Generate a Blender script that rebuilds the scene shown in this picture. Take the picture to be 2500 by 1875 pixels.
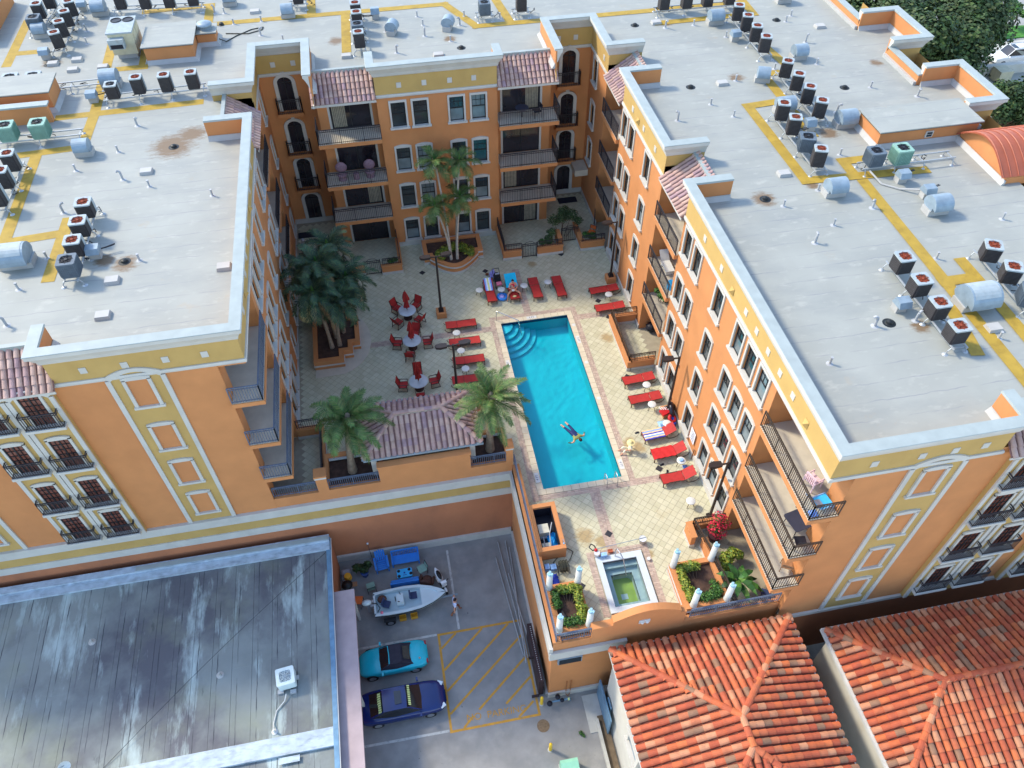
import bpy, math, random
from mathutils import Vector, Matrix
random.seed(7)
R = math.radians
sc = bpy.context.scene
for o in list(bpy.data.objects): bpy.data.objects.remove(o)
COL = sc.collection

# ------------------------------------------------------------------ camera, sky, sun, exposure
cam = bpy.data.cameras.new('camera'); camo = bpy.data.objects.new('camera', cam); COL.objects.link(camo)
cam.sensor_width = 36; cam.lens = 27.66; cam.clip_start = .5; cam.clip_end = 2000
camo.location = (0, 0, 37.5); camo.rotation_euler = (R(41.125), R(.2227), R(-10.763))
sc.camera = camo
SUN = Vector((-.87, .62, 1.0)).normalized()          # direction towards the sun
w = bpy.data.worlds.new('World'); sc.world = w; w.use_nodes = True
nt = w.node_tree; bg = nt.nodes['Background']
sky = nt.nodes.new('ShaderNodeTexSky'); sky.sky_type = 'NISHITA'; sky.sun_disc = False
sky.sun_elevation = math.asin(SUN.z); sky.sun_rotation = math.atan2(SUN.x, SUN.y)
sky.dust_density = 0.6; sky.air_density = 1.0; sky.ozone_density = 1.0
nt.links.new(sky.outputs[0], bg.inputs[0]); bg.inputs[1].default_value = .15
sun = bpy.data.lights.new('sun', 'SUN'); suno = bpy.data.objects.new('sun', sun); COL.objects.link(suno)
sun.energy = 1.5; sun.angle = R(8); sun.color = (1, .9, .72)
suno.rotation_euler = (-SUN).to_track_quat('-Z', 'Y').to_euler(); suno.location = (-40, 30, 60)
sc.view_settings.view_transform = 'Standard'; sc.view_settings.look = 'None'
sc.view_settings.exposure = 1.62; sc.view_settings.gamma = 1.0
sc.cycles.max_bounces = 6; sc.cycles.diffuse_bounces = 3; sc.cycles.glossy_bounces = 3; sc.cycles.transmission_bounces = 5
sc.cycles.caustics_refractive = False; sc.cycles.caustics_reflective = False

# ------------------------------------------------------------------ materials
def lin(r, g, b):
    f = lambda c: (c/255/12.92) if c/255 <= .04045 else ((c/255+.055)/1.055)**2.4
    return (f(r), f(g), f(b), 1)
M = {}
def mat(name, rgb, rough=.7, var=.06, scale=1.5, bump=0., bscale=40, metal=0., rgb2=None, spec=.4, detail=6, rnd=None, rndamt=1.):
    """noise-mottled paint; rgb2 = second tone for blotches; rnd = list of tones picked per piece"""
    m = bpy.data.materials.new(name); m.use_nodes = True
    t = m.node_tree; n = t.nodes; l = t.links; b = n['Principled BSDF']
    b.inputs['Roughness'].default_value = rough; b.inputs['Metallic'].default_value = metal
    b.inputs['Specular IOR Level'].default_value = spec
    geo = n.new('ShaderNodeNewGeometry')
    ns = n.new('ShaderNodeTexNoise'); ns.inputs['Scale'].default_value = scale; ns.inputs['Detail'].default_value = detail
    l.new(geo.outputs['Position'], ns.inputs['Vector'])
    rp = n.new('ShaderNodeValToRGB'); rp.color_ramp.elements[0].position = .3; rp.color_ramp.elements[1].position = .7
    c = lin(*rgb); 
    lo = lin(*rgb2) if rgb2 else tuple(x*(1-var*1.6) for x in c[:3])+(1,)
    hi = tuple(min(1, x*(1+var)) for x in c[:3])+(1,)
    rp.color_ramp.elements[0].color = lo; rp.color_ramp.elements[1].color = hi
    l.new(ns.outputs['Fac'], rp.inputs[0]); out = rp.outputs[0]
    if rnd:
        oi = n.new('ShaderNodeObjectInfo'); ad = n.new('ShaderNodeMath'); ad.operation = 'ADD'
        fr = n.new('ShaderNodeMath'); fr.operation = 'FRACT'
        l.new(oi.outputs['Random'], ad.inputs[0]); l.new(geo.outputs['Random Per Island'], ad.inputs[1]); l.new(ad.outputs[0], fr.inputs[0])
        r2 = n.new('ShaderNodeValToRGB'); r2.color_ramp.interpolation = 'CONSTANT'
        e = r2.color_ramp.elements
        while len(e) < len(rnd): e.new(.5)
        for i, cc in enumerate(rnd):
            e[i].position = i/len(rnd); e[i].color = lin(*cc)
        l.new(fr.outputs[0], r2.inputs[0])
        mx = n.new('ShaderNodeMix'); mx.data_type = 'RGBA'; mx.blend_type = 'MULTIPLY'; mx.inputs[0].default_value = 1
        r3 = n.new('ShaderNodeValToRGB'); r3.color_ramp.elements[0].position = .3; r3.color_ramp.elements[1].position = .7
        r3.color_ramp.elements[0].color = (1-var*2.2,)*3+(1,); r3.color_ramp.elements[1].color = (1, 1, 1, 1)
        l.new(ns.outputs['Fac'], r3.inputs[0]); l.new(r2.outputs[0], mx.inputs[6]); l.new(r3.outputs[0], mx.inputs[7]); out = mx.outputs[2]
    l.new(out, b.inputs['Base Color'])
    if bump:
        bn = n.new('ShaderNodeTexNoise'); bn.inputs['Scale'].default_value = bscale; bn.inputs['Detail'].default_value = 3
        l.new(geo.outputs['Position'], bn.inputs['Vector'])
        bp = n.new('ShaderNodeBump'); bp.inputs['Strength'].default_value = bump; bp.inputs['Distance'].default_value = .02
        l.new(bn.outputs['Fac'], bp.inputs['Height']); l.new(bp.outputs[0], b.inputs['Normal'])
    m['out'] = 0
    M[name] = m; return m
def mix_in(name, rgb, scale, lo, hi, seed=0., stretch=(1, 1, 1), fac=1., detail=6, coords='pos'):
    """lay a second tone over a material where a noise field passes lo..hi (stains, streaks, wear)"""
    m = M[name]; t = m.node_tree; n = t.nodes; l = t.links; b = n['Principled BSDF']
    src = b.inputs['Base Color'].links[0].from_socket
    geo = n.new('ShaderNodeNewGeometry'); mp = n.new('ShaderNodeMapping'); mp.inputs['Scale'].default_value = stretch; mp.inputs['Location'].default_value = (seed, seed*.7, seed*.3)
    l.new(geo.outputs['Position'], mp.inputs[0])
    ns = n.new('ShaderNodeTexNoise'); ns.inputs['Scale'].default_value = scale; ns.inputs['Detail'].default_value = detail; ns.inputs['Roughness'].default_value = .62
    l.new(mp.outputs[0], ns.inputs['Vector'])
    mr = n.new('ShaderNodeMapRange'); mr.inputs[1].default_value = lo; mr.inputs[2].default_value = hi; mr.inputs[4].default_value = fac
    l.new(ns.outputs['Fac'], mr.inputs[0])
    mx = n.new('ShaderNodeMix'); mx.data_type = 'RGBA'; l.new(mr.outputs[0], mx.inputs[0]); l.new(src, mx.inputs[6]); mx.inputs[7].default_value = lin(*rgb)
    l.new(mx.outputs[2], b.inputs['Base Color'])
def spots(name, rgb, pts, noise=1.2, fac=.85):
    """stains of a given place and radius with ragged edges: pts = (x, y, radius)"""
    m = M[name]; t = m.node_tree; n = t.nodes; l = t.links; b = n['Principled BSDF']
    geo = n.new('ShaderNodeNewGeometry')
    ns = n.new('ShaderNodeTexNoise'); ns.inputs['Scale'].default_value = noise; ns.inputs['Detail'].default_value = 8; ns.inputs['Roughness'].default_value = .7
    mpp = n.new('ShaderNodeMapping'); mpp.inputs['Scale'].default_value = (.8, 2.2, 1); l.new(geo.outputs['Position'], mpp.inputs[0]); l.new(mpp.outputs[0], ns.inputs['Vector'])
    acc = None
    for x, y, r in pts:
        d = n.new('ShaderNodeVectorMath'); d.operation = 'DISTANCE'; fl = n.new('ShaderNodeVectorMath'); fl.operation = 'MULTIPLY'; fl.inputs[1].default_value = (1, 1, 0)
        l.new(geo.outputs['Position'], fl.inputs[0]); l.new(fl.outputs[0], d.inputs[0]); d.inputs[1].default_value = (x, y, 0)
        mr = n.new('ShaderNodeMapRange'); mr.inputs[1].default_value = 0; mr.inputs[2].default_value = r; mr.inputs[3].default_value = 1; mr.inputs[4].default_value = 0
        l.new(d.outputs['Value'], mr.inputs[0])
        if acc is None: acc = mr.outputs[0]
        else:
            a = n.new('ShaderNodeMath'); a.operation = 'MAXIMUM'; l.new(acc, a.inputs[0]); l.new(mr.outputs[0], a.inputs[1]); acc = a.outputs[0]
    mu = n.new('ShaderNodeMath'); mu.operation = 'MULTIPLY_ADD'; mu.inputs[1].default_value = 1.0; l.new(acc, mu.inputs[0]); 
    sb = n.new('ShaderNodeMath'); sb.operation = 'SUBTRACT'; l.new(ns.outputs['Fac'], sb.inputs[0]); sb.inputs[1].default_value = .95
    l.new(sb.outputs[0], mu.inputs[2])
    mr = n.new('ShaderNodeMapRange'); mr.inputs[1].default_value = .0; mr.inputs[2].default_value = .28; mr.inputs[4].default_value = fac; l.new(mu.outputs[0], mr.inputs[0])
    src = b.inputs['Base Color'].links[0].from_socket
    mx = n.new('ShaderNodeMix'); mx.data_type = 'RGBA'; l.new(mr.outputs[0], mx.inputs[0]); l.new(src, mx.inputs[6]); mx.inputs[7].default_value = lin(*rgb)
    l.new(mx.outputs[2], b.inputs['Base Color'])
def seams(name, axis, pitch, width, rgb, fac=.5, jitter=0.02):
    """thin lap lines every `pitch` metres across a sheet"""
    m = M[name]; t = m.node_tree; n = t.nodes; l = t.links; b = n['Principled BSDF']
    geo = n.new('ShaderNodeNewGeometry'); sp = n.new('ShaderNodeSeparateXYZ'); l.new(geo.outputs['Position'], sp.inputs[0])
    ns = n.new('ShaderNodeTexNoise'); ns.inputs['Scale'].default_value = 1.3; l.new(geo.outputs['Position'], ns.inputs['Vector'])
    j = n.new('ShaderNodeMath'); j.operation = 'MULTIPLY_ADD'; j.inputs[1].default_value = jitter*10; l.new(ns.outputs['Fac'], j.inputs[0]); l.new(sp.outputs[axis], j.inputs[2])
    d = n.new('ShaderNodeMath'); d.operation = 'DIVIDE'; d.inputs[1].default_value = pitch; l.new(j.outputs[0], d.inputs[0])
    f = n.new('ShaderNodeMath'); f.operation = 'FRACT'; l.new(d.outputs[0], f.inputs[0])
    lt = n.new('ShaderNodeMath'); lt.operation = 'LESS_THAN'; lt.inputs[1].default_value = width/pitch; l.new(f.outputs[0], lt.inputs[0])
    n2 = n.new('ShaderNodeTexNoise'); n2.inputs['Scale'].default_value = .9; l.new(geo.outputs['Position'], n2.inputs['Vector'])
    mr = n.new('ShaderNodeMapRange'); mr.inputs[1].default_value = .38; mr.inputs[2].default_value = .62; mr.inputs[4].default_value = fac; l.new(n2.outputs['Fac'], mr.inputs[0])
    mu = n.new('ShaderNodeMath'); mu.operation = 'MULTIPLY'; l.new(lt.outputs[0], mu.inputs[0]); l.new(mr.outputs[0], mu.inputs[1])
    src = b.inputs['Base Color'].links[0].from_socket
    mx = n.new('ShaderNodeMix'); mx.data_type = 'RGBA'; l.new(mu.outputs[0], mx.inputs[0]); l.new(src, mx.inputs[6]); mx.inputs[7].default_value = lin(*rgb)
    l.new(mx.outputs[2], b.inputs['Base Color'])

mat('orange', (200, 134, 82), .85, .05, .9, .25, 60); mix_in('orange', (184, 120, 74), .35, .5, .75, 3, (1, 1, .35), .55)
mat('ochre', (190, 156, 92), .85, .05, .9, .25, 60); mix_in('ochre', (172, 136, 76), .5, .5, .75, 9, (1, 1, .4), .5)
mat('terracotta_wall', (180, 116, 80), .85, .06, .6, .25, 50); mix_in('terracotta_wall', (150, 98, 72), .5, .5, .72, 5, (1, 1, .5), .6)
mat('trim', (196, 192, 182), .7, .05, 1.2, .1, 60); mix_in('trim', (166, 160, 148), 1.1, .55, .8, 2, (1, 1, .5), .5)
mat('membrane', (154, 155, 146), .6, .05, .5, .12, 30); mix_in('membrane', (137, 140, 135), .35, .48, .72, 1, (.6, 1.6, 1), .75)
mix_in('membrane', (166, 165, 155), 1.6, .56, .7, 11, (.7, 1.4, 1), .8); seams('membrane', 1, .92, .05, (132, 133, 134), .75)
mix_in('membrane', (164, 148, 124), .5, .66, .8, 21, (1, 1, 1), .7)
spots('membrane', (116, 92, 64), [(-11.6, 42.3, 2.6), (-10.6, 43.4, 1.8), (-12.9, 32.2, 1.3), (-13.9, 32.6, 1.0), (19.2, 31.2, 1.3), (22.5, 43.5, 1.1), (-20.2, 53.9, 1.3), (5.6, 52.2, .9), (-2.0, 53.4, 1.1), (22.3, 21.0, .9), (20.6, 51.6, 1.0), (25.3, 36.4, 1.2), (22.2, 31.9, .8), (32, 43.6, .9)], 2.6, .9)
mat('walk_paint', (168, 138, 50), .7, .10, 1.8, .15, 30); mix_in('walk_paint', (136, 108, 38), 2.5, .52, .75, 4, (1, 1, 1), .8)
mat('paver', (196, 188, 164), .75, .05, 2.2, .1, 50, rnd=[(196, 191, 160), (200, 195, 165), (190, 185, 154), (198, 193, 163), (193, 188, 158)])
mix_in('paver', (176, 158, 116), .55, .62, .8, 2, (1, 1, 1), .6)
spots('paver', (156, 126, 74), [(7.8, 20.7, 1.1), (8.6, 20.2, .9), (11.9, 26.3, 1.0), (12.4, 25.9, .9), (13.0, 35.0, 1.0), (6.0, 18.1, .8), (9.6, 43.3, .7), (6.6, 17.9, .6), (10.9, 19.0, .6)], 2.2, .7)
mat('grout', (158, 149, 128), .9, .08, 3)
mat('band_brick', (188, 166, 148), .8, .05, 3, 0, 40, rnd=[(188, 166, 148), (180, 158, 142), (193, 172, 154), (174, 153, 139)])
mat('coping', (204, 192, 166), .7, .05, 2, .1, 40)
mat('pool_plaster', (60, 205, 214), .5, .03, .8); mat('pool_step', (126, 214, 226), .5, .04, 1.5); mat('pool_tile', (18, 46, 96), .3, .1, 6)
mat('asphalt', (146, 144, 140), .9, .10, 1.2, .35, 60); mix_in('asphalt', (120, 122, 122), .45, .45, .7, 3, (1, 1, 1), .8); mix_in('asphalt', (164, 160, 150), .8, .58, .75, 8, (1, 1, 1), .6); mix_in('asphalt', (60, 60, 60), 3.2, .70, .74, 14, (1, 1, 1), .8)
mat('street', (150, 150, 146), .9, .06, .6); mat('concrete', (186, 184, 174), .85, .07, 1.5, .2, 40); mix_in('concrete', (146, 142, 130), .9, .52, .75, 4, (1, 1, 1), .6)
mat('line_white', (190, 190, 184), .8, .08, 3); mix_in('line_white', (140, 140, 138), 4, .52, .66, 4, (1, 1, 1), .8)
mat('line_yellow', (200, 146, 54), .8, .08, 3); mix_in('line_yellow', (150, 130, 96), 5, .56, .68, 4, (1, 1, 1), .75)
mat('dirt', (112, 96, 76), .95, .2, 2.5, .5, 20); mat('soil', (78, 58, 48), .95, .25, 4, .6, 25); mat('grass', (70, 126, 48), .95, .2, 2.5, .5, 20)
mat('glass', (52, 60, 62), .06, .25, .8, spec=.7); mat('glass_pale', (116, 128, 130), .1, .2, 1.2, spec=.6); mat('glass_door', (44, 40, 46), .07, .3, .7, spec=.7)
mat('curtain', (150, 142, 122), .8, .15, 5); mat('glass_brown_reflection', (120, 70, 56), .12, .3, 3, spec=.6)  # french window panes: red-brown reflection painted in as the glass colour
mat('sash', (38, 38, 40), .5, .1, 5); mat('iron', (50, 48, 52), .5, .12, 6); mat('iron_bronze', (62, 52, 44), .5, .12, 6); mat('iron_blue', (92, 104, 122), .5, .12, 6)
mat('pink_tile', (200, 160, 148), .8, .14, 3, .2, 40, rnd=[(196, 164, 150), (190, 156, 142), (182, 148, 138), (176, 144, 140), (198, 168, 154), (186, 152, 138), (170, 140, 142), (194, 160, 144)])
mat('pink_pan', (140, 104, 98), .9, .15, 3)
mat('clay_tile', (190, 96, 62), .75, .12, 2.5, .25, 40, rnd=[(206, 112, 66), (200, 104, 62), (198, 134, 98), (186, 94, 62), (178, 86, 58), (192, 104, 68), (200, 140, 104), (184, 92, 60), (188, 96, 62), (150, 112, 86), (196, 104, 66), (180, 88, 58), (194, 114, 78)])
mix_in('clay_tile', (132, 84, 64), 2.4, .56, .76, 6, (1, 1, 1), .5)
mat('clay_pan', (112, 60, 44), .9, .15, 3); mat('mortar', (176, 166, 148), .9, .2, 5, .4, 30)
mat('low_roof', (136, 142, 138), .7, .12, .5, .25, 30); mix_in('low_roof', (92, 92, 98), .16, .44, .6, 4, (1, .9, 1), .95); mix_in('low_roof', (178, 192, 188), .42, .54, .66, 7, (2.0, .5, 1), .9); mix_in('low_roof', (140, 146, 122), .25, .5, .68, 17, (1, 1, 1), .5); mix_in('low_roof', (58, 60, 66), .7, .64, .72, 27, (1.6, .5, 1), .75); seams('low_roof', 0, 1.02, .05, (60, 64, 70), .9, .01)
mat('silver_coat', (176, 190, 200), .5, .12, 2.5, .2, 30); mix_in('silver_coat', (120, 130, 140), 1.4, .5, .7, 3, (1, 3, 1), .7)
mat('metal_cap', (156, 164, 160), .45, .06, 2); mat('galv', (140, 156, 166), .5, .10, 3, metal=.15); mat('galv_dark', (40, 48, 54), .7, .1, 3)
mat('curb_white', (176, 174, 168), .65, .05, 2); mat('pipe_grey', (170, 172, 172), .6, .1, 5); mat('drain', (30, 34, 34), .5, .1, 5)
mat('ac_dark', (44, 40, 42), .65, .15, 5); mat('ac_fin', (70, 68, 68), .55, .12, 6); mat('ac_grey', (158, 168, 170), .5, .08, 4); mix_in('ac_grey', (140, 132, 118), 3, .58, .76, 3, (1, 1, 1), .6)
mat('ac_slate', (92, 104, 114), .55, .12, 4); mat('ac_green', (132, 168, 152), .55, .08, 4); mat('ac_green_slat', (110, 148, 134), .55, .1, 4); mat('rust', (146, 66, 36), .8, .3, 9, .3, 60, rgb2=(86, 36, 26)); mat('fan_dark', (36, 38, 42), .5, .2, 6); mat('pkg_beige', (196, 188, 158), .6, .08, 3); mat('ac_white', (214, 228, 226), .5, .05, 3)
mat('rail_alu', (176, 180, 180), .45, .08, 4, metal=.4); mat('vault', (164, 88, 62), .5, .08, 1.2)
mat('red_sling', (172, 44, 40), .75, .08, 6); mat('red_canvas', (160, 42, 38), .85, .14, 5); mat('furn_frame', (66, 46, 38), .5, .12, 6); mat('white_plastic', (206, 206, 200), .45, .03, 4); mat('table_grey', (184, 190, 192), .35, .05, 4)
mat('lamp_black', (46, 38, 36), .45, .1, 5); mat('lamp_lens', (196, 200, 200), .3, .05, 5)
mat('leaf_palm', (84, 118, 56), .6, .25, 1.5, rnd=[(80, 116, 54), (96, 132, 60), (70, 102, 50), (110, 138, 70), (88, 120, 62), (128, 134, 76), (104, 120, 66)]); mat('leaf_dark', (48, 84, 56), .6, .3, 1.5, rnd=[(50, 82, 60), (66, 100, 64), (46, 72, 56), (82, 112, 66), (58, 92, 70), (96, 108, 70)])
mat('leaf_yellow', (150, 160, 52), .6, .25, 4, rnd=[(160, 168, 54), (120, 146, 48), (180, 176, 66), (96, 128, 44), (140, 152, 50)]); mat('leaf_green', (64, 112, 44), .6, .3, 3, rnd=[(60, 110, 42), (82, 130, 50), (48, 90, 40), (96, 138, 58)]); mat('leaf_tree', (60, 90, 44), .7, .3, .8, rnd=[(58, 88, 42), (76, 104, 50), (46, 72, 38), (92, 108, 60), (66, 92, 52)])
mat('flower_red', (206, 40, 66), .7, .2, 6); mat('trunk', (150, 132, 112), .9, .2, 6, .6, 20); mat('trunk_pale', (190, 180, 164), .85, .12, 6, .3, 20); mat('bark', (96, 78, 62), .9, .25, 5, .6, 15); mat('dead_frond', (150, 122, 82), .9, .2, 5)
mat('column', (200, 198, 188), .7, .05, 3); mat('column_cap', (150, 190, 204), .6, .12, 8)
mat('chrome', (196, 200, 204), .2, .03, 4, metal=.85)
mat('blue_plastic', (52, 132, 214), .55, .06, 4); mat('sky_plastic', (60, 180, 236), .5, .05, 4); mat('teal_paint', (26, 180, 196), .22, .04, 2, spec=.6); mat('blue_paint', (12, 36, 96), .18, .06, 2, spec=.7); mat('white_paint', (228, 232, 232), .25, .03, 2, spec=.6); mat('soft_top', (48, 46, 58), .8, .1, 5); mat('car_glass', (30, 34, 40), .06, .1, 2, spec=.8); mat('tyre', (30, 30, 32), .85, .1, 6); mat('rim', (170, 172, 176), .35, .06, 6, metal=.6); mat('black_trim', (26, 26, 28), .5, .1, 6); mat('tail_red', (150, 20, 24), .3, .05, 4); mat('headlight', (214, 222, 226), .15, .03, 4); mat('polish_yellow', (226, 236, 150), .8, .1, 8)
mat('gelcoat', (196, 210, 212), .3, .04, 1.5, spec=.5); mat('gelcoat_in', (176, 198, 204), .45, .05, 1.2); mat('navy_vinyl', (44, 58, 92), .6, .1, 5); mat('brown_bag', (92, 62, 52), .7, .15, 5); mat('yellow_plastic', (226, 166, 50), .6, .06, 4); mat('orange_plastic', (220, 110, 50), .6, .06, 4)
mat('skin', (206, 150, 120), .6, .05, 5); mat('hair', (50, 36, 30), .8, .15, 8); mat('shirt_print', (150, 166, 206), .8, .2, 14, rgb2=(226, 226, 232)); mat('brown_cloth', (128, 74, 46), .8, .1, 5); mat('boot', (150, 92, 56), .7, .1, 5); mat('navy_cloth', (24, 40, 96), .7, .1, 5); mat('olive_cloth', (150, 156, 92), .8, .1, 5); mat('cream_cloth', (232, 226, 196), .8, .05, 5); mat('straw', (220, 208, 148), .8, .1, 8)
mat('turq_towel', (30, 190, 226), .9, .05, 5); mat('towel_blue', (120, 156, 222), .9, .08, 5); mat('towel_white', (228, 230, 240), .9, .04, 5); mat('towel_yellow', (226, 222, 130), .9, .05, 5); mat('towel_red', (196, 42, 42), .9, .08, 4); mat('towel_purple', (70, 66, 168), .9, .08, 5); mat('towel_tan', (218, 196, 150), .9, .06, 5); mat('violet_cloth', (96, 92, 190), .8, .25, 10, rgb2=(210, 200, 236)); mat('black_cloth', (34, 34, 40), .8, .1, 5); mat('pink_cloth', (226, 120, 140), .8, .1, 5); mat('grey_cloth', (160, 164, 172), .8, .1, 5); mat('tarp_blue', (40, 62, 168), .6, .2, 4); mat('tarp_bright', (10, 150, 222), .6, .15, 4); mat('black_plastic', (24, 26, 38), .6, .1, 5); mat('mat_black', (38, 40, 52), .9, .1, 5)
mat('bucket_white', (206, 208, 208), .45, .03, 4); mat('hose', (62, 62, 50), .6, .1, 5); mat('pump_tan', (206, 200, 176), .5, .05, 4); mat('red_plastic', (186, 32, 36), .45, .06, 4); mat('deep_blue_plastic', (24, 50, 150), .45, .06, 4); mat('pale_blue', (150, 190, 232), .6, .15, 8); mat('rubber', (28, 28, 40), .35, .1, 4)
mat('house_white', (198, 194, 182), .8, .05, 1.2, .15, 50); mix_in('house_white', (190, 176, 150), .8, .54, .78, 5, (1, 1, .5), .6); mat('fascia_grey', (196, 194, 186), .7, .08, 2); mat('tan_cap', (178, 160, 160), .75, .07, 1.5, .1, 40); mat('util_green', (140, 196, 166), .5, .06, 3); mat('bollard', (232, 190, 50), .5, .06, 4); mat('manhole', (128, 106, 80), .8, .2, 8, .4, 30); mat('blue_metal', (110, 146, 172), .45, .12, 3, metal=.3); mat('copper', (176, 112, 62), .5, .15, 6, metal=.4); mat('gate_brown', (46, 30, 34), .6, .12, 5)
mat('sign_white', (226, 230, 234), .5, .04, 12); mat('sign_ink', (96, 100, 120), .7, .1, 12); mat('pot_clay', (176, 92, 60), .8, .1, 5); mat('pot_blue', (60, 84, 140), .5, .1, 5); mat('pot_dark', (70, 30, 36), .6, .1, 5); mat('pink_plastic', (230, 196, 200), .5, .05, 4); mat('table_dark', (60, 62, 76), .35, .08, 4); mat('wood', (150, 110, 78), .7, .12, 5); mat('wicker', (150, 120, 130), .8, .15, 9); mat('tile_floor', (196, 186, 166), .7, .06, 2); mat('spa_green', (168, 184, 84), .4, .08, 2); mat('spa_white', (196, 204, 206), .4, .04, 2)
# pool and spa water: clear tinted sheet with a reflecting, rippled surface
def water(name, tint):
    m = bpy.data.materials.new(name); m.use_nodes = True; t = m.node_tree; n = t.nodes; l = t.links; n.remove(n['Principled BSDF']); M[name] = m
    tr = n.new('ShaderNodeBsdfTransparent'); tr.inputs[0].default_value = tint; gl = n.new('ShaderNodeBsdfGlossy'); gl.inputs['Roughness'].default_value = .04
    fr = n.new('ShaderNodeFresnel'); fr.inputs[0].default_value = 1.33; mx = n.new('ShaderNodeMixShader')
    ns = n.new('ShaderNodeTexNoise'); ns.inputs['Scale'].default_value = 2.6; ns.inputs['Detail'].default_value = 4; geo = n.new('ShaderNodeNewGeometry'); l.new(geo.outputs['Position'], ns.inputs['Vector'])
    bp = n.new('ShaderNodeBump'); bp.inputs['Strength'].default_value = .3; bp.inputs['Distance'].default_value = .06
    l.new(ns.outputs['Fac'], bp.inputs['Height']); l.new(bp.outputs[0], gl.inputs['Normal']); l.new(bp.outputs[0], fr.inputs['Normal'])
    l.new(fr.outputs[0], mx.inputs[0]); l.new(tr.outputs[0], mx.inputs[1]); l.new(gl.outputs[0], mx.inputs[2]); l.new(mx.outputs[0], n['Material Output'].inputs['Surface'])
water('water', (.44, .95, .99, 1)); water('spa_water_mat', (.82, .94, .92, 1))

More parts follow.
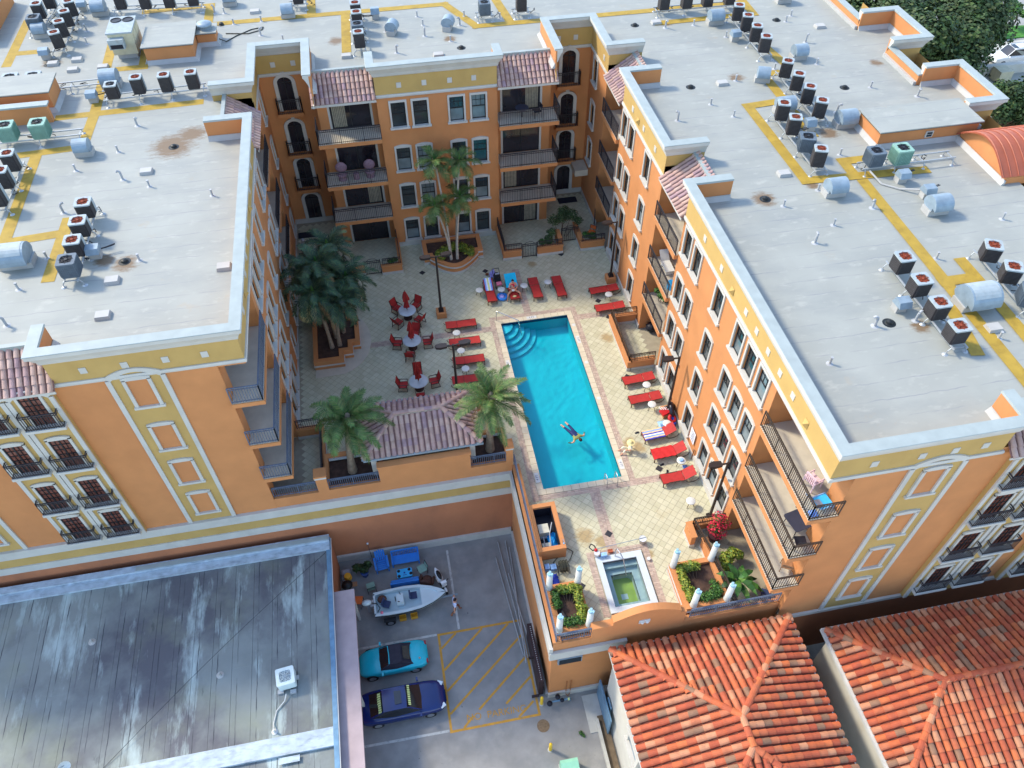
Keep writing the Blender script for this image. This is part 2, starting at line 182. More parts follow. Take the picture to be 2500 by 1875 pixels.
# ------------------------------------------------------------------ mesh helpers
def V(*a): return Vector(a)
class MB:
    """collects shapes; build() links them as ONE mesh object"""
    def __init__(s): s.v = []; s.f = []; s.m = []
    def add(s, vs, fs, mi=0):
        o = len(s.v); s.v += [tuple(v) for v in vs]; s.f += [tuple(i+o for i in f) for f in fs]; s.m += [mi]*len(fs); return s
    def box(s, x0, y0, z0, x1, y1, z1, mi=0):
        x0, x1 = sorted((x0, x1)); y0, y1 = sorted((y0, y1)); z0, z1 = sorted((z0, z1))
        return s.add([(x0,y0,z0),(x1,y0,z0),(x1,y1,z0),(x0,y1,z0),(x0,y0,z1),(x1,y0,z1),(x1,y1,z1),(x0,y1,z1)],
                     [(0,3,2,1),(4,5,6,7),(0,1,5,4),(1,2,6,5),(2,3,7,6),(3,0,4,7)], mi)
    def cbox(s, c, d, mi=0, rz=0., ry=0.):
        hx, hy, hz = d[0]/2, d[1]/2, d[2]/2; mt = Matrix.Rotation(rz, 3, 'Z') @ Matrix.Rotation(ry, 3, 'Y'); c = Vector(c)
        vs = [c + mt @ Vector((sx*hx, sy*hy, sz*hz)) for sz in (-1,1) for sx, sy in ((-1,-1),(1,-1),(1,1),(-1,1))]
        return s.add(vs, [(0,3,2,1),(4,5,6,7),(0,1,5,4),(1,2,6,5),(2,3,7,6),(3,0,4,7)], mi)
    def bar(s, a, b, w, h=None, mi=0):
        """square bar from a to b"""
        a, b = Vector(a), Vector(b); d = (b-a); 
        if d.length < 1e-6: return s
        d.normalize(); up = Vector((0,0,1)) if abs(d.z) < .95 else Vector((0,1,0)); x = d.cross(up).normalized(); y = x.cross(d); h = h or w
        vs = [p + x*sx*w/2 + y*sy*h/2 for p in (a, b) for sx, sy in ((-1,-1),(1,-1),(1,1),(-1,1))]
        return s.add(vs, [(0,3,2,1),(4,5,6,7),(0,1,5,4),(1,2,6,5),(2,3,7,6),(3,0,4,7)], mi)
    def cyl(s, a, b, r0, r1=None, n=10, mi=0, caps=True):
        a, b = Vector(a), Vector(b); r1 = r0 if r1 is None else r1; d = (b-a).normalized(); up = Vector((0,0,1)) if abs(d.z) < .95 else Vector((1,0,0)); x = d.cross(up).normalized(); y = d.cross(x)
        vs = []
        for p, r in ((a, r0), (b, r1)): vs += [p + x*math.cos(2*math.pi*i/n)*r + y*math.sin(2*math.pi*i/n)*r for i in range(n)]
        fs = [(i, i+n, (i+1) % n+n, (i+1) % n) for i in range(n)]
        if caps: fs += [tuple(range(n)), tuple(range(2*n-1, n-1, -1))]
        return s.add(vs, fs, mi)
    def tube(s, pts, r, n=6, mi=0):
        for i in range(len(pts)-1):
            r0 = r[i] if isinstance(r, (list, tuple)) else r; r1 = r[i+1] if isinstance(r, (list, tuple)) else r
            s.cyl(pts[i], pts[i+1], r0, r1, n, mi)
        return s
    def lathe(s, prof, n=16, c=(0,0,0), mi=0):
        c = Vector(c); vs = []; fs = []
        for r, z in prof: vs += [c + Vector((r*math.cos(2*math.pi*i/n), r*math.sin(2*math.pi*i/n), z)) for i in range(n)]
        for k in range(len(prof)-1): fs += [(k*n+i, k*n+(i+1) % n, (k+1)*n+(i+1) % n, (k+1)*n+i) for i in range(n)]
        return s.add(vs, fs, mi)
    def prism(s, poly, z0, z1, mi=0):
        n = len(poly); vs = [(x, y, z0) for x, y in poly] + [(x, y, z1) for x, y in poly]
        return s.add(vs, [tuple(range(n-1, -1, -1)), tuple(range(n, 2*n))] + [(i, (i+1) % n, (i+1) % n+n, i+n) for i in range(n)], mi)
    def extr(s, poly3, d, mi=0):
        """extrude a planar 3-D polygon by vector d"""
        n = len(poly3); d = Vector(d); vs = [Vector(p) for p in poly3]; vs += [p+d for p in vs]
        return s.add(vs, [tuple(range(n-1, -1, -1)), tuple(range(n, 2*n))] + [(i, (i+1) % n, (i+1) % n+n, i+n) for i in range(n)], mi)
    def quad(s, a, b, c, d, mi=0): return s.add([a, b, c, d], [(0,1,2,3)], mi)
    def sphere(s, c, r, n=10, k=6, mi=0, sq=(1,1,1)):
        c = Vector(c); vs = []; fs = []
        for j in range(k+1):
            t = math.pi*j/k
            vs += [c + Vector((math.sin(t)*math.cos(2*math.pi*i/n)*r*sq[0], math.sin(t)*math.sin(2*math.pi*i/n)*r*sq[1], math.cos(t)*r*sq[2])) for i in range(n)]
        for j in range(k): fs += [(j*n+i, (j+1)*n+i, (j+1)*n+(i+1) % n, j*n+(i+1) % n) for i in range(n)]
        return s.add(vs, fs, mi)
    def sweep(s, path, prof, mi=0, caps=True):
        """profile (offset to the left of the path, z) swept along a polyline with mitred corners"""
        n = len(path); P = [Vector(p) for p in path]; rings = []
        for i in range(n):
            ds = []
            if i > 0: ds.append((P[i]-P[i-1]).normalized())
            if i < n-1: ds.append((P[i+1]-P[i]).normalized())
            ns_ = [Vector((-d.y, d.x)) for d in ds]
            if len(ns_) == 2: m_ = (ns_[0]+ns_[1]); m_ = m_/(1+ns_[0].dot(ns_[1]))
            else: m_ = ns_[0]
            rings.append([(P[i].x+m_.x*o, P[i].y+m_.y*o, z) for o, z in prof])
        k = len(prof); vs = [v for r in rings for v in r]; fs = []
        for i in range(n-1): fs += [(i*k+j, i*k+(j+1) % k, (i+1)*k+(j+1) % k, (i+1)*k+j) for j in range(k)]
        if caps: fs += [tuple(range(k)), tuple(range(n*k-1, (n-1)*k-1, -1))]
        return s.add(vs, fs, mi)
    def mesh(s, name, mats, smooth=False):
        me = bpy.data.meshes.new(name); me.from_pydata(s.v, [], s.f)
        for mm in (mats if isinstance(mats, (list, tuple)) else [mats]): me.materials.append(M[mm])
        if any(s.m): me.polygons.foreach_set('material_index', s.m)
        if smooth: me.polygons.foreach_set('use_smooth', [True]*len(me.polygons))
        me.validate(); me.update(); return me
    def build(s, name, mats, parent=None, smooth=False, loc=None, rz=0.):
        o = bpy.data.objects.new(name, s.mesh(name, mats, smooth)); COL.objects.link(o)
        if parent: o.parent = parent
        if loc is not None: o.location = loc
        if rz: o.rotation_euler.z = rz
        return o
def short(t):
    for a in (' the ', ' of four', ' at the', ' a '):
        if len(t.split()) > 16: t = t.replace(a, ' ')
    return t
def tag(o, label=None, cat=None, group=None, kind=None):
    if label: o['label'] = short(label)
    if cat: o['category'] = cat
    if group: o['group'] = group
    if kind: o['kind'] = kind
    return o
def thing(name, label, cat, loc=(0,0,0), rz=0., group=None):
    o = bpy.data.objects.new(name, None); COL.objects.link(o); o.location = loc; o.rotation_euler.z = rz; o.empty_display_size = .2
    return tag(o, label, cat, group)
def copy_tree(o, parent=None):
    c = o.copy(); COL.objects.link(c); c.parent = parent
    for ch in KIDS.get(o.name, []): copy_tree(ch, c)
    return c
KIDS = {}
def refresh(o):
    KIDS[o.name] = [c for c in bpy.data.objects if c.parent == o]
    for c in KIDS[o.name]: refresh(c)
class Proto:
    """a thing built once; place() moves the first and copies the rest"""
    def __init__(s, root): s.root = root; s.used = False; refresh(root)
    def place(s, loc, rz, label, group=None):
        o = s.root if not s.used else copy_tree(s.root)
        s.used = True; o.location = loc; o.rotation_euler = (0, 0, rz); o['label'] = short(label)
        if group: o['group'] = group
        return o
def inst(name, me, parent, loc, rz=0., rot=None, scale=None):
    o = bpy.data.objects.new(name, me); COL.objects.link(o); o.parent = parent; o.location = loc
    o.rotation_euler = rot if rot is not None else (0, 0, rz)
    if scale: o.scale = scale
    return o
ORD = ['first', 'second', 'third', 'fourth', 'fifth', 'sixth', 'seventh', 'eighth']
ZG = -6.5; ZR = 12.9
# ================================================================== the apartment building
B = thing('apartment_building', 'large orange stucco apartment building wrapped round a pool court, flat white roofs with pale cornices', 'building')
def P3(axis, c, sgn, u, z, d=0.):
    return (u, c-sgn*d, z) if axis == 'y' else (c-sgn*d, u, z)
def face(axis, c, sgn, u0, u1, z0, z1, mt='orange', holes=(), depth=.14, name='wall', parent=None):
    us = sorted({u0, u1, *[x for h in holes for x in h[:2]]}); zs = sorted({z0, z1, *[x for h in holes for x in h[2:4]]})
    us = [u for u in us if u0-1e-6 <= u <= u1+1e-6]; zs = [z for z in zs if z0-1e-6 <= z <= z1+1e-6]
    mb = MB()
    for i in range(len(us)-1):
        for j in range(len(zs)-1):
            a, b_, c_, d_ = us[i], us[i+1], zs[j], zs[j+1]; cu, cz = (a+b_)/2, (c_+d_)/2
            if any(h[0] < cu < h[1] and h[2] < cz < h[3] for h in holes): continue
            mb.quad(P3(axis,c,sgn,a,c_), P3(axis,c,sgn,b_,c_), P3(axis,c,sgn,b_,d_), P3(axis,c,sgn,a,d_))
    for h in holes:
        k = [(h[0],h[2]),(h[1],h[2]),(h[1],h[3]),(h[0],h[3])]
        for i in range(4):
            (a, z_), (b_, y_) = k[i], k[(i+1) % 4]
            mb.quad(P3(axis,c,sgn,a,z_), P3(axis,c,sgn,b_,y_), P3(axis,c,sgn,b_,y_,depth), P3(axis,c,sgn,a,z_,depth))
    return mb.build(name, mt, parent or B)

# ---- window kit: local x across, z up, facing -y, origin at sill bottom centre on the wall plane
def arch_pts(w_, z0, rise, n=8):
    return [(-w_/2+w_*i/n, z0+rise*(1-((i/n-.5)*2)**2)) for i in range(n+1)]
def window_meshes(w_=1.16, h=2.0, arch=True):
    hw = w_/2; iw = hw-.12; z0 = .12; z1 = h-.14
    t = MB()   # surround
    t.box(-hw, -.07, .1, -iw, .02, z1); t.box(iw, -.07, .1, hw, .02, z1)
    top = arch_pts(w_, h-.02 if arch else h, .12 if arch else 0)
    poly = [(-hw, -.07, z1)]+[(hw, -.07, z1)]+[(x, -.07, z) for x, z in reversed(top)]
    t.extr(poly, (0, .09, 0)); surround = t.mesh('surround', 'trim')
    s = MB(); s.box(-hw-.07, -.16, 0, hw+.07, .0, .12); s.box(-iw, -.0, .06, iw, .13, .121); sill = s.mesh('sill', 'trim')
    a = MB(); y = .09; f = .05
    a.box(-iw, y, z0, -iw+f, y+.05, z1); a.box(iw-f, y, z0, iw, y+.05, z1); a.box(-iw, y, z0, iw, y+.05, z0+f); a.box(-iw, y, z1-f, iw, y+.05, z1)
    zm = (z0+z1)/2+.02; a.box(-iw, y-.01, zm-.03, iw, y+.05, zm+.03)
    for k in (1, 2): a.box(-iw+2*iw*k/3-.012, y, zm, -iw+2*iw*k/3+.012, y+.04, z1)
    a.box(-iw, y, (zm+z1)/2-.012, iw, y+.04, (zm+z1)/2+.012); sash = a.mesh('sash', 'sash')
    up = MB().quad((-iw, y+.03, zm), (iw, y+.03, zm), (iw, y+.03, z1), (-iw, y+.03, z1))
    lo = MB().quad((-iw, y+.035, z0), (iw, y+.035, z0), (iw, y+.035, zm), (-iw, y+.035, zm))
    return surround, sill, sash, up.mesh('pane', 'glass'), lo.mesh('pane', 'glass'), lo.mesh('pane', 'glass_pale'), up.mesh('pane', 'glass_pale')
WF, WA = window_meshes(arch=False), window_meshes(arch=True)
wr = random.Random(3)
def window(loc, rz, kit, pale=None):
    su, si, sa, up, lo, lop, upp = kit
    o = inst('window', su, B, loc, rz)
    inst('sill', si, o, (0, 0, 0)); inst('sash', sa, o, (0, 0, 0))
    q = wr.random(); inst('pane', upp if q < .18 else up, o, (0, 0, 0)); inst('pane', lop if (q < .5) else lo, o, (0, 0, 0)); return o
HW, HZ0, HZ1 = .46, .12, 1.86
def window_wall(axis, c, sgn, u0, u1, z0, z1, cols, rows, mt='orange', skip=()):
    holes = [(u-HW, u+HW, z+HZ0, z+HZ1) for u in cols for z in rows if (u, z) not in skip]
    face(axis, c, sgn, u0, u1, z0, z1, mt, holes)
    rz = {('y', -1): 0, ('x', -1): -math.pi/2, ('x', 1): math.pi/2}[(axis, sgn)]
    for u in cols:
        for z in rows:
            if (u, z) not in skip: window(P3(axis, c, sgn, u, z), rz, WF if z == rows[-1] else WA)
# ---- railing: bars joined into one part
def railing(pts, z, h=1.0, mt='iron', gap=.12, parent=None, name='railing', th=.022):
    mb = MB()
    for a, b_ in zip(pts[:-1], pts[1:]):
        a, b_ = Vector((*a, 0)), Vector((*b_, 0)); L = (b_-a).length; d = (b_-a)/L
        for zz, w_ in ((z+h, .05), (z+h-.13, .03), (z+.1, .03)): mb.bar(a+V(0,0,zz), b_+V(0,0,zz), w_)
        n = max(2, int(L/gap))
        for i in range(n+1):
            p = a+d*L*i/n; t_ = .045 if i % 12 == 0 or i == n else th
            mb.box(p.x-t_/2, p.y-t_/2, z, p.x+t_/2, p.y+t_/2, z+h)
    return mb.build(name, mt, parent or B)
# ---- sliding door: local x across, facing -y
def door(loc, rz, w_, h, curtain=True, parent=None):
    o = MB().box(-w_/2-.14, -.04, 0, -w_/2, .08, h+.14).box(w_/2, -.04, 0, w_/2+.14, .08, h+.14).box(-w_/2, -.04, h, w_/2, .08, h+.14).build('door', 'trim', parent or B, loc=loc, rz=rz)
    f = MB()
    for x in (-w_/2, -.03, w_/2-.06): f.box(x, .02, 0, x+.06, .08, h)
    f.box(-w_/2, .02, h-.06, w_/2, .08, h).box(-w_/2, .02, 0, w_/2, .08, .08); f.build('door_frame', 'sash', o)
    MB().quad((-w_/2, .06, .05), (0, .06, .05), (0, .06, h), (-w_/2, .06, h)).build('pane', 'glass_door', o)
    MB().quad((0, .05, .05), (w_/2, .05, .05), (w_/2, .05, h), (0, .05, h)).build('pane', 'glass_door', o)
    if curtain:
        c = MB(); x = -w_/2+.12 if curtain != 'r' else w_/2-1.0
        for k in range(8): c.box(x+k*.11, .045 if k % 2 else .035, .1, x+k*.11+.09, .048 if k % 2 else .038, h-.1)
        c.build('curtain', 'curtain', o)
    return o

FL = [0, 3.2, 6.15, 9.35]; ROWC = [.43, 3.36, 6.34, 9.62]; ROWE = [.62, 3.6, 6.58, 9.8]; ROWW = [.5, 3.45, 6.45, 9.7]
CORN = [(0,13.25),(.06,13.3),(.12,13.52),(.28,13.84),(.35,13.88),(.35,14.07),(-.12,14.07),(-.12,14.0),(-.01,14.0)]
CAP = [(.36,14.065),(.38,14.1),(.36,14.12),(-.15,14.12),(-.17,14.02),(-.135,14.02),(-.125,14.075),(.35,14.075)]
paths = {
 'W':  [(-9.6,42.65),(-7.3,42.65),(-7.3,25.6),(-15.3,25.6),(-15.3,27.2)],
 'E2': [(22.6,16.1),(22.6,14.7),(15.25,14.7),(15.25,31.7),(17.45,31.7)],
 'E1': [(17.45,35.45),(15.25,35.45),(15.25,43.55),(17.45,43.55)],
 'EN': [(17.45,47.2),(15.25,47.2),(15.25,51.4),(11.75,51.4),(11.75,46.95)],
 'WN': [(-3.75,46.7),(-3.75,51.45),(-7.3,51.45),(-7.3,46.9),(-9.6,46.9)],
 'C':  [(7.9,48.5),(7.9,47.25),(.1,47.25),(.1,48.95)],
 'X1': [(33.0,48.2),(35.4,48.2),(35.4,44.3),(33.0,44.3)],
 'X2': [(33.2,40.5),(35.5,40.5),(35.5,36.4),(33.4,36.4)],
}
for k, p in paths.items():
    MB().sweep(p, CORN).build('cornice', 'trim', B); MB().sweep(p, CAP).build('parapet_cap', 'metal_cap', B)
    MB().sweep(p, [(0,12.0),(0,13.28),(-.012,13.28),(-.012,12.0)]).build('frieze', 'ochre', B)
    MB().sweep(p, [(-.015,12.7),(-.015,14.0),(-.11,14.0),(-.11,12.7)]).build('parapet', 'orange', B)
    MB().sweep(p, [(-.112,12.85),(-.112,13.16),(-.15,13.18),(-.17,13.1),(-.34,12.85)]).build('roof_upturn', 'curb_white', B)
    MB().sweep(p, [(-.01,11.88),(.07,11.86),(.09,11.95),(.07,12.06),(-.01,12.06)]).build('string_course', 'trim', B)
# low parapets on the east edge
for y0, y1 in ((48.2, 54), (40.5, 44.3), (34.6, 36.4)):
    MB().box(33.0, y0, 12.7, 33.25, y1, 13.5).build('parapet', 'orange', B); MB().box(32.95, y0, 13.5, 33.4, y1, 13.58).build('parapet_cap', 'metal_cap', B)
    MB().box(32.8, y0, 12.8, 32.99, y1, 13.12).build('roof_upturn', 'curb_white', B)
# small square plaques and lanterns on the friezes
def plaque(loc, rz): return inst('plaque', PLQ, B, loc, rz)
PLQ = MB().box(-.15, -.03, -.17, .15, .0, .17).mesh('plaque', 'trim')
SCN = MB().add([(-.16,-.02,-.2),(.16,-.02,-.2),(.16,-.02,.2),(-.16,-.02,.2),(0,-.2,0)], [(0,1,4),(1,2,4),(2,3,4),(3,0,4),(3,2,1,0)]).mesh('lantern', 'ochre')
for x in (1.62, 3.22, 4.85, 6.4): plaque((x, 47.25, 12.62), 0)
for y in (26.7, 23.6, 22.35, 21.07, 19.8, 18.5, 29.0): plaque((15.25, y, 12.62), -math.pi/2)
for y in (41.6, 39.4, 37.2): plaque((15.25, y, 12.62), -math.pi/2)
for y in (25.2, 17.13, 40.4): inst('lantern', SCN, B, (15.25, y, 12.5), -math.pi/2)
for y in (28.1, 30.7, 32.0, 33.2, 34.5, 37.6, 39.9): plaque((-7.3, y, 12.62), math.pi/2)
for y in (29.4, 36.1): inst('lantern', SCN, B, (-7.3, y, 12.5), math.pi/2)
for x in (-13.9, -12.2, -10.5, -8.85): plaque((x, 25.6, 12.62), 0)
for x in (16.9, 18.9, 20.3, 21.6): plaque((x, 14.7, 12.62), 0)
for x in (-6.2, -4.9): plaque((x, 51.45, 12.62), 0)
for x in (12.9, 14.1): plaque((x, 51.4, 12.62), 0)
for y in (48.2,): plaque((15.25, y, 12.62), -math.pi/2)

# ---- flat roofs
mb = MB()
for x0, y0, x1, y1 in ((-34,27.0,-15.3,42.65),(-15.3,25.65,-7.35,42.65),(-34,42.65,-8.8,46.9),(-34,46.9,-7.35,51.5),(-34,51.5,33.1,74),(-3.7,48.4,.15,51.5),(.15,47.3,7.85,51.5),(7.85,48.4,11.7,51.5),
    (15.3,47.25,33.1,51.5),(16.8,43.5,33.1,47.25),(15.3,35.5,33.1,43.5),(16.8,31.65,33.1,35.5),(15.3,16.0,33.1,31.65),(15.3,14.75,22.55,16.0),(33.1,44.35,35.35,48.15),(33.1,36.45,35.45,40.45)):
    mb.box(x0, y0, 12.6, x1, y1, ZR)
mb.build('roof', 'membrane', B)

# ---- tiled pent roofs
def tile_mesh(w_, L, r, mt, n=6, lift=.03):
    vs = []; fs = []
    for j, (y, rr, dz) in enumerate(((0, r, lift), (L, r*.86, 0.))):
        for i in range(n+1):
            a = math.pi*i/n; vs.append((-rr*math.cos(a), y, rr*math.sin(a)*.8+dz))
    fs = [(i, i+1, n+2+i, n+1+i) for i in range(n)] + [tuple(range(n, -1, -1))]
    m_ = MB().add(vs, fs)
    k = [(-r*.86*math.cos(math.pi*i/n), 0.01, r*.64*math.sin(math.pi*i/n)+lift) for i in range(n+1)]
    return m_.mesh('tile', mt, False)
def slope_matrix(o, U, S):
    U, S = Vector(U).normalized(), Vector(S).normalized(); N = U.cross(S); m_ = Matrix((U, S, N)).transposed().to_4x4(); m_.translation = Vector(o); return m_
TPINK = tile_mesh(.3, .50, .125, 'pink_tile')
def pent(o, U, Lu, S, Ls, parent, pitch=.3, expo=.42, tm=None, base='pink_pan', fascia=True):
    U, S = Vector(U).normalized(), Vector(S).normalized(); o = Vector(o); N = U.cross(S)
    mb = MB(); a, b_, c_, d_ = o, o+U*Lu, o+U*Lu+S*Ls, o+S*Ls; t_ = N*.06
    mb.add([a, b_, c_, d_, a-t_, b_-t_, c_-t_, d_-t_], [(0,1,2,3),(7,6,5,4),(0,4,5,1),(1,5,6,2),(2,6,7,3),(3,7,4,0)])
    r = mb.build('tile_roof', base, parent)
    nu = int(round(Lu/pitch)); pu = Lu/nu; ns_ = int(math.ceil(Ls/expo)); 
    for j in range(ns_):
        for i in range(nu):
            p = o+U*(pu*(i+.5))+S*(j*expo-.02)+N*(.012*(j > 0))
            t = inst('tile', tm or TPINK, r, (0,0,0)); t.matrix_local = slope_matrix(p, U, S)
    if fascia:
        h = V(0,0,1); q = MB(); a2 = o-N*.02
        q.extr([a2, a2+U*Lu, a2+U*Lu-h*.16, a2-h*.16], Vector((S.x, S.y, 0)).normalized()*.05); q.build('fascia', 'trim', r)
        a3 = o+S*Ls
        g = Vector((S.x, S.y, 0)).normalized(); q = MB(); q.extr([a3, a3+g*.22, a3+g*.22+h*.22, a3+h*.22], U*Lu); q.build('ridge_cap', 'metal_cap', r)
    return r
pent((-3.95,46.95,11.93), (1,0,0), 4.05, (0,1.5,1.22), 1.98, B)
pent((7.9,46.95,11.93), (1,0,0), 4.05, (0,1.5,1.22), 1.98, B)
pent((-7.05,42.65,11.93), (0,1,0), 4.25, (-1.7,0,1.2), 2.08, B)
pent((15.0,47.2,11.93), (0,-1,0), 3.65, (1.75,0,1.2), 2.12, B)
pent((15.0,35.45,11.93), (0,-1,0), 3.75, (1.75,0,1.2), 2.12, B)
pent((-21.5,25.2,11.98), (1,0,0), 6.25, (0,1.6,1.2), 2.0, B)
pent((22.8,14.3,11.98), (1,0,0), 6.0, (0,1.6,1.2), 2.0, B)
pent((35.0,44.3,12.2), (0,-1,0), 3.8, (-1.5,0,1.1), 1.86, B); pent((35.0,36.4,12.2), (0,-1,0), 1.8, (-1.5,0,1.1), 1.86, B); pent((34.9,52.2,12.2), (0,-1,0), 4.0, (-1.5,0,1.1), 1.86, B)

# ---- court walls
window_wall('y', 47.25, -1, .1, 7.9, 0, 11.88, [1.41, 2.83, 5.2, 6.65], ROWC)
MB().box(.06, 47.19, 0, 7.94, 47.26, .34).build('plinth', 'trim', B)
for x, s in ((.1, -1), (7.9, 1)): face('x', x, s, 47.25, 48.6, 0, 12.9)
face('x', -3.75, -1, 48.4, 51.45, 0, 12.0); face('x', 11.75, 1, 48.4, 51.4, 0, 12.0)
for x0, x1, cur, side in ((-3.75, .1, 'l', -1), (7.9, 11.75, 'r', 1)):
    xc = -1.68 if side < 0 else 9.72
    holes = [(xc-1.31, xc+1.31, z, z+2.25) for z in FL]
    face('y', 48.4, -1, x0, x1, 0, 12.9, 'orange', holes, .1)
    for i, z in enumerate(FL): door((xc, 48.42, z), 0, 2.6, 2.22, curtain=[False, 'r', None, 'l'][i] if side < 0 else ['r', 'l', None, 'r'][i])
    for i, z in enumerate(FL[1:]):
        xe = x0-.22 if side < 0 else x1+.22; xi = x1 if side < 0 else x0
        a_, b_ = min(xe, xi), max(xe, xi)
        s = MB().box(a_, 46.55, z-.26, b_, 48.4, z).build('balcony', 'orange', B); MB().box(a_+.02, 46.6, z, b_-.02, 48.38, z+.012).build('balcony_floor', 'tile_floor', s)
        railing([(xe, 48.35), (xe, 46.62), (xi, 46.62)] if side < 0 else [(xi, 46.62), (xe, 46.62), (xe, 48.35)], z, 1.05, 'iron', .12, s)
# notches: back walls with arched french windows and small balconies
def arched_door(loc, w_, h, top_=True, rz=0.):
    rise = w_/2*.8; t = MB(); hw = w_/2; z1 = h-rise
    def arc(r_, n=10): return [(math.cos(math.pi*(1-i/n))*r_, z1+math.sin(math.pi*(1-i/n))*r_*rise/hw) for i in range(n+1)]
    outer, inner = arc(hw+.24), arc(hw)
    for i in range(10):
        a, b_, c_, d_ = outer[i], outer[i+1], inner[i+1], inner[i]; t.extr([(a[0],-.08,a[1]),(d_[0],-.08,d_[1]),(c_[0],-.08,c_[1]),(b_[0],-.08,b_[1])], (0,.1,0))
    t.box(-hw-.24, -.08, 0, -hw, .02, z1).box(hw, -.08, 0, hw+.24, .02, z1).box(-.12, -.12, h+.1, .12, .0, h+.34)
    o = inst('arched_window', t.mesh('arched_window', 'trim'), B, loc, rz)
    MB().extr([(x, .0, z) for x, z in [(hw, 0), (-hw, 0)]+inner], (0, .01, 0)).build('pane', 'glass_door', o)
    f = MB().box(-.03, -.03, 0, .03, 0, h-.05).box(-hw, -.03, 0, -hw+.06, 0, z1).box(hw-.06, -.03, 0, hw, 0, z1).box(-hw, -.03, z1-.03, hw, 0, z1+.03)
    f.build('sash', 'sash', o); return o
for xc, yb, x0, x1 in ((-5.72, 51.45, -7.3, -3.75), (13.7, 51.4, 11.75, 15.25)):
    face('y', yb, -1, x0, x1, 0, 11.88, 'orange'); MB().box(x0, yb-.06, 0, x1, yb-.001, .4).build('plinth', 'trim', B)
    for z in FL:
        arched_door((xc, yb-.02, z+.02 if z else .3), .95 if z else 1.0, 2.4 if z else 2.3)
        if z:
            s = MB().box(xc-.85, yb-.42, z-.3, xc+.85, yb-.001, z-.05).build('balcony', 'orange', B)
            railing([(xc-.8, yb-.03), (xc-.8, yb-.38), (xc+.8, yb-.38), (xc+.8, yb-.03)], z-.05, 1.0, 'iron', .12, s)
window_wall('x', 15.25, -1, 47.2, 51.4, 0, 11.88, [49.9], ROWE[1:])
window_wall('x', -7.3, 1, 46.9, 51.45, 0, 11.88, [49.6], ROWW)
for x in (-7.32, 15.27): MB().box(x-.06, 46.9, 0, x+.06, 51.4, .34).build('plinth', 'trim', B)
# east wing, court side
window_wall('x', 15.25, -1, 35.45, 43.55, 0, 11.88, [38.05, 41.22, 42.68], ROWE)
window_wall('x', 15.25, -1, 19.6, 31.7, 0, 11.88, [20.71, 22.12, 23.55, 26.2, 29.3, 30.72], ROWE)
for y0, y1 in ((35.45, 43.55), (20.2, 31.7)): MB().box(15.18, y0, 0, 15.26, y1, .34).build('plinth', 'trim', B)
window_wall('x', -7.3, 1, 30.5, 42.65, 0, 11.88, [31.61, 33.02, 34.45, 37.1, 40.2, 41.62], ROWW)
MB().box(-7.31, 30.5, 0, -7.23, 42.65, .34).build('plinth', 'trim', B)
# loggias between the blocks
def loggia(xf, xb, y0, y1, sgn, dcen, rows=FL[1:], dw=2.2):
    """open bay: xf = front plane, xb = back wall, facing sgn*x"""
    for yy, s in ((y0, 1), (y1, -1)): face('y', yy, s, min(xf, xb), max(xf, xb), 0, 12.6)
    holes = [(dcen-dw/2, dcen+dw/2, z, z+2.22) for z in FL]
    face('x', xb, sgn, y0, y1, 0, 12.6, 'orange', holes, .1)
    rz = math.pi/2 if sgn > 0 else -math.pi/2
    for i, z in enumerate(FL): door((xb-sgn*.02, dcen, z), rz, dw, 2.2, curtain=[None, 'r', None, 'l'][i])
    for z in rows:
        xo = xf+sgn*.22
        s = MB().box(min(xo, xb), y0+.002, z-.26, max(xo, xb), y1-.002, z).build('balcony', 'orange', B); MB().box(min(xo, xb)+.06, y0+.01, z, max(xo, xb)-.06, y1-.01, z+.012).build('balcony_floor', 'tile_floor', s)
        railing([(xo-sgn*.08, y0+.03), (xo-sgn*.08, y1-.03)], z, 1.05, 'iron', .12, s)
loggia(15.25, 17.4, 31.7, 35.45, -1, 33.6); loggia(15.25, 17.4, 43.55, 47.2, -1, 45.4); loggia(-7.3, -9.3, 42.65, 46.9, 1, 44.8)
# corner loggias, wrapped round the front corner
def corner(xf, sgn, yf, y1, xw, dcen, dw):
    """sgn = +1: the building lies to +x of the front plane xf; xw = end of the front opening"""
    xb = xf+sgn*2.0
    holes = [(dcen-dw/2, dcen+dw/2, z, z+2.3) for z in FL]
    face('x', xb, -sgn, yf+.9, y1, 0, 11.88, 'orange', holes, .1); rz = -math.pi/2 if sgn > 0 else math.pi/2
    for i, z in enumerate(FL): door((xb+sgn*.02, dcen, z), rz, dw, 2.28, curtain=['r', None, 'l', None][i])
    face('y', y1, -1, min(xf, xb), max(xf, xb), 0, 11.88); face('x', xw, -sgn, yf, yf+.9, 0, 11.88); face('y', yf+.9, -1, min(xw, xb), max(xw, xb), 0, 11.88); face('y', yf+.9, 1, min(xw, xb), max(xw, xb), 0, 11.88)
    MB().box(xf+sgn*.02, yf+.02, 11.7, xb, y1, 11.87).build('soffit', 'orange', B)
    for z in FL[1:]:
        xo = xf-sgn*.25
        x_a, x_b = min(xo, xb), max(xo, xb)
        s = MB().box(x_a, yf+.9, z-.26, x_b, y1-.002, z).box(min(xo, xw-sgn*.002), yf-.25, z-.26, max(xo, xw-sgn*.002), yf+.9, z).build('balcony', 'orange', B)
        MB().box(x_a+.05, yf+.9, z, x_b-.05, y1-.02, z+.012).box(min(xo+sgn*.05, xw-sgn*.02), yf-.2, z, max(xo+sgn*.05, xw-sgn*.02), yf+.9, z+.012).build('balcony_floor', 'tile_floor', s)
        railing([(xo+sgn*.08, y1-.03), (xo+sgn*.08, yf-.17), (xw-sgn*.02, yf-.17)], z, 1.05, 'iron_bronze' if sgn > 0 else 'iron_blue', .12, s)
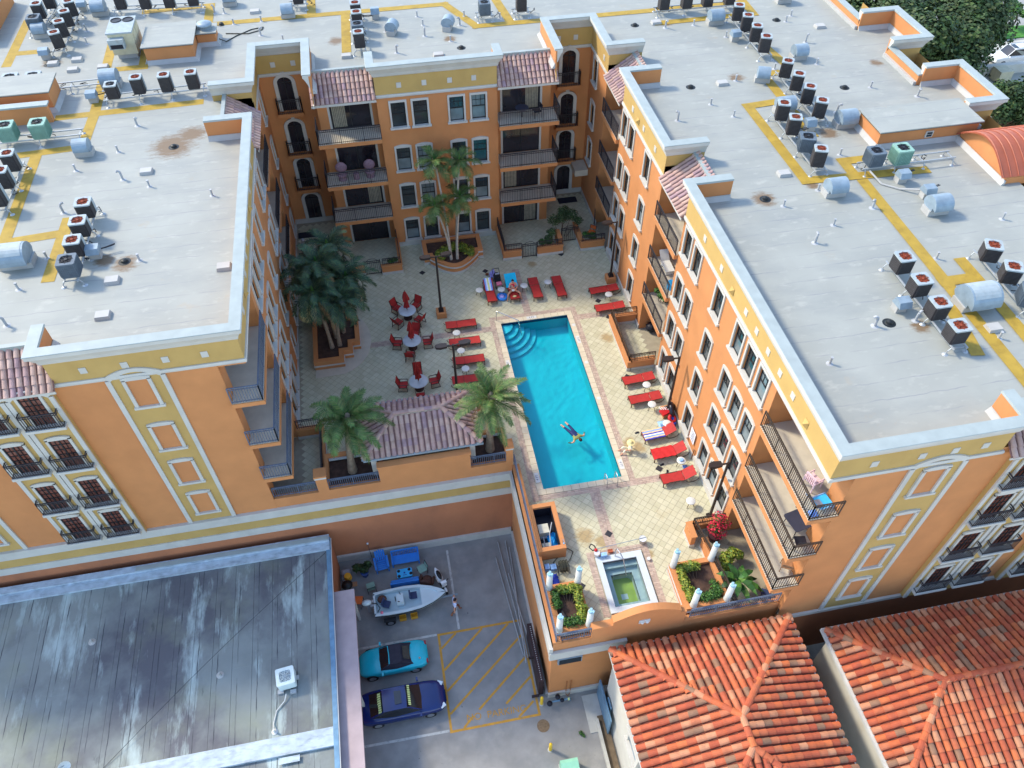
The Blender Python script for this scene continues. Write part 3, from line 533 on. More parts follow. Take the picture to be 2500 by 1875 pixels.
corner(15.25, 1, 14.7, 19.6, 16.4, 17.7, 2.3); corner(-7.3, -1, 25.6, 30.5, -8.55, 28.6, 2.3)
# ---- street fronts
def border(x0, x1, yf, z0, z1, rise, w_=.22, parent=None):
    n = 12; mb = MB(); xc, hw = (x0+x1)/2, (x1-x0)/2
    def arc(k): return [(xc-(hw-k)+2*(hw-k)*i/n, z1-k+rise*(1-((i/n-.5)*2)**2)) for i in range(n+1)]
    o, q = arc(0), arc(w_)
    for i in range(n):
        a, b_, c_, d_ = o[i], o[i+1], q[i+1], q[i]; mb.extr([(a[0],yf-.08,a[1]),(d_[0],yf-.08,d_[1]),(c_[0],yf-.08,c_[1]),(b_[0],yf-.08,b_[1])], (0,.079,0))
    mb.box(x0, yf-.08, z0, x0+w_, yf-.001, z1-w_+.02).box(x1-w_, yf-.08, z0, x1, yf-.001, z1-w_+.02)
    s = mb.build('border', 'trim', parent or B)
    k = arc(w_*.5); MB().extr([(x1-.1, yf-.022, z0), (x0+.1, yf-.022, z0)]+[(a, yf-.022, z) for a, z in k], (0, .02, 0)).build('panel', 'ochre', s)
    return s
def blind(xc, yf, z):
    t = MB(); t.box(-.62,-.09,.1,-.46,.0,1.95).box(.46,-.09,.1,.62,.0,1.95).box(-.68,-.13,0,.68,.0,.14)
    top = arch_pts(1.24, 2.05, .1); t.extr([(-.62,-.09,1.9),(.62,-.09,1.9)]+[(x,-.09,zz) for x, zz in reversed(top)], (0,.09,0))
    o = t.build('blind_window', 'trim', B, loc=(xc, yf-.02, z)); MB().box(-.46,-.012,.14,.46,-.003,1.9).build('panel', 'orange', o)
def balconet(xc, yf, z):
    t = MB(); t.box(-.56,-.08,.0,-.44,.0,2.1).box(.44,-.08,.0,.56,.0,2.1); top = arch_pts(1.12, 2.16, .12); t.extr([(-.56,-.08,2.02),(.56,-.08,2.02)]+[(x,-.08,zz) for x, zz in reversed(top)], (0,.08,0)); t.box(-.86,-.36,-.16,.86,.0,0)
    o = t.build('french_window', 'trim', B, loc=(xc, yf-.02, z))
    MB().quad((-.44,-.01,0),(.44,-.01,0),(.44,-.01,2.04),(-.44,-.01,2.04)).build('pane', 'glass_brown_reflection', o)
    f = MB().box(-.44,-.05,0,-.39,-.02,2.04).box(.39,-.05,0,.44,-.02,2.04).box(-.03,-.05,0,.03,-.02,2.04).box(-.44,-.05,1.99,.44,-.02,2.04)
    for k in (.95, 1.3, 1.65): f.box(-.44,-.045,k-.015,.44,-.02,k+.015)
    for k in (-.2, .2): f.box(k-.013,-.045,0,k+.013,-.02,2.04)
    f.build('sash', 'sash', o)
    q = MB()
    for zz, tt in ((.95,.05),(.82,.03),(.06,.03)): q.bar((-.8,-.3,zz),(.8,-.3,zz),tt).bar((-.8,-.3,zz),(-.8,0,zz),tt).bar((.8,-.3,zz),(.8,0,zz),tt)
    for k in range(16): q.box(-.8+1.6*k/15-.013,-.313,0,-.8+1.6*k/15+.013,-.287,.95)
    q.build('railing', 'iron', o)
face('y', 25.6, -1, -34, -8.55, 0, 11.88); face('y', 14.7, -1, 16.4, 36, -1.0, 11.88)
face('y', 25.61, -1, -34, -15.3, 11.88, 12.2); face('y', 14.71, -1, 22.6, 36, 11.88, 12.2)
face('x', 35.4, 1, 16, 52, -6.5, 12.9, 'ochre'); face('x', 33.1, 1, 14.7, 60, -6.5, 12.9, 'ochre')
for xc, yf, zs in ((-12.04, 25.6, (.8, 3.65, 6.56, 9.8)), (19.96, 14.7, (.25, 3.3, 6.3, 9.62)), (-22.9, 25.6, (.8, 3.65, 6.56, 9.8))):
    border(xc-1.27, xc+1.27, yf, .1 if yf > 20 else -.7, 12.0, .42)
    for z in zs: blind(xc, yf, z)
for xcs, yf, zs, z0 in (((-16.5, -18.5), 25.6, (.62, 3.5, 6.7, 9.85), .1), ((24.25, 26.35, 29.6), 14.7, (.3, 3.55, 6.8, 9.7), -.7)):
    for xc in xcs:
        MB().box(xc-.98, yf-.2, z0, xc+.98, yf-.001, 11.9).build('bay_panel', 'ochre', B); border(xc-.98, xc+.98, yf-.2, z0, 11.75, .35, .2)
        for z in zs: balconet(xc, yf-.22, z)
# podium: bands, lower walls, plinths
MB().box(-34, 25.42, -.55, 4.78, 25.62, .12).build('band', 'trim', B); MB().box(-34, 25.46, -2.02, 4.76, 25.62, -1.42).build('band', 'trim', B)
MB().box(-34, 25.52, -1.42, 4.72, 25.64, -.55).build('wall', 'ochre', B); face('y', 25.5, -1, -34, 4.7, ZG, -2.02, 'terracotta_wall')
MB().box(-6.3, 25.36, ZG, 4.6, 25.5, ZG+.62).build('plinth', 'trim', B)
face('x', 4.7, -1, 14.95, 25.5, -6.5, .6, 'orange'); 
for z0, z1, d in ((-.55, .1, .16), (-1.2, -.75, .12)): MB().box(4.7-d, 14.85, z0, 4.72, 25.42, z1).build('band', 'trim', B)
MB().box(4.58, 15.0, ZG, 4.71, 25.36, ZG+.3).build('plinth', 'trim', B)
face('y', 14.95, -1, 4.7, 16.5, -6.5, .4, 'orange'); MB().box(4.54, 14.78, -1.1, 8.5, 14.94, -.35).build('band', 'trim', B)
face('y', 14.95, -1, 16.4, 36, -6.5, -1.0, 'terracotta_wall'); MB().box(16.6, 14.58, -.95, 36, 14.94, -.7).build('band', 'trim', B)
MB().box(4.66, 14.84, ZG, 7.6, 14.94, ZG+.55).build('plinth', 'trim', B)
v = MB().box(5.0, 14.74, -1.75, 6.25, 14.9, -1.12); 
vent = v.build('vent_grille', 'galv', B); q = MB()
for k in range(5): q.box(5.06, 14.71, -1.68+k*.11, 6.19, 14.739, -1.62+k*.11)
q.build('louver', 'galv_dark', vent)
# penthouses, vault
def hut(x0, y0, x1, y1, z1, nm='stair_house'):
    o = MB().box(x0, y0, 12.8, x1, y1, z1).build(nm, 'orange', B); MB().box(x0-.12, y0-.14, z1, x1+.12, y1+.12, z1+.03).build('roof_edge', 'sash', o); MB().box(x0-.13, y0-.15, z1+.03, x1+.13, y1+.13, z1+.1).build('hut_roof', 'membrane', o)
    c = MB().sweep([(x0, y0), (x1, y0), (x1, y1), (x0, y1), (x0, y0)][::-1], [(.0,12.85),(.0,13.14),(.04,13.14),(.25,12.85)]).build('roof_upturn', 'curb_white', o); return o
hut(-14.0, 52.5, -11.0, 55.6, 13.95); hut(-24, 47.6, -18.8, 49.7, 14.1); h3 = hut(27.2, 34.5, 33.2, 36.8, 13.85)
g = MB().box(30.0, 34.44, 13.25, 30.45, 34.5, 13.62).build('louver_vent', 'trim', h3); MB().box(30.07, 34.42, 13.3, 30.38, 34.44, 13.42).box(30.07, 34.42, 13.46, 30.38, 34.44, 13.57).build('slot', 'galv_dark', g)
an = hut(-10.95, 54.4, -9.75, 55.6, 13.7, 'fan_house'); MB().lathe([(.42,13.8),(.42,14.0),(.5,14.02),(.5,14.12),(.3,14.22),(0,14.24)], 16, (-10.35, 55.0, 0)).build('roof_fan', 'galv', an, True)
MB().box(-26, 46.3, 12.8, -18.7, 46.62, 13.95).build('parapet', 'orange', B); MB().box(-26, 46.2, 13.95, -18.6, 46.72, 14.05).build('parapet_cap', 'metal_cap', B)
MB().box(-25, 57.5, 12.8, -24.6, 64, 14.0).build('parapet', 'orange', B); MB().box(-25.1, 57.4, 14.0, -24.5, 64, 14.1).build('parapet_cap', 'metal_cap', B)
n = 14; ar = [(32.2, 34.4-4.4*i/n, 13.25+1.05*math.sin(math.pi*i/n)) for i in range(n+1)]
wv = MB().extr([(32.2, 30.0, 12.8), (32.2, 34.4, 12.8)]+ar, (4.2,0,0)).build('vault_wall', 'orange', B)
vr = MB()
for i in range(n):
    a, b_ = ar[i], ar[i+1]; vr.add([(31.9,a[1]*1.0,a[2]+.06),(36.6,a[1],a[2]+.06),(36.6,b_[1],b_[2]+.06),(31.9,b_[1],b_[2]+.06),(31.9,a[1],a[2]),(31.9,b_[1],b_[2])], [(0,1,2,3),(4,0,3,5)])
vo = vr.build('vault_roof', 'vault', wv)
for k in range(10):
    x = 31.95+k*.46; q = MB()
    q.tube([(x, a[1], a[2]+.08) for a in ar], .03, 4); q.build('standing_seam', 'vault', vo)
MB().sweep([(32.15, 29.9), (32.15, 34.5)], [(0,12.85),(0,13.15),(.04,13.15),(.25,12.85)]).build('roof_upturn', 'curb_white', B)
# walkway stripes painted on the roof
mb = MB()
def stripe(*pts, w=.62):
    for a, b_ in zip(pts[:-1], pts[1:]):
        a, b_ = Vector(a), Vector(b_); d = (b_-a).normalized(); s = Vector((-d.y, d.x))*w/2; a = a-d*w/2; b_ = b_+d*w/2
        stripes.append((a, b_, s))
stripes = []
stripe((-23.0,54.2),(-23.0,60.5)); stripe((-22.8,55.7),(-21.0,55.7)); stripe((-18.4,46.75),(-10.5,47.0)); stripe((-16.5,47.2),(-16.7,55.6)); stripe((-16.5,52.2),(-14.3,52.2)); stripe((-14.3,52.2),(-14.4,55.0)); stripe((-16.5,46.4),(-16.6,43.2),(-19.8,43.0)); stripe((-19.0,42.7),(-19.0,30)); stripe((-18.7,35.0),(-16.5,35.2)); stripe((-16.2,36.2),(-16.3,31.8)); stripe((-22,30.5),(-19,33.0))
stripe((-14.5,57.6),(-1.1,57.6)); stripe((-1.15,57.6),(-1.35,51.9)); stripe((-10.6,57.8),(-10.6,60.7),(-15,60.5)); stripe((-2.5,57.6),(5.9,57.6),(7.6,53.7),(12.2,53.7),(26.8,53.7)); stripe((10.0,54),(9.2,62)); stripe((-3.5,57.8),(-3.5,62)); stripe((20.0,51.7),(27.0,51.8),(27.2,60))
stripe((25.9,47.0),(26.2,44.6)); stripe((25.2,43.6),(24.3,43.6),(24.3,36.5)); stripe((24.2,40.3),(21.9,40.1),(22.0,32.3),(28.7,32.0)); stripe((24.8,32.6),(24.8,33.6),(26,33.6)); stripe((25.0,31.5),(24.85,14)); stripe((24.9,23.5),(26.5,23.5),(26.5,24.6)); stripe((24.2,21.7),(23.8,19.2)); stripe((26.5,23.2),(26.4,15))
for i, (a, b_, s) in enumerate(stripes):
    z = ZR+.004+.0009*i; mb.quad((*(a-s), z), (*(b_-s), z), (*(b_+s), z), (*(a+s), z))
mb.build('walkway_stripe', 'walk_paint', B)
# ================================================================== ground, street, deck, pool
tag(MB().box(-300, -200, ZG-.5, 400, 500, ZG-.02).build('ground', 'concrete'), kind='structure')
tag(MB().box(-6.3, 4, ZG-.02, 4.7, 25.5, ZG).build('parking_lot', 'asphalt'), kind='structure')
tag(MB().box(4.7, 4, ZG-.02, 7.6, 14.95, ZG).build('service_yard', 'asphalt'), kind='structure')
POOL = (6.22, 24.05, 10.86, 37.68); SPA = (8.0, 16.1, 10.5, 19.3); SPAI = (8.3, 16.4, 10.15, 18.95)
def inr(x, y, r, m_=0.): return r[0]-m_ < x < r[2]+m_ and r[1]-m_ < y < r[3]+m_
mb = MB()
for x0, y0, x1, y1 in ((-9.3,25.62,4.75,51.5),(4.75,14.97,8.25,24.0),(8.25,14.97,10.2,16.35),(8.25,19.0,10.2,24.0),(10.2,14.97,17.3,24.0),(4.75,24.0,6.2,51.5),(10.88,24.0,17.4,51.5),(6.2,37.7,10.88,51.5)):
    mb.box(x0, y0, -.4, x1, y1, -.012)
deck = tag(mb.build('pool_deck', 'grout'), kind='structure')
# paver tiles on the diagonal: the nearest ones singly, the rest joined
BANDS = [(-2.7,37.05,5.75,37.55),(11.3,37.05,13.2,37.55),(8.75,19.6,9.35,23.5),(11.3,23.35,14.6,23.8),(8.0,38.4,8.5,43.0),(7.6,19.4,7.95,16.0),(10.6,16.0,10.95,19.4),(7.6,19.35,10.95,19.7)]
s = .34; q = MB(); pav = []; h = (s-.016)/math.sqrt(2)
TILEM = MB().add([(-h,0,0),(0,-h,0),(h,0,0),(0,h,0),(-h,0,-.02),(0,-h,-.02),(h,0,-.02),(0,h,-.02)], [(0,1,2,3),(0,4,5,1),(1,5,6,2),(2,6,7,3),(3,7,4,0)]).mesh('paver', 'paver')
rp_ = random.Random(5); step = s/math.sqrt(2)
for i in range(-60, 130):
    for j in range(0, 156):
        x = (i*2+(j % 2))*step; y = 14.9+j*step
        if not (-7.2 < x < 15.15 and 15.1 < y < 51.2): continue
        if x < 5.0 and y < 25.8: continue
        if inr(x, y, POOL, .45) or inr(x, y, SPA, .2) or any(min(b_[0],b_[2])+.2 < x < max(b_[0],b_[2])-.2 and min(b_[1],b_[3])+.2 < y < max(b_[1],b_[3])-.2 for b_ in BANDS): continue
        pav.append((x, y))
pav.sort(key=lambda p: p[1])
vis = [p for p in pav if p[1] > 17 and p[0] > 6.6 and p[0] < 13.2]
near = set(vis[:300])
for p in pav:
    z = rp_.uniform(-.003, .001)
    if p in near: inst('paver', TILEM, deck, (p[0], p[1], z))
    else: q.add([(p[0]+a, p[1]+b_, z+c_) for a, b_, c_ in [(-h,0,0),(0,-h,0),(h,0,0),(0,h,0)]], [(0,1,2,3)])
tag(q.build('paver_field', 'paver', deck), kind='stuff')
# coping stones round the pool and brick border bands
q = MB(); x0, y0, x1, y1 = POOL
def cop(ax, a, b_, c_, d_, n):
    for k in range(n):
        u0 = a+(b_-a)*k/n+.008; u1 = a+(b_-a)*(k+1)/n-.008
        if ax == 'x': inst('coping_stone', MB().box(u0, c_, -.03, u1, d_, .025).mesh('coping_stone', 'coping'), deck, (0,0,0))
        else: inst('coping_stone', MB().box(c_, u0, -.03, d_, u1, .025).mesh('coping_stone', 'coping'), deck, (0,0,0))
cop('x', x0-.34, x1+.34, y1-.02, y1+.34, 11); cop('x', x0-.34, x1+.34, y0-.34, y0+.02, 11); cop('y', y0+.02, y1-.02, x0-.34, x0+.02, 30); cop('y', y0+.02, y1-.02, x1-.02, x1+.34, 30)
def bricks(x0, y0, x1, y1, bx=.2, by=.1):
    nx = max(1, round((x1-x0)/bx)); ny = max(1, round((y1-y0)/by)); dx = (x1-x0)/nx; dy = (y1-y0)/ny
    for i in range(nx):
        for j in range(ny): q.box(x0+i*dx+.005, y0+j*dy+.005, -.02, x0+(i+1)*dx-.005, y0+(j+1)*dy-.005, rp_.uniform(.006, .011))
for r_ in ((x0-.7,y0-.7,x1+.7,y0-.36),(x0-.7,y1+.36,x1+.7,y1+.7)): bricks(*r_)
for r_ in ((x0-.7,y0-.36,x0-.36,y1+.36),(x1+.36,y0-.36,x1+.7,y1+.36)): bricks(*r_, .1, .2)
for b_ in BANDS:
    a0, a1 = sorted((b_[0], b_[2])); c0, c1 = sorted((b_[1], b_[3])); bricks(a0, c0, a1, c1)
tag(q.build('brick_band', 'band_brick', deck), kind='stuff')
GRATE = MB().box(-.16,-.16,0,.16,.16,.02).mesh('drain_grate', 'iron')
for i, (x, y) in enumerate([(9.1,20.6),(13.6,36.9),(13.3,31.4),(13.1,24.2),(11.9,44.0),(1.6,43.9),(6.1,43.2),(6.9,17.9),(13.3,38.6)]):
    o = inst('drain_grate', GRATE, None, (x, y, .008), R(45)); tag(o, 'small square dark deck drain '+['on the brick band between pool and spa','beside the farthest right-hand lounger','in front of the railed patio corner','beside the red air mattress','in front of the right-hand patio gate','in front of the left patio wall','behind the violet beach bag','between the blue tarp and the hose reel','below the far right lamp plinth'][i], 'drain grate', 'drain grates in the pool deck')
# pool shell
mb = MB(); zb0, zb1 = -1.45, -1.1
mb.quad((x0,y0,zb0),(x1,y0,zb0),(x1,y1,zb1),(x0,y1,zb1))
for a, b_ in (((x0,y0,zb0),(x1,y0,zb0)),((x1,y0,zb0),(x1,y1,zb1)),((x1,y1,zb1),(x0,y1,zb1)),((x0,y1,zb1),(x0,y0,zb0))):
    mb.quad(a, b_, (b_[0],b_[1],-.28), (a[0],a[1],-.28)); mb.quad((a[0],a[1],-.28),(b_[0],b_[1],-.28),(b_[0],b_[1],.0),(a[0],a[1],.0),1)
pool = tag(mb.build('swimming_pool', ['pool_plaster','pool_tile']), kind='structure')
for k in range(5):
    r_ = .82+.40*k; n = 20; z = -.2-.2*k
    pts = [(x0+.002, y1-.002)]+[(x0+.002+r_*math.cos(-math.pi/2*i/n), y1-.002+r_*math.sin(-math.pi/2*i/n)) for i in range(n+1)]
    MB().prism(pts, -1.3, z).build('step', 'pool_step', pool)
tag(MB().quad((x0,y0,-.1),(x1,y0,-.1),(x1,y1,-.1),(x0,y1,-.1)).build('pool_water', 'water'), kind='structure')
def text(s_, loc, size, mt, rz=0., parent=None, name='lettering', ext=.002):
    cu = bpy.data.curves.new('t', 'FONT'); cu.body = s_; cu.size = size; cu.extrude = ext; cu.align_x = 'CENTER'; cu.align_y = 'CENTER'
    to = bpy.data.objects.new('t', cu); COL.objects.link(to); dg = bpy.context.evaluated_depsgraph_get(); me = bpy.data.meshes.new_from_object(to.evaluated_get(dg)); bpy.data.objects.remove(to)
    me.materials.clear(); me.materials.append(M[mt]); o = bpy.data.objects.new(name, me); COL.objects.link(o); o.location = loc; o.rotation_euler = (0,0,rz)
    if parent: o.parent = parent
    return o
for s_, x, y, rz in (('3 FT', 8.4, 37.86, 0),('3 FT', 6.05, 33.9, R(90)),('4 FT', 6.05, 24.9, R(90)),('4 FT', 11.03, 24.9, R(-90)),('3 FT', 11.03, 35.2, R(-90))):
    dm = MB().box(-.34,-.12,.026,.34,.12,.03).build('depth_marker', 'white_plastic', deck, loc=(x,y,0), rz=rz); text(s_, (0,0,.033), .2, 'sign_ink', 0, dm)
for x, y in ((11.05, 36.6),(11.05, 33.1),(11.05, 30.0)): MB().cyl((x,y,.02),(x,y,.03),.13,n=16).build('depth_marker', 'white_plastic', deck)
# spa
sx0, sy0, sx1, sy1 = SPA; a0, b0, a1, b1 = SPAI
spa = MB()
for r_ in ((sx0,b1,sx1,sy1),(sx0,sy0,sx1,b0),(sx0,b0,a0,b1),(a1,b0,sx1,b1)): spa.box(*r_[:2], -.1, *r_[2:], .1)
spa = tag(spa.build('spa', 'spa_white'), kind='structure')
sb = MB(); e = .45
sb.add([(a0,b0,.0),(a1,b0,.0),(a1,b1,.0),(a0,b1,.0),(a0,b0,-.45),(a1,b0,-.45),(a1,b1,-.45),(a0,b1,-.45)], [(0,1,5,4),(1,2,6,5),(2,3,7,6),(3,0,4,7)])
c0, d0, c1, d1 = a0+.35, b0+.35, a1-.35, b1-.55
for r_ in ((a0,b0,a1,d0),(a0,d1,a1,b1),(a0,d0,c0,d1),(c1,d0,a1,d1)): sb.box(*r_[:2], -.6, *r_[2:], -.45)
sb.build('bench', 'spa_white', spa); MB().box(a0,b1-.28,-.45,a1,b1-.005,-.2).build('step', 'spa_white', spa)
oc = [(c0,d0),(c1,d0),(c1,d1-.2),(c1-.2,d1),(c0+.2,d1),(c0,d1-.2)]
fl = MB(); fl.add([(x,y,-1.0) for x, y in oc], [tuple(range(6))], 0); 
fl.add([(x,y,z) for z in (-1.0,-.46) for x, y in oc], [(i,(i+1)%6,(i+1)%6+6,i+6) for i in range(6)], 1)
for cx, cy in ((c0, d1), (c1, d1)): pass
fl.build('basin', ['spa_green','spa_white'], spa); MB().box(9.0,17.2,-.998,9.35,17.5,-.985).build('drain_cover', 'spa_white', spa)
tag(MB().quad((a0,b0,-.14),(a1,b0,-.14),(a1,b1,-.14),(a0,b1,-.14)).build('spa_water', 'spa_water_mat'), kind='structure')
hr = MB().tube([(9.05,19.2,.1),(9.05,19.2,.85),(9.07,19.1,.98),(9.15,18.85,.98),(9.25,18.6,.8),(9.4,18.1,-.2)], .03, 8)
tag(hr.build('spa_handrail', 'chrome'), 'curved chrome handrail at the top end of the spa', 'handrail')
tag(MB().tube([(6.0,38.0,0),(6.0,38.0,.88),(6.1,37.9,.92),(7.3,36.9,.85),(7.5,36.7,-.4)], .028, 8).build('pool_handrail', 'chrome'), 'chrome handrail slanting into the pool over the curved steps', 'handrail')
lad = thing('pool_ladder', 'chrome pool ladder with two looped rails at the near pool edge', 'ladder', (10.1,24.0,0))
for sx in (-.3, .3): MB().tube([(sx,-.5,0),(sx,-.48,.55),(sx,-.35,.75),(sx,-.1,.75),(sx,.1,.6),(sx,.14,-1.0)], .025, 8).build('rail', 'chrome', lad)
for z in (-.35,-.65): MB().box(-.3,.1,z,.3,.2,z+.03).build('tread', 'chrome', lad)

# ------------------------------------------------------------------ deck edge walls, planters, patios
def lowwall(name, label, boxes, cat='wall', mt='orange', cap=.06, base=True):
    """boxes: x0,y0,x1,y1,z0,z1"""
    o = thing(name, label, cat, (boxes[0][0], boxes[0][1], 0)); ox, oy = boxes[0][:2]
    for x0, y0, x1, y1, z0, z1 in boxes:
        MB().box(x0-ox, y0-oy, z0, x1-ox, y1-oy, z1).build('wall', mt, o)
        if base: MB().box(x0-ox-.03, y0-oy-.03, z0, x1-ox+.03, y1-oy+.03, .22).build('plinth', 'trim', o)
        if cap: MB().box(x0-ox-.04, y0-oy-.04, z1, x1-ox+.04, y1-oy+.04, z1+cap).build('coping', mt, o)
    return o
def rail_on(o, pts, z, h=.8, mt='iron', gap=.12):
    ox, oy = o.location.x, o.location.y
    return railing([(a-ox, b_-oy) for a, b_ in pts], z, h, mt, gap, o)
# west front of the deck
fw = thing('deck_front_wall', 'orange parapet wall along the deck edge above the parking lot, with square piers', 'wall', (-8.55,25.62,0))
ox, oy = -8.55, 25.62
for x0, x1, z1 in ((-8.55,-6.1,.95),(-6.1,-5.52,2.3),(-5.52,-2.7,1.0),(-2.7,2.38,2.3),(2.38,4.4,1.0),(4.4,4.78,2.3)):
    y1 = 25.62+(.5 if z1 > 2 and x1-x0 < 1 else .28)
    MB().box(x0-ox, -.01, .1, x1-ox, y1-oy, z1).build('wall', 'orange', fw)
    if z1 > 2: MB().box(x0-ox-.05, -.07, z1, x1-ox+.05, y1-oy+.05, z1+.12).build('pier_cap', 'orange', fw)
    if z1 > 2 and x1-x0 < 1: MB().box(x0-ox-.03, -.05, z1-.16, x1-ox+.03, y1-oy+.03, z1-.02).build('pier_band', 'trim', fw)
    else: pass
for a, b_ in ((-8.5,-6.12),(-5.5,-2.72),(2.4,4.38)): railing([(a-ox, .12), (b_-ox, .12)], .97, .85, 'iron_blue', .11, fw)
for x0, x1, lab in ((-5.5,-2.7,'orange walled planter of dark soil under the palm left of the pavilion'), (2.5,4.45,'orange walled planter of dark soil under the palm right of the pavilion')):
    p = thing('planter', lab, 'planter', (x0,25.95,0)); L_ = x1-x0
    MB().box(0,1.75,0,L_,2.0,1.25).build('wall', 'orange', p); MB().box(-.2,0,0,0,2.0,1.25).build('wall', 'orange', p); MB().box(L_,0,0,L_+.2,2.0,1.25).build('wall', 'orange', p); MB().box(.02,1.66,.95,L_-.02,1.75,1.1).build('liner', 'spa_white', p); MB().box(0,-.04,0,L_,1.75,.85).build('soil', 'soil', p)
# SW patio fence
pw = lowwall('patio_wall', 'low orange wall with dark railing closing off the shaded patio beside the left palm', [(-7.3,30.3,-5.9,30.5,0,.8),(-5.95,27.2,-5.75,30.5,0,.8)], cap=.05)
rail_on(pw, [(-7.25,30.4),(-5.85,30.4),(-5.85,26.3)], .85, .75)
# east edge of the deck
fe = thing('deck_side_wall', 'long orange parapet with dark railing along the deck edge above the parked cars', 'wall', (4.72,14.95,0))
MB().box(-.02,0,.0,.42,10.7,.62).build('wall', 'orange', fe); railing([(.16,0.05),(.16,10.9)], .62, .7, 'iron_blue', .11, fe)
# front with arch behind the spa
fa = thing('spa_front_wall', 'orange front wall rising in a shallow arch behind the spa', 'wall', (4.72,14.95,0))
for x0, x1, z1 in ((0,1.9,.45),(6.6,11.6,.45)): MB().box(x0,-.02,-.2,x1,.26,z1).build('wall', 'orange', fa)
n = 16; pr = [(6.6,1.25),(6.6,1.55),(6.3,1.55),(6.3,1.8)]+[(6.3-3.4*i/n, 1.8+.62*math.sin(math.pi*i/n)) for i in range(n+1)]+[(2.9,1.45),(1.9,1.45),(1.9,-.2),(6.6,-.2)]
MB().extr([(x,-.04,z) for x, z in pr], (0,.36,0)).build('wall', 'orange', fa)
for x0, x1 in ((.15,1.9),(6.95,11.6)): railing([(x0,.1),(x1,.1)], .45, .85, 'iron_blue', .11, fa)
MB().sphere((4.35,-.1,1.35),.09).sphere((4.6,-.1,1.35),.09).box(4.2,-.08,1.2,4.75,-.04,1.5).build('floodlight', 'white_plastic', fa)
# hedge planters and white column stubs
def planter_box(name, label, x0, y0, x1, y1, z, cat='planter', t=.26):
    o = thing(name, label, cat, (x0,y0,0)); w_, d_ = x1-x0, y1-y0
    for a in ((0,0,w_,t),(0,d_-t,w_,d_),(0,t,t,d_-t),(w_-t,t,w_,d_-t)):
        MB().box(a[0],a[1],0,a[2],a[3],z).build('wall', 'orange', o)
    MB().box(-.05,-.05,z-.36,w_+.05,d_+.05,z-.28).box(-.04,-.04,0,w_+.04,d_+.04,.2).build('moulding', 'trim', o)
    MB().box(t,t,0,w_-t,d_-t,z-.2).build('soil', 'soil', o); return o
planter_box('hedge_planter', 'orange planter of clipped yellow shrubs left of the spa', 4.98, 15.3, 6.75, 17.85, .85)
planter_box('hedge_planter', 'orange planter of clipped yellow shrubs right of the spa', 11.5, 15.3, 13.85, 17.85, .85)
ck = thing('column_stub', '', 'column'); MB().lathe([(0,0),(.19,0),(.19,.05),(.165,.1),(.15,1.45),(0,1.45)], 14).build('shaft', 'column', ck, True); cc = MB()
for k in range(7): cc.cbox((random.uniform(-.08,.08), random.uniform(-.08,.08), 1.47), (.12,.1,.1+random.random()*.12), 0, random.random()*3)
cc.build('broken_top', 'column_cap', ck); CK = Proto(ck)
for (x, y), lb in zip([(5.12,17.7),(6.6,17.7),(5.12,15.45),(6.62,15.45),(11.65,17.7),(13.7,17.7),(11.95,15.45),(13.7,15.45)],
    ['far left corner of the left hedge planter','far right corner of the left hedge planter','near left corner of the left hedge planter','near right corner of the left hedge planter, beside the arch','far left corner of the right hedge planter','far right corner of the right hedge planter','near left corner of the right hedge planter','near right corner of the right hedge planter']):
    CK.place((x,y,.85), 0, 'white column stub with bluish broken top on the '+lb, 'white column stubs on the hedge planters')
# equipment enclosure
en = planter_box('equipment_enclosure', 'orange walled pit holding pool pumps and blue tarps by the deck railing', 5.0, 19.7, 6.5, 22.6, .95, 'enclosure', .24)
for ch in [c for c in bpy.data.objects if c.parent == en and c.name.startswith(('soil','moulding'))]: bpy.data.objects.remove(ch)
MB().box(.24,.24,.0,1.26,2.66,.06).build('pit_floor', 'black_plastic', en); MB().box(.25,.25,.06,.27,2.65,.8).box(.27,2.63,.06,1.25,2.65,.8).box(1.23,.25,.06,1.25,2.63,.8).build('lining', 'black_plastic', en)
pm = thing('pool_pump', 'tan pool pump box with pipes inside the equipment pit', 'pump', (5.62,21.2,.06)); MB().box(-.28,-.2,.12,.28,.35,.5).build('housing', 'pump_tan', pm); MB().box(-.34,-.3,0,.34,.4,.12).build('base', 'pipe_grey', pm); MB().tube([(-.1,-.3,.3),(-.1,-.9,.3),(.2,-.95,.3),(.25,-.3,.5),(.5,.3,.6)], .03).build('pipe', 'pipe_grey', pm); MB().box(-.25,-1.05,.0,.2,-.7,.3).build('filter_box', 'pump_tan', pm)
def cloth(name, label, cat, loc, w_, d_, h, mt, seed=1, n=12, group=None):
    rr = random.Random(seed); mb = MB(); hh = [[h*(.35+.65*rr.random())*(1-max(abs(i/n-.5),abs(j/n-.5))*1.6)+.02 for j in range(n+1)] for i in range(n+1)]
    vs = [((i/n-.5)*w_*(.85+.15*rr.random()), (j/n-.5)*d_*(.85+.15*rr.random()), max(.012, hh[i][j])) for i in range(n+1) for j in range(n+1)]
    mb.add(vs, [(i*(n+1)+j,(i+1)*(n+1)+j,(i+1)*(n+1)+j+1,i*(n+1)+j+1) for i in range(n) for j in range(n)])
    return tag(mb.build(name, mt, None, True, loc), label, cat, group)
cloth('tarp', 'bright blue crumpled tarp lying in the equipment pit', 'tarp', (6.0,20.6,.08), .55, 1.2, .4, 'tarp_bright', 3)
cloth('tarp', 'dark blue tarp heap beside the left hedge planter', 'tarp', (5.35,18.35,0), 1.0, .9, .42, 'tarp_blue', 4)
hsr = thing('hose_reel', 'dark garden hose wound on a reel beside the equipment pit', 'hose reel', (6.2,19.0,0)); rr = MB()
for k in range(9):
    r_ = .27+.02*(k % 3); rr.tube([(.05*k-.2, r_*math.cos(a*math.pi/8), .35+r_*math.sin(a*math.pi/8)) for a in range(17)], .022, 5)
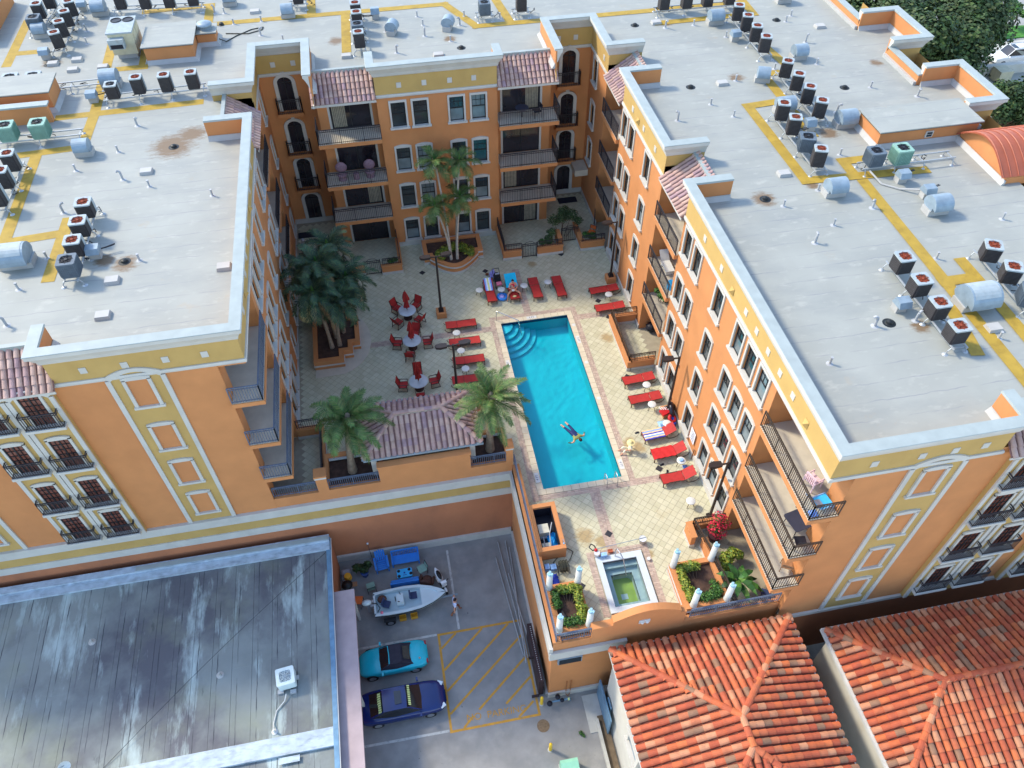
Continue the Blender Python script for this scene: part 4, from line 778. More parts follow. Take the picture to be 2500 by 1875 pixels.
rr.build('hose', 'hose', hsr); MB().tube([(.2,.2,.1),(.5,.5,.05),(.75,.9,.04),(.5,1.15,.04),(.1,.9,.04),(-.4,.5,.03),(-.5,0,.03)], .02, 5).build('hose_end', 'hose', hsr); MB().bar((-.3,-.3,0),(-.3,0,.35),.03).bar((-.3,.3,0),(-.3,0,.35),.03).bar((.3,-.3,0),(.3,0,.35),.03).bar((.3,.3,0),(.3,0,.35),.03).build('stand', 'iron', hsr)
def bucket(loc, label):
    o = thing('bucket', label, 'bucket', loc); MB().lathe([(0,0),(.15,0),(.19,.4),(.2,.4),(.2,.42),(.18,.42),(.14,.03),(0,.03)], 18).build('pail', 'bucket_white', o, True); MB().cyl((0,0,.40),(0,0,.405),.175,n=18).build('lid', 'bucket_white', o); return o
bucket((10.72,19.75,0), 'white bucket with lid on the deck at the right end of the leaning pole'); 
tag(MB().lathe([(0,0),(.09,0),(.1,.14),(0,.14)],12,(10.75,18.7,0)).build('tub', 'white_plastic'), 'small white tub on the deck right of the spa', 'tub')
tag(MB().cyl((7.9,19.6,.42),(10.9,19.8,.42),.018,n=6).build('pool_pole', 'galv'), 'thin grey pool pole lying across the far end of the spa', 'pole')
cl = thing('cleaning_kit', 'red and black pool brushes and bottles beside the left end of the pole', 'cleaning tools', (8.0,19.5,.02)); MB().lathe([(0,0),(.13,0),(.16,.3),(0,.3)],12,(.1,-.1,.08)).build('pail', 'bucket_white', cl); MB().tube([(-.25,.25,.45),(-.1,.4,.5),(.05,.3,.45),(.1,.1,.4),(-.1,.05,.42),(-.25,.25,.45)], .03).build('brush', 'black_plastic', cl); MB().sphere((.08,.05,.4),.1).build('cap', 'red_plastic', cl); MB().box(.3,-.3,.08,.62,-.1,.3).build('bottle', 'pale_blue', cl); MB().box(.75,-.1,.08,1.0,.08,.2).build('box', 'pot_clay', cl)
bx = thing('storage_tubs', 'two pale lilac plastic tubs on the deck near the dark blue tarp', 'tubs', (5.45,19.25,0)); MB().box(-.2,-.2,0,.05,.1,.25).build('tub', 'pale_blue', bx); MB().box(.1,-.25,0,.4,.05,.22).build('tub', 'pale_blue', bx)
sh = thing('deck_shower', 'small chrome shower head on the corner of the equipment enclosure', 'shower', (6.38,19.85,.95)); MB().tube([(0,.2,0),(0,.2,.3),(0,0,.3)],.02).build('pipe', 'chrome', sh); MB().sphere((0,-.02,.27),.07).build('head', 'chrome', sh)

# patios of the ground-floor flats: low walls, gates
def gate(loc, rz, w_, label):
    o = thing('gate', label, 'gate', loc, rz); f = MB().box(0,-.02,0,.05,.02,1.3).box(w_-.05,-.02,0,w_,.02,1.3).box(0,-.02,.08,w_,.02,.12).box(0,-.02,1.05,w_,.02,1.09).box(0,-.02,1.2,w_,.02,1.24)
    f.tube([(w_*.15,0,1.24),(w_*.3,0,1.38),(w_*.5,0,1.43),(w_*.7,0,1.38),(w_*.85,0,1.24)], .018, 5); f.build('gate_frame', 'iron', o)
    q_ = MB()
    for k in range(1, 9): q_.box(w_*k/9-.011,-.011,.1,w_*k/9+.011,.011,1.22)
    q_.build('bars', 'iron', o); return o
gate((-2.4,44.4,0), 0, 1.15, 'arched iron gate of the patio left of the round planter'); gate((9.0,44.15,0), 0, 1.1, 'arched iron gate of the patio right of the round planter'); gate((12.2,45.4,0), 0, 1.3, 'tall iron gate between the two right-hand patios'); gate((-6.9,46.2,0), 0, 1.2, 'iron gate in the shaded far left corner behind the palm cluster'); gate((15.0,46.3,0), R(75), 1.2, 'iron gate leading to the far right corner entrance')
p1 = lowwall('patio_wall', 'low orange patio wall with planter trough left of the round planter', [(-1.2,44.2,.25,44.45,0,.72),(.05,44.45,.25,47.2,0,.72),(-3.5,44.4,-2.4,44.65,0,.72)]); rail_on(p1, [(-1.1,44.35),(.15,44.35)], .78, .55); rail_on(p1, [(.15,44.4),(.15,47.2)], .78, .8)
p2 = lowwall('patio_wall', 'low orange patio wall with iron rail and step-up pier right of the round planter', [(7.6,44.1,8.95,44.35,0,.72),(7.6,44.35,7.85,47.2,0,.72),(10.15,44.1,12.05,44.35,0,.72),(11.8,44.35,12.05,45.6,0,1.0)]); rail_on(p2, [(7.75,44.2),(8.95,44.2)], .78, .55); rail_on(p2, [(10.15,44.2),(12,44.2)], .78, .5); rail_on(p2, [(7.72,44.3),(7.72,47.2)], .78, .8)
p3 = lowwall('patio_wall', 'low orange patio wall against the right wing beside the tall gate', [(13.4,44.1,15.2,44.35,0,.72),(13.4,44.35,13.65,46.6,0,.72)]); rail_on(p3, [(13.5,44.2),(15.2,44.2)], .78, .5)
p4 = lowwall('patio_wall', 'orange patio wall with heavy bronze railing jutting from the right wing mid way along the pool', [(13.4,31.9,13.65,36.3,0,.75),(13.65,31.9,15.2,32.15,0,.75),(13.65,36.05,15.2,36.3,0,.75)]); rail_on(p4, [(15.2,36.2),(13.52,36.2),(13.52,32.0),(15.2,32.0)], .8, .55, 'iron_bronze', .1)
p5 = lowwall('patio_wall', 'orange stepped patio wall with slanting railing beside the red flowers', [(13.1,19.0,13.35,19.9,0,1.0),(13.35,19.8,15.2,20.05,0,.75),(13.65,17.85,13.9,18.9,0,.9)]); rail_on(p5, [(15.2,19.9),(13.5,19.9),(13.8,17.6),(14.0,15.1)], .75, .6, 'iron_bronze', .1)
# centre planter: bowed front
cp = thing('round_planter', 'bow-fronted orange planter with cream bands under the four thin palms', 'planter', (4.05,45.3,0))
n = 18; fr = [(-1.75+3.5*i/n, -.75-1.25*math.sin(math.pi*i/n)) for i in range(n+1)]; outl = [(-2.15,1.3),(-2.15,-.55),(-1.75,-.55)]+fr+[(1.75,-.55),(2.15,-.55),(2.15,1.3)]
def shrink(pl, k): return [(x*(1-k/2.15), y+(k if y < 0 else -k)*.9) for x, y in pl]
def ringwall(pl, k0, k1, z0, z1, nm, mt):
    a, b_ = shrink(pl, k0), shrink(pl, k1); n_ = len(a); mb = MB()
    vs = [(x,y,z) for z in (z0,z1) for x, y in a]+[(x,y,z) for z in (z0,z1) for x, y in b_]
    fs = []
    for i in range(n_):
        j = (i+1) % n_; fs += [(i,j,n_+j,n_+i),(2*n_+j,2*n_+i,3*n_+i,3*n_+j),(n_+i,n_+j,3*n_+j,3*n_+i)]
    return mb.add(vs, fs).build(nm, mt, cp)
ringwall(outl, 0, .3, 0, .8, 'wall', 'orange'); ringwall(outl, -.04, .02, .0, .2, 'plinth', 'trim'); ringwall(outl, -.04, .02, .52, .62, 'moulding', 'trim')
MB().prism(shrink(outl, .28), 0, .66).build('soil', 'soil', cp)
# palm cluster planter
lp = thing('corner_planter', 'stepped orange planter with curved walk holding the dark palm cluster', 'planter', (-4.9,38.0,0))
ol = [(-1.3,-2.3),(.6,-2.3),(.6,-1.6),(1.2,-1.6),(1.2,-.9),(1.7,-.9),(1.7,1.6),(1.2,1.6),(1.2,2.4),(-1.3,2.4)]
cpo = cp; cp = lp
def inset(pl, k): return [(x-(k if x > 0 else -k), y-(k if y > 0 else -k)) for x, y in pl]
shrink = lambda pl, k: inset(pl, k)
ringwall(ol, 0, .28, 0, .75, 'wall', 'orange'); ringwall(ol, -.04, .02, .3, .4, 'moulding', 'trim'); MB().prism(inset(ol, .27), 0, .6).build('soil', 'soil', lp)
wk = [(-1.3,-3.0)]+[(2.35*math.sin(t_*math.pi/16)+.05, -3.0*math.cos(t_*math.pi/16)) for t_ in range(1, 16)]+[(-1.3,3.0)]
MB().prism(wk, .0, .035).build('walk', 'tile_floor', lp)
# ------------------------------------------------------------------ pavilion
gz = thing('pavilion', 'open pool pavilion with hipped pink tile roof and cream posts by the deck edge', 'pavilion', (-.2,27.9,0))
ex0, ex1, ey0, ey1, ez = -3.2, 3.3, -1.9, 1.9, 2.75; rz_ = 3.95; rx0, rx1 = ex0+1.95, ex1-1.95
def hip_face(o, U, Lu, apex0, apex1, parent, tm, pitch, expo, clip):
    """tiles on one hip face: o eave start, U along eave; clip(u, s) -> keep"""
    pass
faces_ = {'south': ((ex0,ey0),(ex1,ey0),(rx1,0),(rx0,0)), 'north': ((ex1,ey1),(ex0,ey1),(rx0,0),(rx1,0)), 'east': ((ex1,ey0),(ex1,ey1),(rx1,0),(rx1,0)), 'west': ((ex0,ey1),(ex0,ey0),(rx0,0),(rx0,0))}
def hip_roof(parent, faces_, ez, rz_, tm, base, hipmat, pitch, expo, capm, rid, limit=300, vis=None, capr=.15):
    """each face: eave a->b, ridge c (over b side), d (over a side)"""
    root = MB()
    for a, b_, c_, d_ in faces_.values():
        A, B_, C_, D_ = (*a, ez), (*b_, ez), (*c_, rz_), (*d_, rz_)
        if c_ == d_: root.add([A, B_, C_], [(0,1,2)])
        else: root.add([A, B_, C_, D_], [(0,1,2,3)])
    und = [f[0] for f in (faces_['south'], faces_['east'], faces_['north'], faces_['west'])]
    rf = root.build('roof', base, parent)
    cand = []
    for nm, (a, b_, c_, d_) in faces_.items():
        A, B_, C_, D_ = V(*a, ez), V(*b_, ez), V(*c_, rz_), V(*d_, rz_); U = (B_-A).normalized(); Lu = (B_-A).length
        N = U.cross(D_-A).normalized(); S = N.cross(U)
        if N.z < 0: continue
        u0, s0 = (D_-A).dot(U), (D_-A).dot(S); u1 = (C_-A).dot(U)
        nu = int(Lu/pitch)
        for i in range(nu):
            u = (i+.5)*Lu/nu
            j = 0
            while True:
                s = j*expo; sm = s+expo*.55
                if sm > s0: break
                lo = u0*sm/s0; hi = Lu-(Lu-u1)*sm/s0
                if lo-pitch*.15 < u < hi+pitch*.15: cand.append((A+U*u+S*(s-.05)+N*.01*(j > 0), U, S))
                j += 1
    if vis: cand.sort(key=lambda c_: vis(c_[0]))
    rest = MB(); me = tm; loc0 = [v.co.copy() for v in me.vertices]; fc = [tuple(p.vertices) for p in me.polygons]
    for k, (p, U, S) in enumerate(cand):
        mx = slope_matrix(p, U, S)
        if k < limit: t = inst('tile', tm, rf, (0,0,0)); t.matrix_local = mx
        else: rest.add([mx @ c_ for c_ in loc0], fc)
    if rest.v: tag(rest.build('tile_field', tm.materials[0].name, rf), kind='stuff')
    # hips and ridge
    segs = []
    for nm, (a, b_, c_, d_) in faces_.items(): segs.append((V(*a, ez), V(*d_, rz_)))
    segs.append(rid)
    for a, b_ in segs:
        L = (b_-a).length
        if L < .05: continue
        d = (b_-a)/L; k = max(1, int(L/.42))
        mo = MB()
        for i in range(k):
            U = d.cross(V(0,0,1)).normalized()
            t = inst('hip_tile', capm, rf, (0,0,0)); t.matrix_local = slope_matrix(a+d*(L*i/k-.03)+V(0,0,.03), U, d)
        mo.bar(a+V(0,0,-.01), b_+V(0,0,-.01), capr*1.7, .08); mo.build('mortar', hipmat, rf)
    return rf
HIPP = tile_mesh(.3, .5, .14, 'pink_tile'); HIPC = tile_mesh(.4, .52, .17, 'clay_tile')
g_rf = hip_roof(gz, faces_, ez, rz_, TPINK, 'pink_pan', 'mortar', .3, .42, HIPP, (V(rx0,0,rz_), V(rx1,0,rz_)), 330, lambda p: p.y)
MB().sweep([(ex0,ey0),(ex1,ey0),(ex1,ey1),(ex0,ey1),(ex0,ey0)][::-1], [(0,2.62),(0,2.74),(.09,2.74),(.09,2.6)]).build('gutter', 'galv', gz)
MB().box(ex0+.05,ey0+.05,2.58,ex1-.05,ey1-.05,2.62).build('ceiling', 'trim', gz)
for x in (ex0+.5, ex1-.5):
    for y in (ey0+.4, ey1-.4): MB().box(x-.15,y-.15,0,x+.15,y+.15,2.58).build('post', 'trim', gz)
MB().box(ex0+1.2,.2,0,ex1-1.2,.9,.95).build('counter', 'orange', gz)
# ------------------------------------------------------------------ lamp posts
def lamp(loc, label, heads, plinth=False, h=5.0):
    o = thing('lamp_post', label, 'lamp post', loc)
    z0 = 0
    if plinth: MB().box(-.33,-.33,0,.33,.33,.45).build('plinth', 'orange', o); z0 = .45
    MB().box(-.17,-.17,z0,.17,.17,z0+.12).box(-.11,-.11,z0+.12,.11,.11,z0+.24).build('foot', 'lamp_black', o); MB().cyl((0,0,z0),(0,0,h),.085,.065,8).build('pole', 'lamp_black', o)
    for a in heads:
        ca, sa = math.cos(a), math.sin(a); hd = MB(); hd.bar((0,0,h-.08),(ca*.4,sa*.4,h-.04),.07)
        prof = [(.35,-.14),(.75,-.19),(.98,-.12),(1.04,0),(.98,.12),(.75,.19),(.35,.14)]
        hd.add([(ca*u-sa*v_, sa*u+ca*v_, z) for z in (h-.1, h+.06) for u, v_ in prof], [tuple(range(6,-1,-1)), tuple(range(7,14))]+[(i,(i+1)%7,(i+1)%7+7,i+7) for i in range(7)])
        k = hd.build('lamp_head', 'lamp_black', o); MB().cbox((ca*.7,sa*.7,h-.11),(.36,.22,.03),0,a).build('lens', 'lamp_lens', k)
    return o
lamp((2.4,39.25,0), 'two-headed black lamp post on an orange plinth beside the umbrella tables', (math.pi, .15), True, 5.2)
lamp((2.4,31.3,0), 'two-headed black lamp post rising behind the pavilion roof', (math.pi, .1), False, 5.2)
lamp((14.68,40.5,0), 'single-headed black lamp post on an orange plinth at the far right wall', (math.pi,), True, 5.2)
lamp((14.8,28.0,0), 'single-headed black lamp post with pool floats piled at its foot', (math.pi,), True, 5.1)
lamp((14.85,20.6,0), 'single-headed black lamp post beside the red flowering shrub', (math.pi,), False, 5.1)
# ------------------------------------------------------------------ loungers: local +x = head end, 2 m long
def lounger_proto(raised):
    o = thing('lounger', '', 'lounger'); zs = .34; hx = .28
    f = MB()
    for y in (-.32, .32):
        f.bar((-1.0,y,zs),(hx,y,zs),.05)
        for x in (-.98,): f.bar((x,y,0),(x,y,zs),.045)
        ang = R(30 if raised else 4); e = (hx+.72*math.cos(ang), y, zs+.72*math.sin(ang)); f.bar((hx,y,zs), e, .045)
        n = 9; c_ = ((hx+.95)/2, zs-.02); rx, rz2 = .4, .31
        f.tube([(c_[0]+.12+rx*math.cos(-math.pi*i/n), y, max(.02, c_[1]+rz2*math.sin(-math.pi*i/n))) for i in range(n+1)], .022, 5)
    f.bar((-1.0,-.32,zs),(-1.0,.32,zs),.05).bar((hx,-.32,zs-.03),(hx,.32,zs-.03),.04); f.build('frame', 'furn_frame', o)
    MB().add([(-1.0,-.33,zs+.035),(hx-.01,-.33,zs+.03),(hx-.01,.33,zs+.03),(-1.0,.33,zs+.035),(-1.02,-.33,zs-.06),(-1.02,.33,zs-.06),(-.4,-.33,zs+.015),(-.4,.33,zs+.015)], [(0,6,7,3),(6,1,2,7),(0,3,5,4)]).build('seat_sling', 'red_sling', o)
    e = (hx+.74*math.cos(ang), zs+.03+.74*math.sin(ang)); MB().add([(hx+.015,-.33,zs+.035),(e[0],-.33,e[1]),(e[0],.33,e[1]),(hx+.015,.33,zs+.035),(e[0]+.02,-.33,e[1]-.07),(e[0]+.02,.33,e[1]-.07)], [(0,1,2,3),(1,4,5,2)]).build('back_sling', 'red_sling', o)
    return Proto(o)
LF, LR = lounger_proto(False), lounger_proto(True)
G_ = 'red sling loungers round the pool'
for (x, y), k, lb in (((6.0,40.6),1,'with a folded blue and white towel, beside the stroller'),((7.6,40.55),1,'with a person sitting on a turquoise towel'),((9.2,40.4),0,'bare, third of the four at the far end of the pool'),((10.87,40.25),0,'bare, rightmost of the four at the far end of the pool')):
    (LR if k else LF).place((x,y,0), R(91), 'red lounger '+lb, G_)
for i, (x, y) in enumerate([(3.56,37.82),(3.57,36.16),(3.57,34.48),(3.3,32.85),(3.45,30.4)]):
    LF.place((x,y,0), R(180), 'flat red lounger left of the pool, '+['nearest the lamp plinth','second from the lamp plinth','third, partly under the palm fronds','fourth, mostly hidden by the palm crown','fifth, half hidden behind the palm trunk'][i], G_)
for i, (x, y, k) in enumerate([(13.87,39.34,0),(13.81,37.56,0),(13.83,30.85,0),(13.78,29.25,0),(13.78,26.45,1),(13.92,25.02,1),(13.9,23.27,1)]):
    (LR if k else LF).place((x,y,0), R([2,1,3,2,4,3,2][i]), 'red lounger by the right wall, '+['farthest from the camera, below the lamp plinth','just beyond the railed patio','first on the near side of the railed patio','second on the near side of the railed patio','covered with a striped towel','covered with a bright red towel','raised back, nearest the camera and bare'][i], G_)
def towel(name, label, loc, rz, w_, L, z0, cols, slope=0., wav=.012, cat='towel'):
    """striped cloth along local x; cols = list of materials across"""
    o = thing(name, label, cat, loc, rz); n = 10; k = len(cols)
    for c_, mt in enumerate(cols):
        mb = MB(); y0, y1 = -w_/2+w_*c_/k, -w_/2+w_*(c_+1)/k
        vs = [(-L/2+L*i/n, y, z0+slope*(L*i/n)+wav*math.sin(i*2.1+y*5)) for i in range(n+1) for y in (y0, y1)]
        mb.add(vs, [(2*i,2*i+2,2*i+3,2*i+1) for i in range(n)])
        mb.add([(x, y, z-.02) for x, y, z in vs], [(2*i+1,2*i+3,2*i+2,2*i) for i in range(n)]); mb.build('stripe' if k > 1 else 'cloth', mt, o, True)
    return o
towel('towel', 'blue and white beach towel with yellow patch draped on the leftmost far lounger', (5.98,41.1,.42), R(91), .5, .9, 0, ['towel_blue','towel_white','towel_yellow','towel_white','towel_blue'], .42)
towel('towel', 'turquoise towel spread over the raised back of the occupied lounger', (7.6,41.2,.40), R(91), .82, .95, 0, ['turq_towel'], .5)
towel('towel', 'towel striped purple, tan and white on a lounger by the right wall', (13.42,26.43,.39), R(4), .72, 1.25, 0, ['towel_purple','towel_tan','towel_blue','towel_white','towel_purple','towel_tan','towel_blue','towel_tan'])
towel('air_mattress', 'ribbed bright red air mattress on a lounger by the right wall', (13.55,25.0,.40), R(3), .74, 1.35, .03, ['towel_red']*5, 0, .03, 'air mattress')
# ------------------------------------------------------------------ small round side tables
st = thing('side_table', '', 'side table'); MB().lathe([(0,.46),(.24,.46),(.26,.48),(.26,.5),(.24,.515),(0,.515)], 20).build('top', 'white_plastic', st, True)
for k in range(3): a = k*2.094+.5; MB().cyl((math.cos(a)*.1,math.sin(a)*.1,.47),(math.cos(a)*.24,math.sin(a)*.24,0),.017,n=6).build('leg', 'furn_frame', st)
ST = Proto(st)
for (x, y), lb in zip([(5.28,40.75),(6.8,40.54),(8.43,40.61),(10.16,40.67),(3.13,36.9),(3.18,35.23),(3.24,33.62),(14.02,38.61),(14.13,30.12),(13.98,28.54),(14.36,24.19),(13.99,21.48),(14.41,26.95)],
    ['left of the lounger with the folded blue towel','above the blue swim ring','between the occupied lounger and the next bare one','between the two bare far loungers','between the first and second loungers left of the pool','between the second and third loungers left of the pool, under the lamp head','below the third lounger left of the pool','between the two farthest loungers by the right wall','between the first two loungers past the railed patio','next to the pile of floats, beyond the lamp post','holding a pale blue cap beside the red mattress','alone on the open deck near the red flowering shrub','half covered by pool toys']):
    ST.place((x,y,0), random.random()*2, 'small round white side table '+lb, 'small round white side tables')
# ------------------------------------------------------------------ umbrella tables and chairs
tb = thing('umbrella_table', '', 'table'); MB().lathe([(0,.69),(.58,.69),(.6,.71),(.58,.735),(0,.735)], 28).build('table_top', 'table_grey', tb, True); MB().cyl((0,0,.0),(0,0,.69),.05,n=10).lathe([(0,.0),(.3,.0),(.3,.05),(.06,.12)],16).build('pedestal', 'furn_frame', tb); TB = Proto(tb)
um = thing('patio_umbrella', '', 'umbrella'); rr = random.Random(2); n = 16
prof = [(.02,2.42),(.06,2.35),(.13,2.1),(.19,1.8),(.2,1.62),(.1,1.58),(.12,1.4),(.17,1.15),(.16,1.0),(.05,.95)]
vs = []; 
for k, (r_, z) in enumerate(prof): vs += [((r_*(1+.35*math.sin(i*math.pi*2/n*5+k*.4)))*math.cos(2*math.pi*i/n), (r_*(1+.35*math.sin(i*math.pi*2/n*5+k*.4)))*math.sin(2*math.pi*i/n), z) for i in range(n)]
MB().add(vs, [(k*n+i,(k+1)*n+i,(k+1)*n+(i+1)%n,k*n+(i+1)%n) for k in range(len(prof)-1) for i in range(n)]).build('canopy', 'red_canvas', um); MB().cyl((0,0,.02),(0,0,2.5),.022,n=8).build('pole', 'furn_frame', um); UM = Proto(um)
ch = thing('patio_chair', '', 'chair'); f = MB()
for y in (-.27,.27): f.bar((.25,y,0),(.25,y,.62),.035).bar((-.32,y,0),(-.2,y,.62),.035).bar((.25,y,.62),(-.28,y,.62),.035).bar((-.22,y,.36),(-.42,y,.98),.035).bar((.27,y,.4),(-.22,y,.36),.035).bar((.25,y,.02),(-.3,y,.02),.03)
f.build('frame', 'furn_frame', ch); MB().add([(.27,-.26,.42),(-.22,-.26,.375),(-.22,.26,.375),(.27,.26,.42)], [(3,2,1,0)]).build('seat', 'red_sling', ch); MB().add([(-.22,-.26,.38),(-.42,-.26,.99),(-.42,.26,.99),(-.22,.26,.38)], [(0,1,2,3)]).build('back', 'red_sling', ch); CH = Proto(ch)
for t_, (x, y) in enumerate([(.13,39.43),(.15,36.54),(.18,32.92)]):
    nm = ['far','middle','near'][t_]
    TB.place((x,y,0), 0, f'round grey umbrella table, the {nm} one of three', 'round umbrella tables'); UM.place((x,y,.02), t_*.7, f'folded red umbrella standing through the {nm} round table', 'folded red umbrellas')
    for a, sd in [((132,'far left side'),(50,'far right side'),(222,'near left side'),(318,'near right side')),((165,'left side'),(72,'far side'),(0,'right side'),(255,'near side')),((170,'left side'),(88,'far side'),(8,'right side'),(270,'near side'))][t_]:
        CH.place((x+.98*math.cos(R(a)), y+.98*math.sin(R(a)), 0), R(a+180), f'red sling patio chair on the {sd} of the {nm} umbrella table', 'red patio chairs at the umbrella tables')
# ================================================================== roof equipment
def rsq(hw, r, n=4):
    """rounded square outline"""
    out = []
    for cx, cy, a0 in ((hw-r,hw-r,0),(-hw+r,hw-r,90),(-hw+r,-hw+r,180),(hw-r,-hw+r,270)):
        out += [(cx+r*math.cos(R(a0+90*i/n)), cy+r*math.sin(R(a0+90*i/n))) for i in range(n+1)]
    return out
def ac_proto(kind, hw=.39, h=.78):
    o = thing('air_conditioner', '', 'air conditioner'); z0 = 0.
    ol = rsq(hw, .09); body, cover, fan = {'rusty': ('ac_dark','ac_grey','rust'), 'dark': ('ac_dark','ac_grey','fan_dark'), 'slate': ('ac_slate','ac_slate','fan_dark'), 'green': ('ac_green','ac_green','fan_dark'), 'white': ('ac_white','ac_white','galv'), 'wide': ('ac_dark','ac_grey','fan_dark')}[kind]
    MB().prism([(x*.97, y*.97) for x, y in ol], 0, h-.06).build('casing', body, o)
    q = MB()
    if kind in ('rusty','dark','wide'):
        k = max(6, int(h/.085))
        for i in range(k):
            z = .05+(h-.14)*i/k
            for a in ((-hw,-hw+.06,-hw+.02,hw-.06),(hw-.02,-hw+.06,hw,hw-.3),(-hw+.06,-hw,hw-.06,-hw+.02),(-hw+.06,hw-.02,hw-.3,hw)): q.box(a[0],a[1],z,a[2],a[3],z+.028)
        q.build('louver_fins', 'ac_fin', o)
        c_ = MB().prism([(hw-.3,hw+.012),(hw-.3,hw-.03),(hw-.06,hw-.04),(hw-.03,hw-.3),(hw+.012,hw-.3),(hw+.012,hw-.08),(hw-.08,hw+.012)], .02, h-.05); c_.build('service_panel', 'ac_grey', o)
    elif kind in ('slate','green'):
        for i in range(9):
            t_ = -hw+.07+(2*hw-.14)*i/8
            for a in ((t_-.018,-hw-.01,t_+.018,-hw+.02),(t_-.018,hw-.02,t_+.018,hw+.01),(-hw-.01,t_-.018,-hw+.02,t_+.018),(hw-.02,t_-.018,hw+.01,t_+.018)): q.box(a[0],a[1],.06,a[2],a[3],h-.1)
        q.build('louver_fins', 'ac_slate' if kind == 'slate' else 'ac_green_slat', o)
    # cover with a round throat
    n = len(ol); r_ = hw*.78; inn = [(r_*math.cos(math.atan2(y, x)), r_*math.sin(math.atan2(y, x))) for x, y in ol]
    mb = MB(); vs = [(x,y,h-.07) for x, y in ol]+[(x,y,h) for x, y in ol]+[(x,y,h) for x, y in inn]+[(x,y,h-.2) for x, y in inn]
    fs = []
    for i in range(n):
        j = (i+1) % n; fs += [(i,j,n+j,n+i),(n+i,n+j,2*n+j,2*n+i),(2*n+i,2*n+j,3*n+j,3*n+i)]
    mb.add(vs, fs).build('top_cover', cover, o)
    fb = MB(); fb.cyl((0,0,h-.055),(0,0,h-.045), r_*.99, n=18)
    fo = fb.build('fan_well', 'rust' if kind == 'rusty' else ('galv' if kind == 'white' else 'black_plastic'), o)
    bl = MB()
    for k in range(5):
        a = k*1.2566; p = [(.09,-.5),(.95,-.32),(.98,.28),(.12,.45)]
        bl.add([(r_*(u*math.cos(a+v_*.55*0)-v_*.55*u*math.sin(a)), r_*(u*math.sin(a)+v_*.55*u*math.cos(a)), h-.03+(.035 if v_ > 0 else -.012)) for u, v_ in p], [(0,1,2,3)])
    bl.build('fan_blades', fan, fo); MB().cyl((0,0,h-.05),(0,0,h+.015), r_*.22, n=12).build('motor', 'rust' if kind == 'rusty' else fan, fo)
    g = MB()
    for rr_ in (.35,.6,.85): g.tube([(r_*rr_*math.cos(i*math.pi/8), r_*rr_*math.sin(i*math.pi/8), h+.012) for i in range(17)], .007, 3)
    for k in range(8): a = k*math.pi/4; g.bar((r_*.2*math.cos(a),r_*.2*math.sin(a),h+.01),(r_*math.cos(a),r_*math.sin(a),h+.006),.012)
    g.build('fan_guard', 'rust' if kind == 'rusty' else ('ac_white' if kind == 'white' else 'fan_dark'), o)
    return Proto(o)
ACS = {'short': ac_proto('rusty', .39, .78), 'tall': ac_proto('rusty', .35, .98), 'dark': ac_proto('dark', .36, .82), 'slate': ac_proto('slate', .42, .8), 'green': ac_proto('green', .44, .86), 'wide': ac_proto('wide', .46, .62), 'slatetall': ac_proto('slate', .38, .8)}
def rack(a, b_, label, hgt=.42, w_=.62):
    """two rails on pipe legs with round feet, from a to b (plan)"""
    a, b_ = Vector((*a, 0)), Vector((*b_, 0)); L = (b_-a).length; ang = math.atan2((b_-a).y, (b_-a).x); o = thing('equipment_rack', label, 'rack', (a.x,a.y,ZR), ang, 'galvanised racks on the roof')
    for y in (-w_/2, w_/2):
        MB().box(0,y-.03,hgt-.06,L,y+.03,hgt).build('rail', 'rail_alu', o)
    n = max(2, int(L/1.6)+1)
    for i in range(n):
        x = .15+(L-.3)*i/(n-1)
        for y in (-w_/2, w_/2):
            sg = 1 if y > 0 else -1
            MB().tube([(x,y,hgt-.05),(x,y+sg*.12,.2),(x,y+sg*.16,.03)], .026, 6).lathe([(0,.07),(.07,.05),(.14,.0)],10,(x,y+sg*.16,0)).build('leg', 'rail_alu', o)
        MB().box(x-.03,-w_/2,hgt-.09,x+.03,w_/2,hgt-.06).build('crossbar', 'rail_alu', o)
    m_ = MB(); rr = random.Random(int(L*100))
    for k in range(max(2, int(L/1.2))):
        x = .3+k*1.2+rr.uniform(-.2,.2); pts = [(x,rr.uniform(-.1,.3),hgt-.02)]
        for q in range(4): pts.append((x+rr.uniform(-.25,.25), .25+rr.uniform(-.1,.25), max(.05, hgt-.1-q*.09)))
        m_.tube(pts, .022, 5)
    m_.build('pipework', 'black_plastic', o); return o
def ac_row(pts, kinds, where, rz=0., rackdesc=True, z=.42, horiz=False):
    n = len(pts)
    for i, (x, y) in enumerate(pts):
        k = kinds if isinstance(kinds, str) else kinds[i]
        look = {'short': 'squat rusty-fanned condenser', 'tall': 'tall rusty-fanned condenser', 'dark': 'dark-fanned condenser', 'slate': 'slate ribbed condenser', 'slatetall': 'slate ribbed condenser', 'green': 'green ribbed condenser', 'wide': 'wide grey-topped condenser'}[k]
        pos = 'on' if n == 1 else (f'{ORD[i]} from '+('left in' if horiz else 'far end in'))
        ACS[k].place((x,y,ZR+z), rz, f'{look}, {pos} {where}', 'roof air conditioners')
    if rackdesc:
        a, b_ = Vector(pts[0]), Vector(pts[-1]); d = (b_-a).normalized() if n > 1 else Vector((1,0)); rack(a-d*.65, b_+d*.65, f'galvanised rack under {where}')
Y_ = lambda x, ys: [(x, y) for y in ys]
ac_row(Y_(25.13,(50.4,48.85,47.29,45.77)), 'tall', 'the far row of four on the right roof', R(-20))
ac_row(Y_(25.13,(42.45,40.84,39.31,37.71)), ['tall','tall','tall','tall'], 'the middle row of four on the right roof', R(-30))
ac_row(Y_(22.88,(37.86,36.31,34.6,33.1)), ['tall','tall','slate','tall'], 'the staggered row left of the middle row on the right roof', R(-20))
ac_row([(22.92,24.33),(22.88,22.76),(22.88,21.24),(22.9,19.75)], 'short', 'the near row on the right roof', R(0))
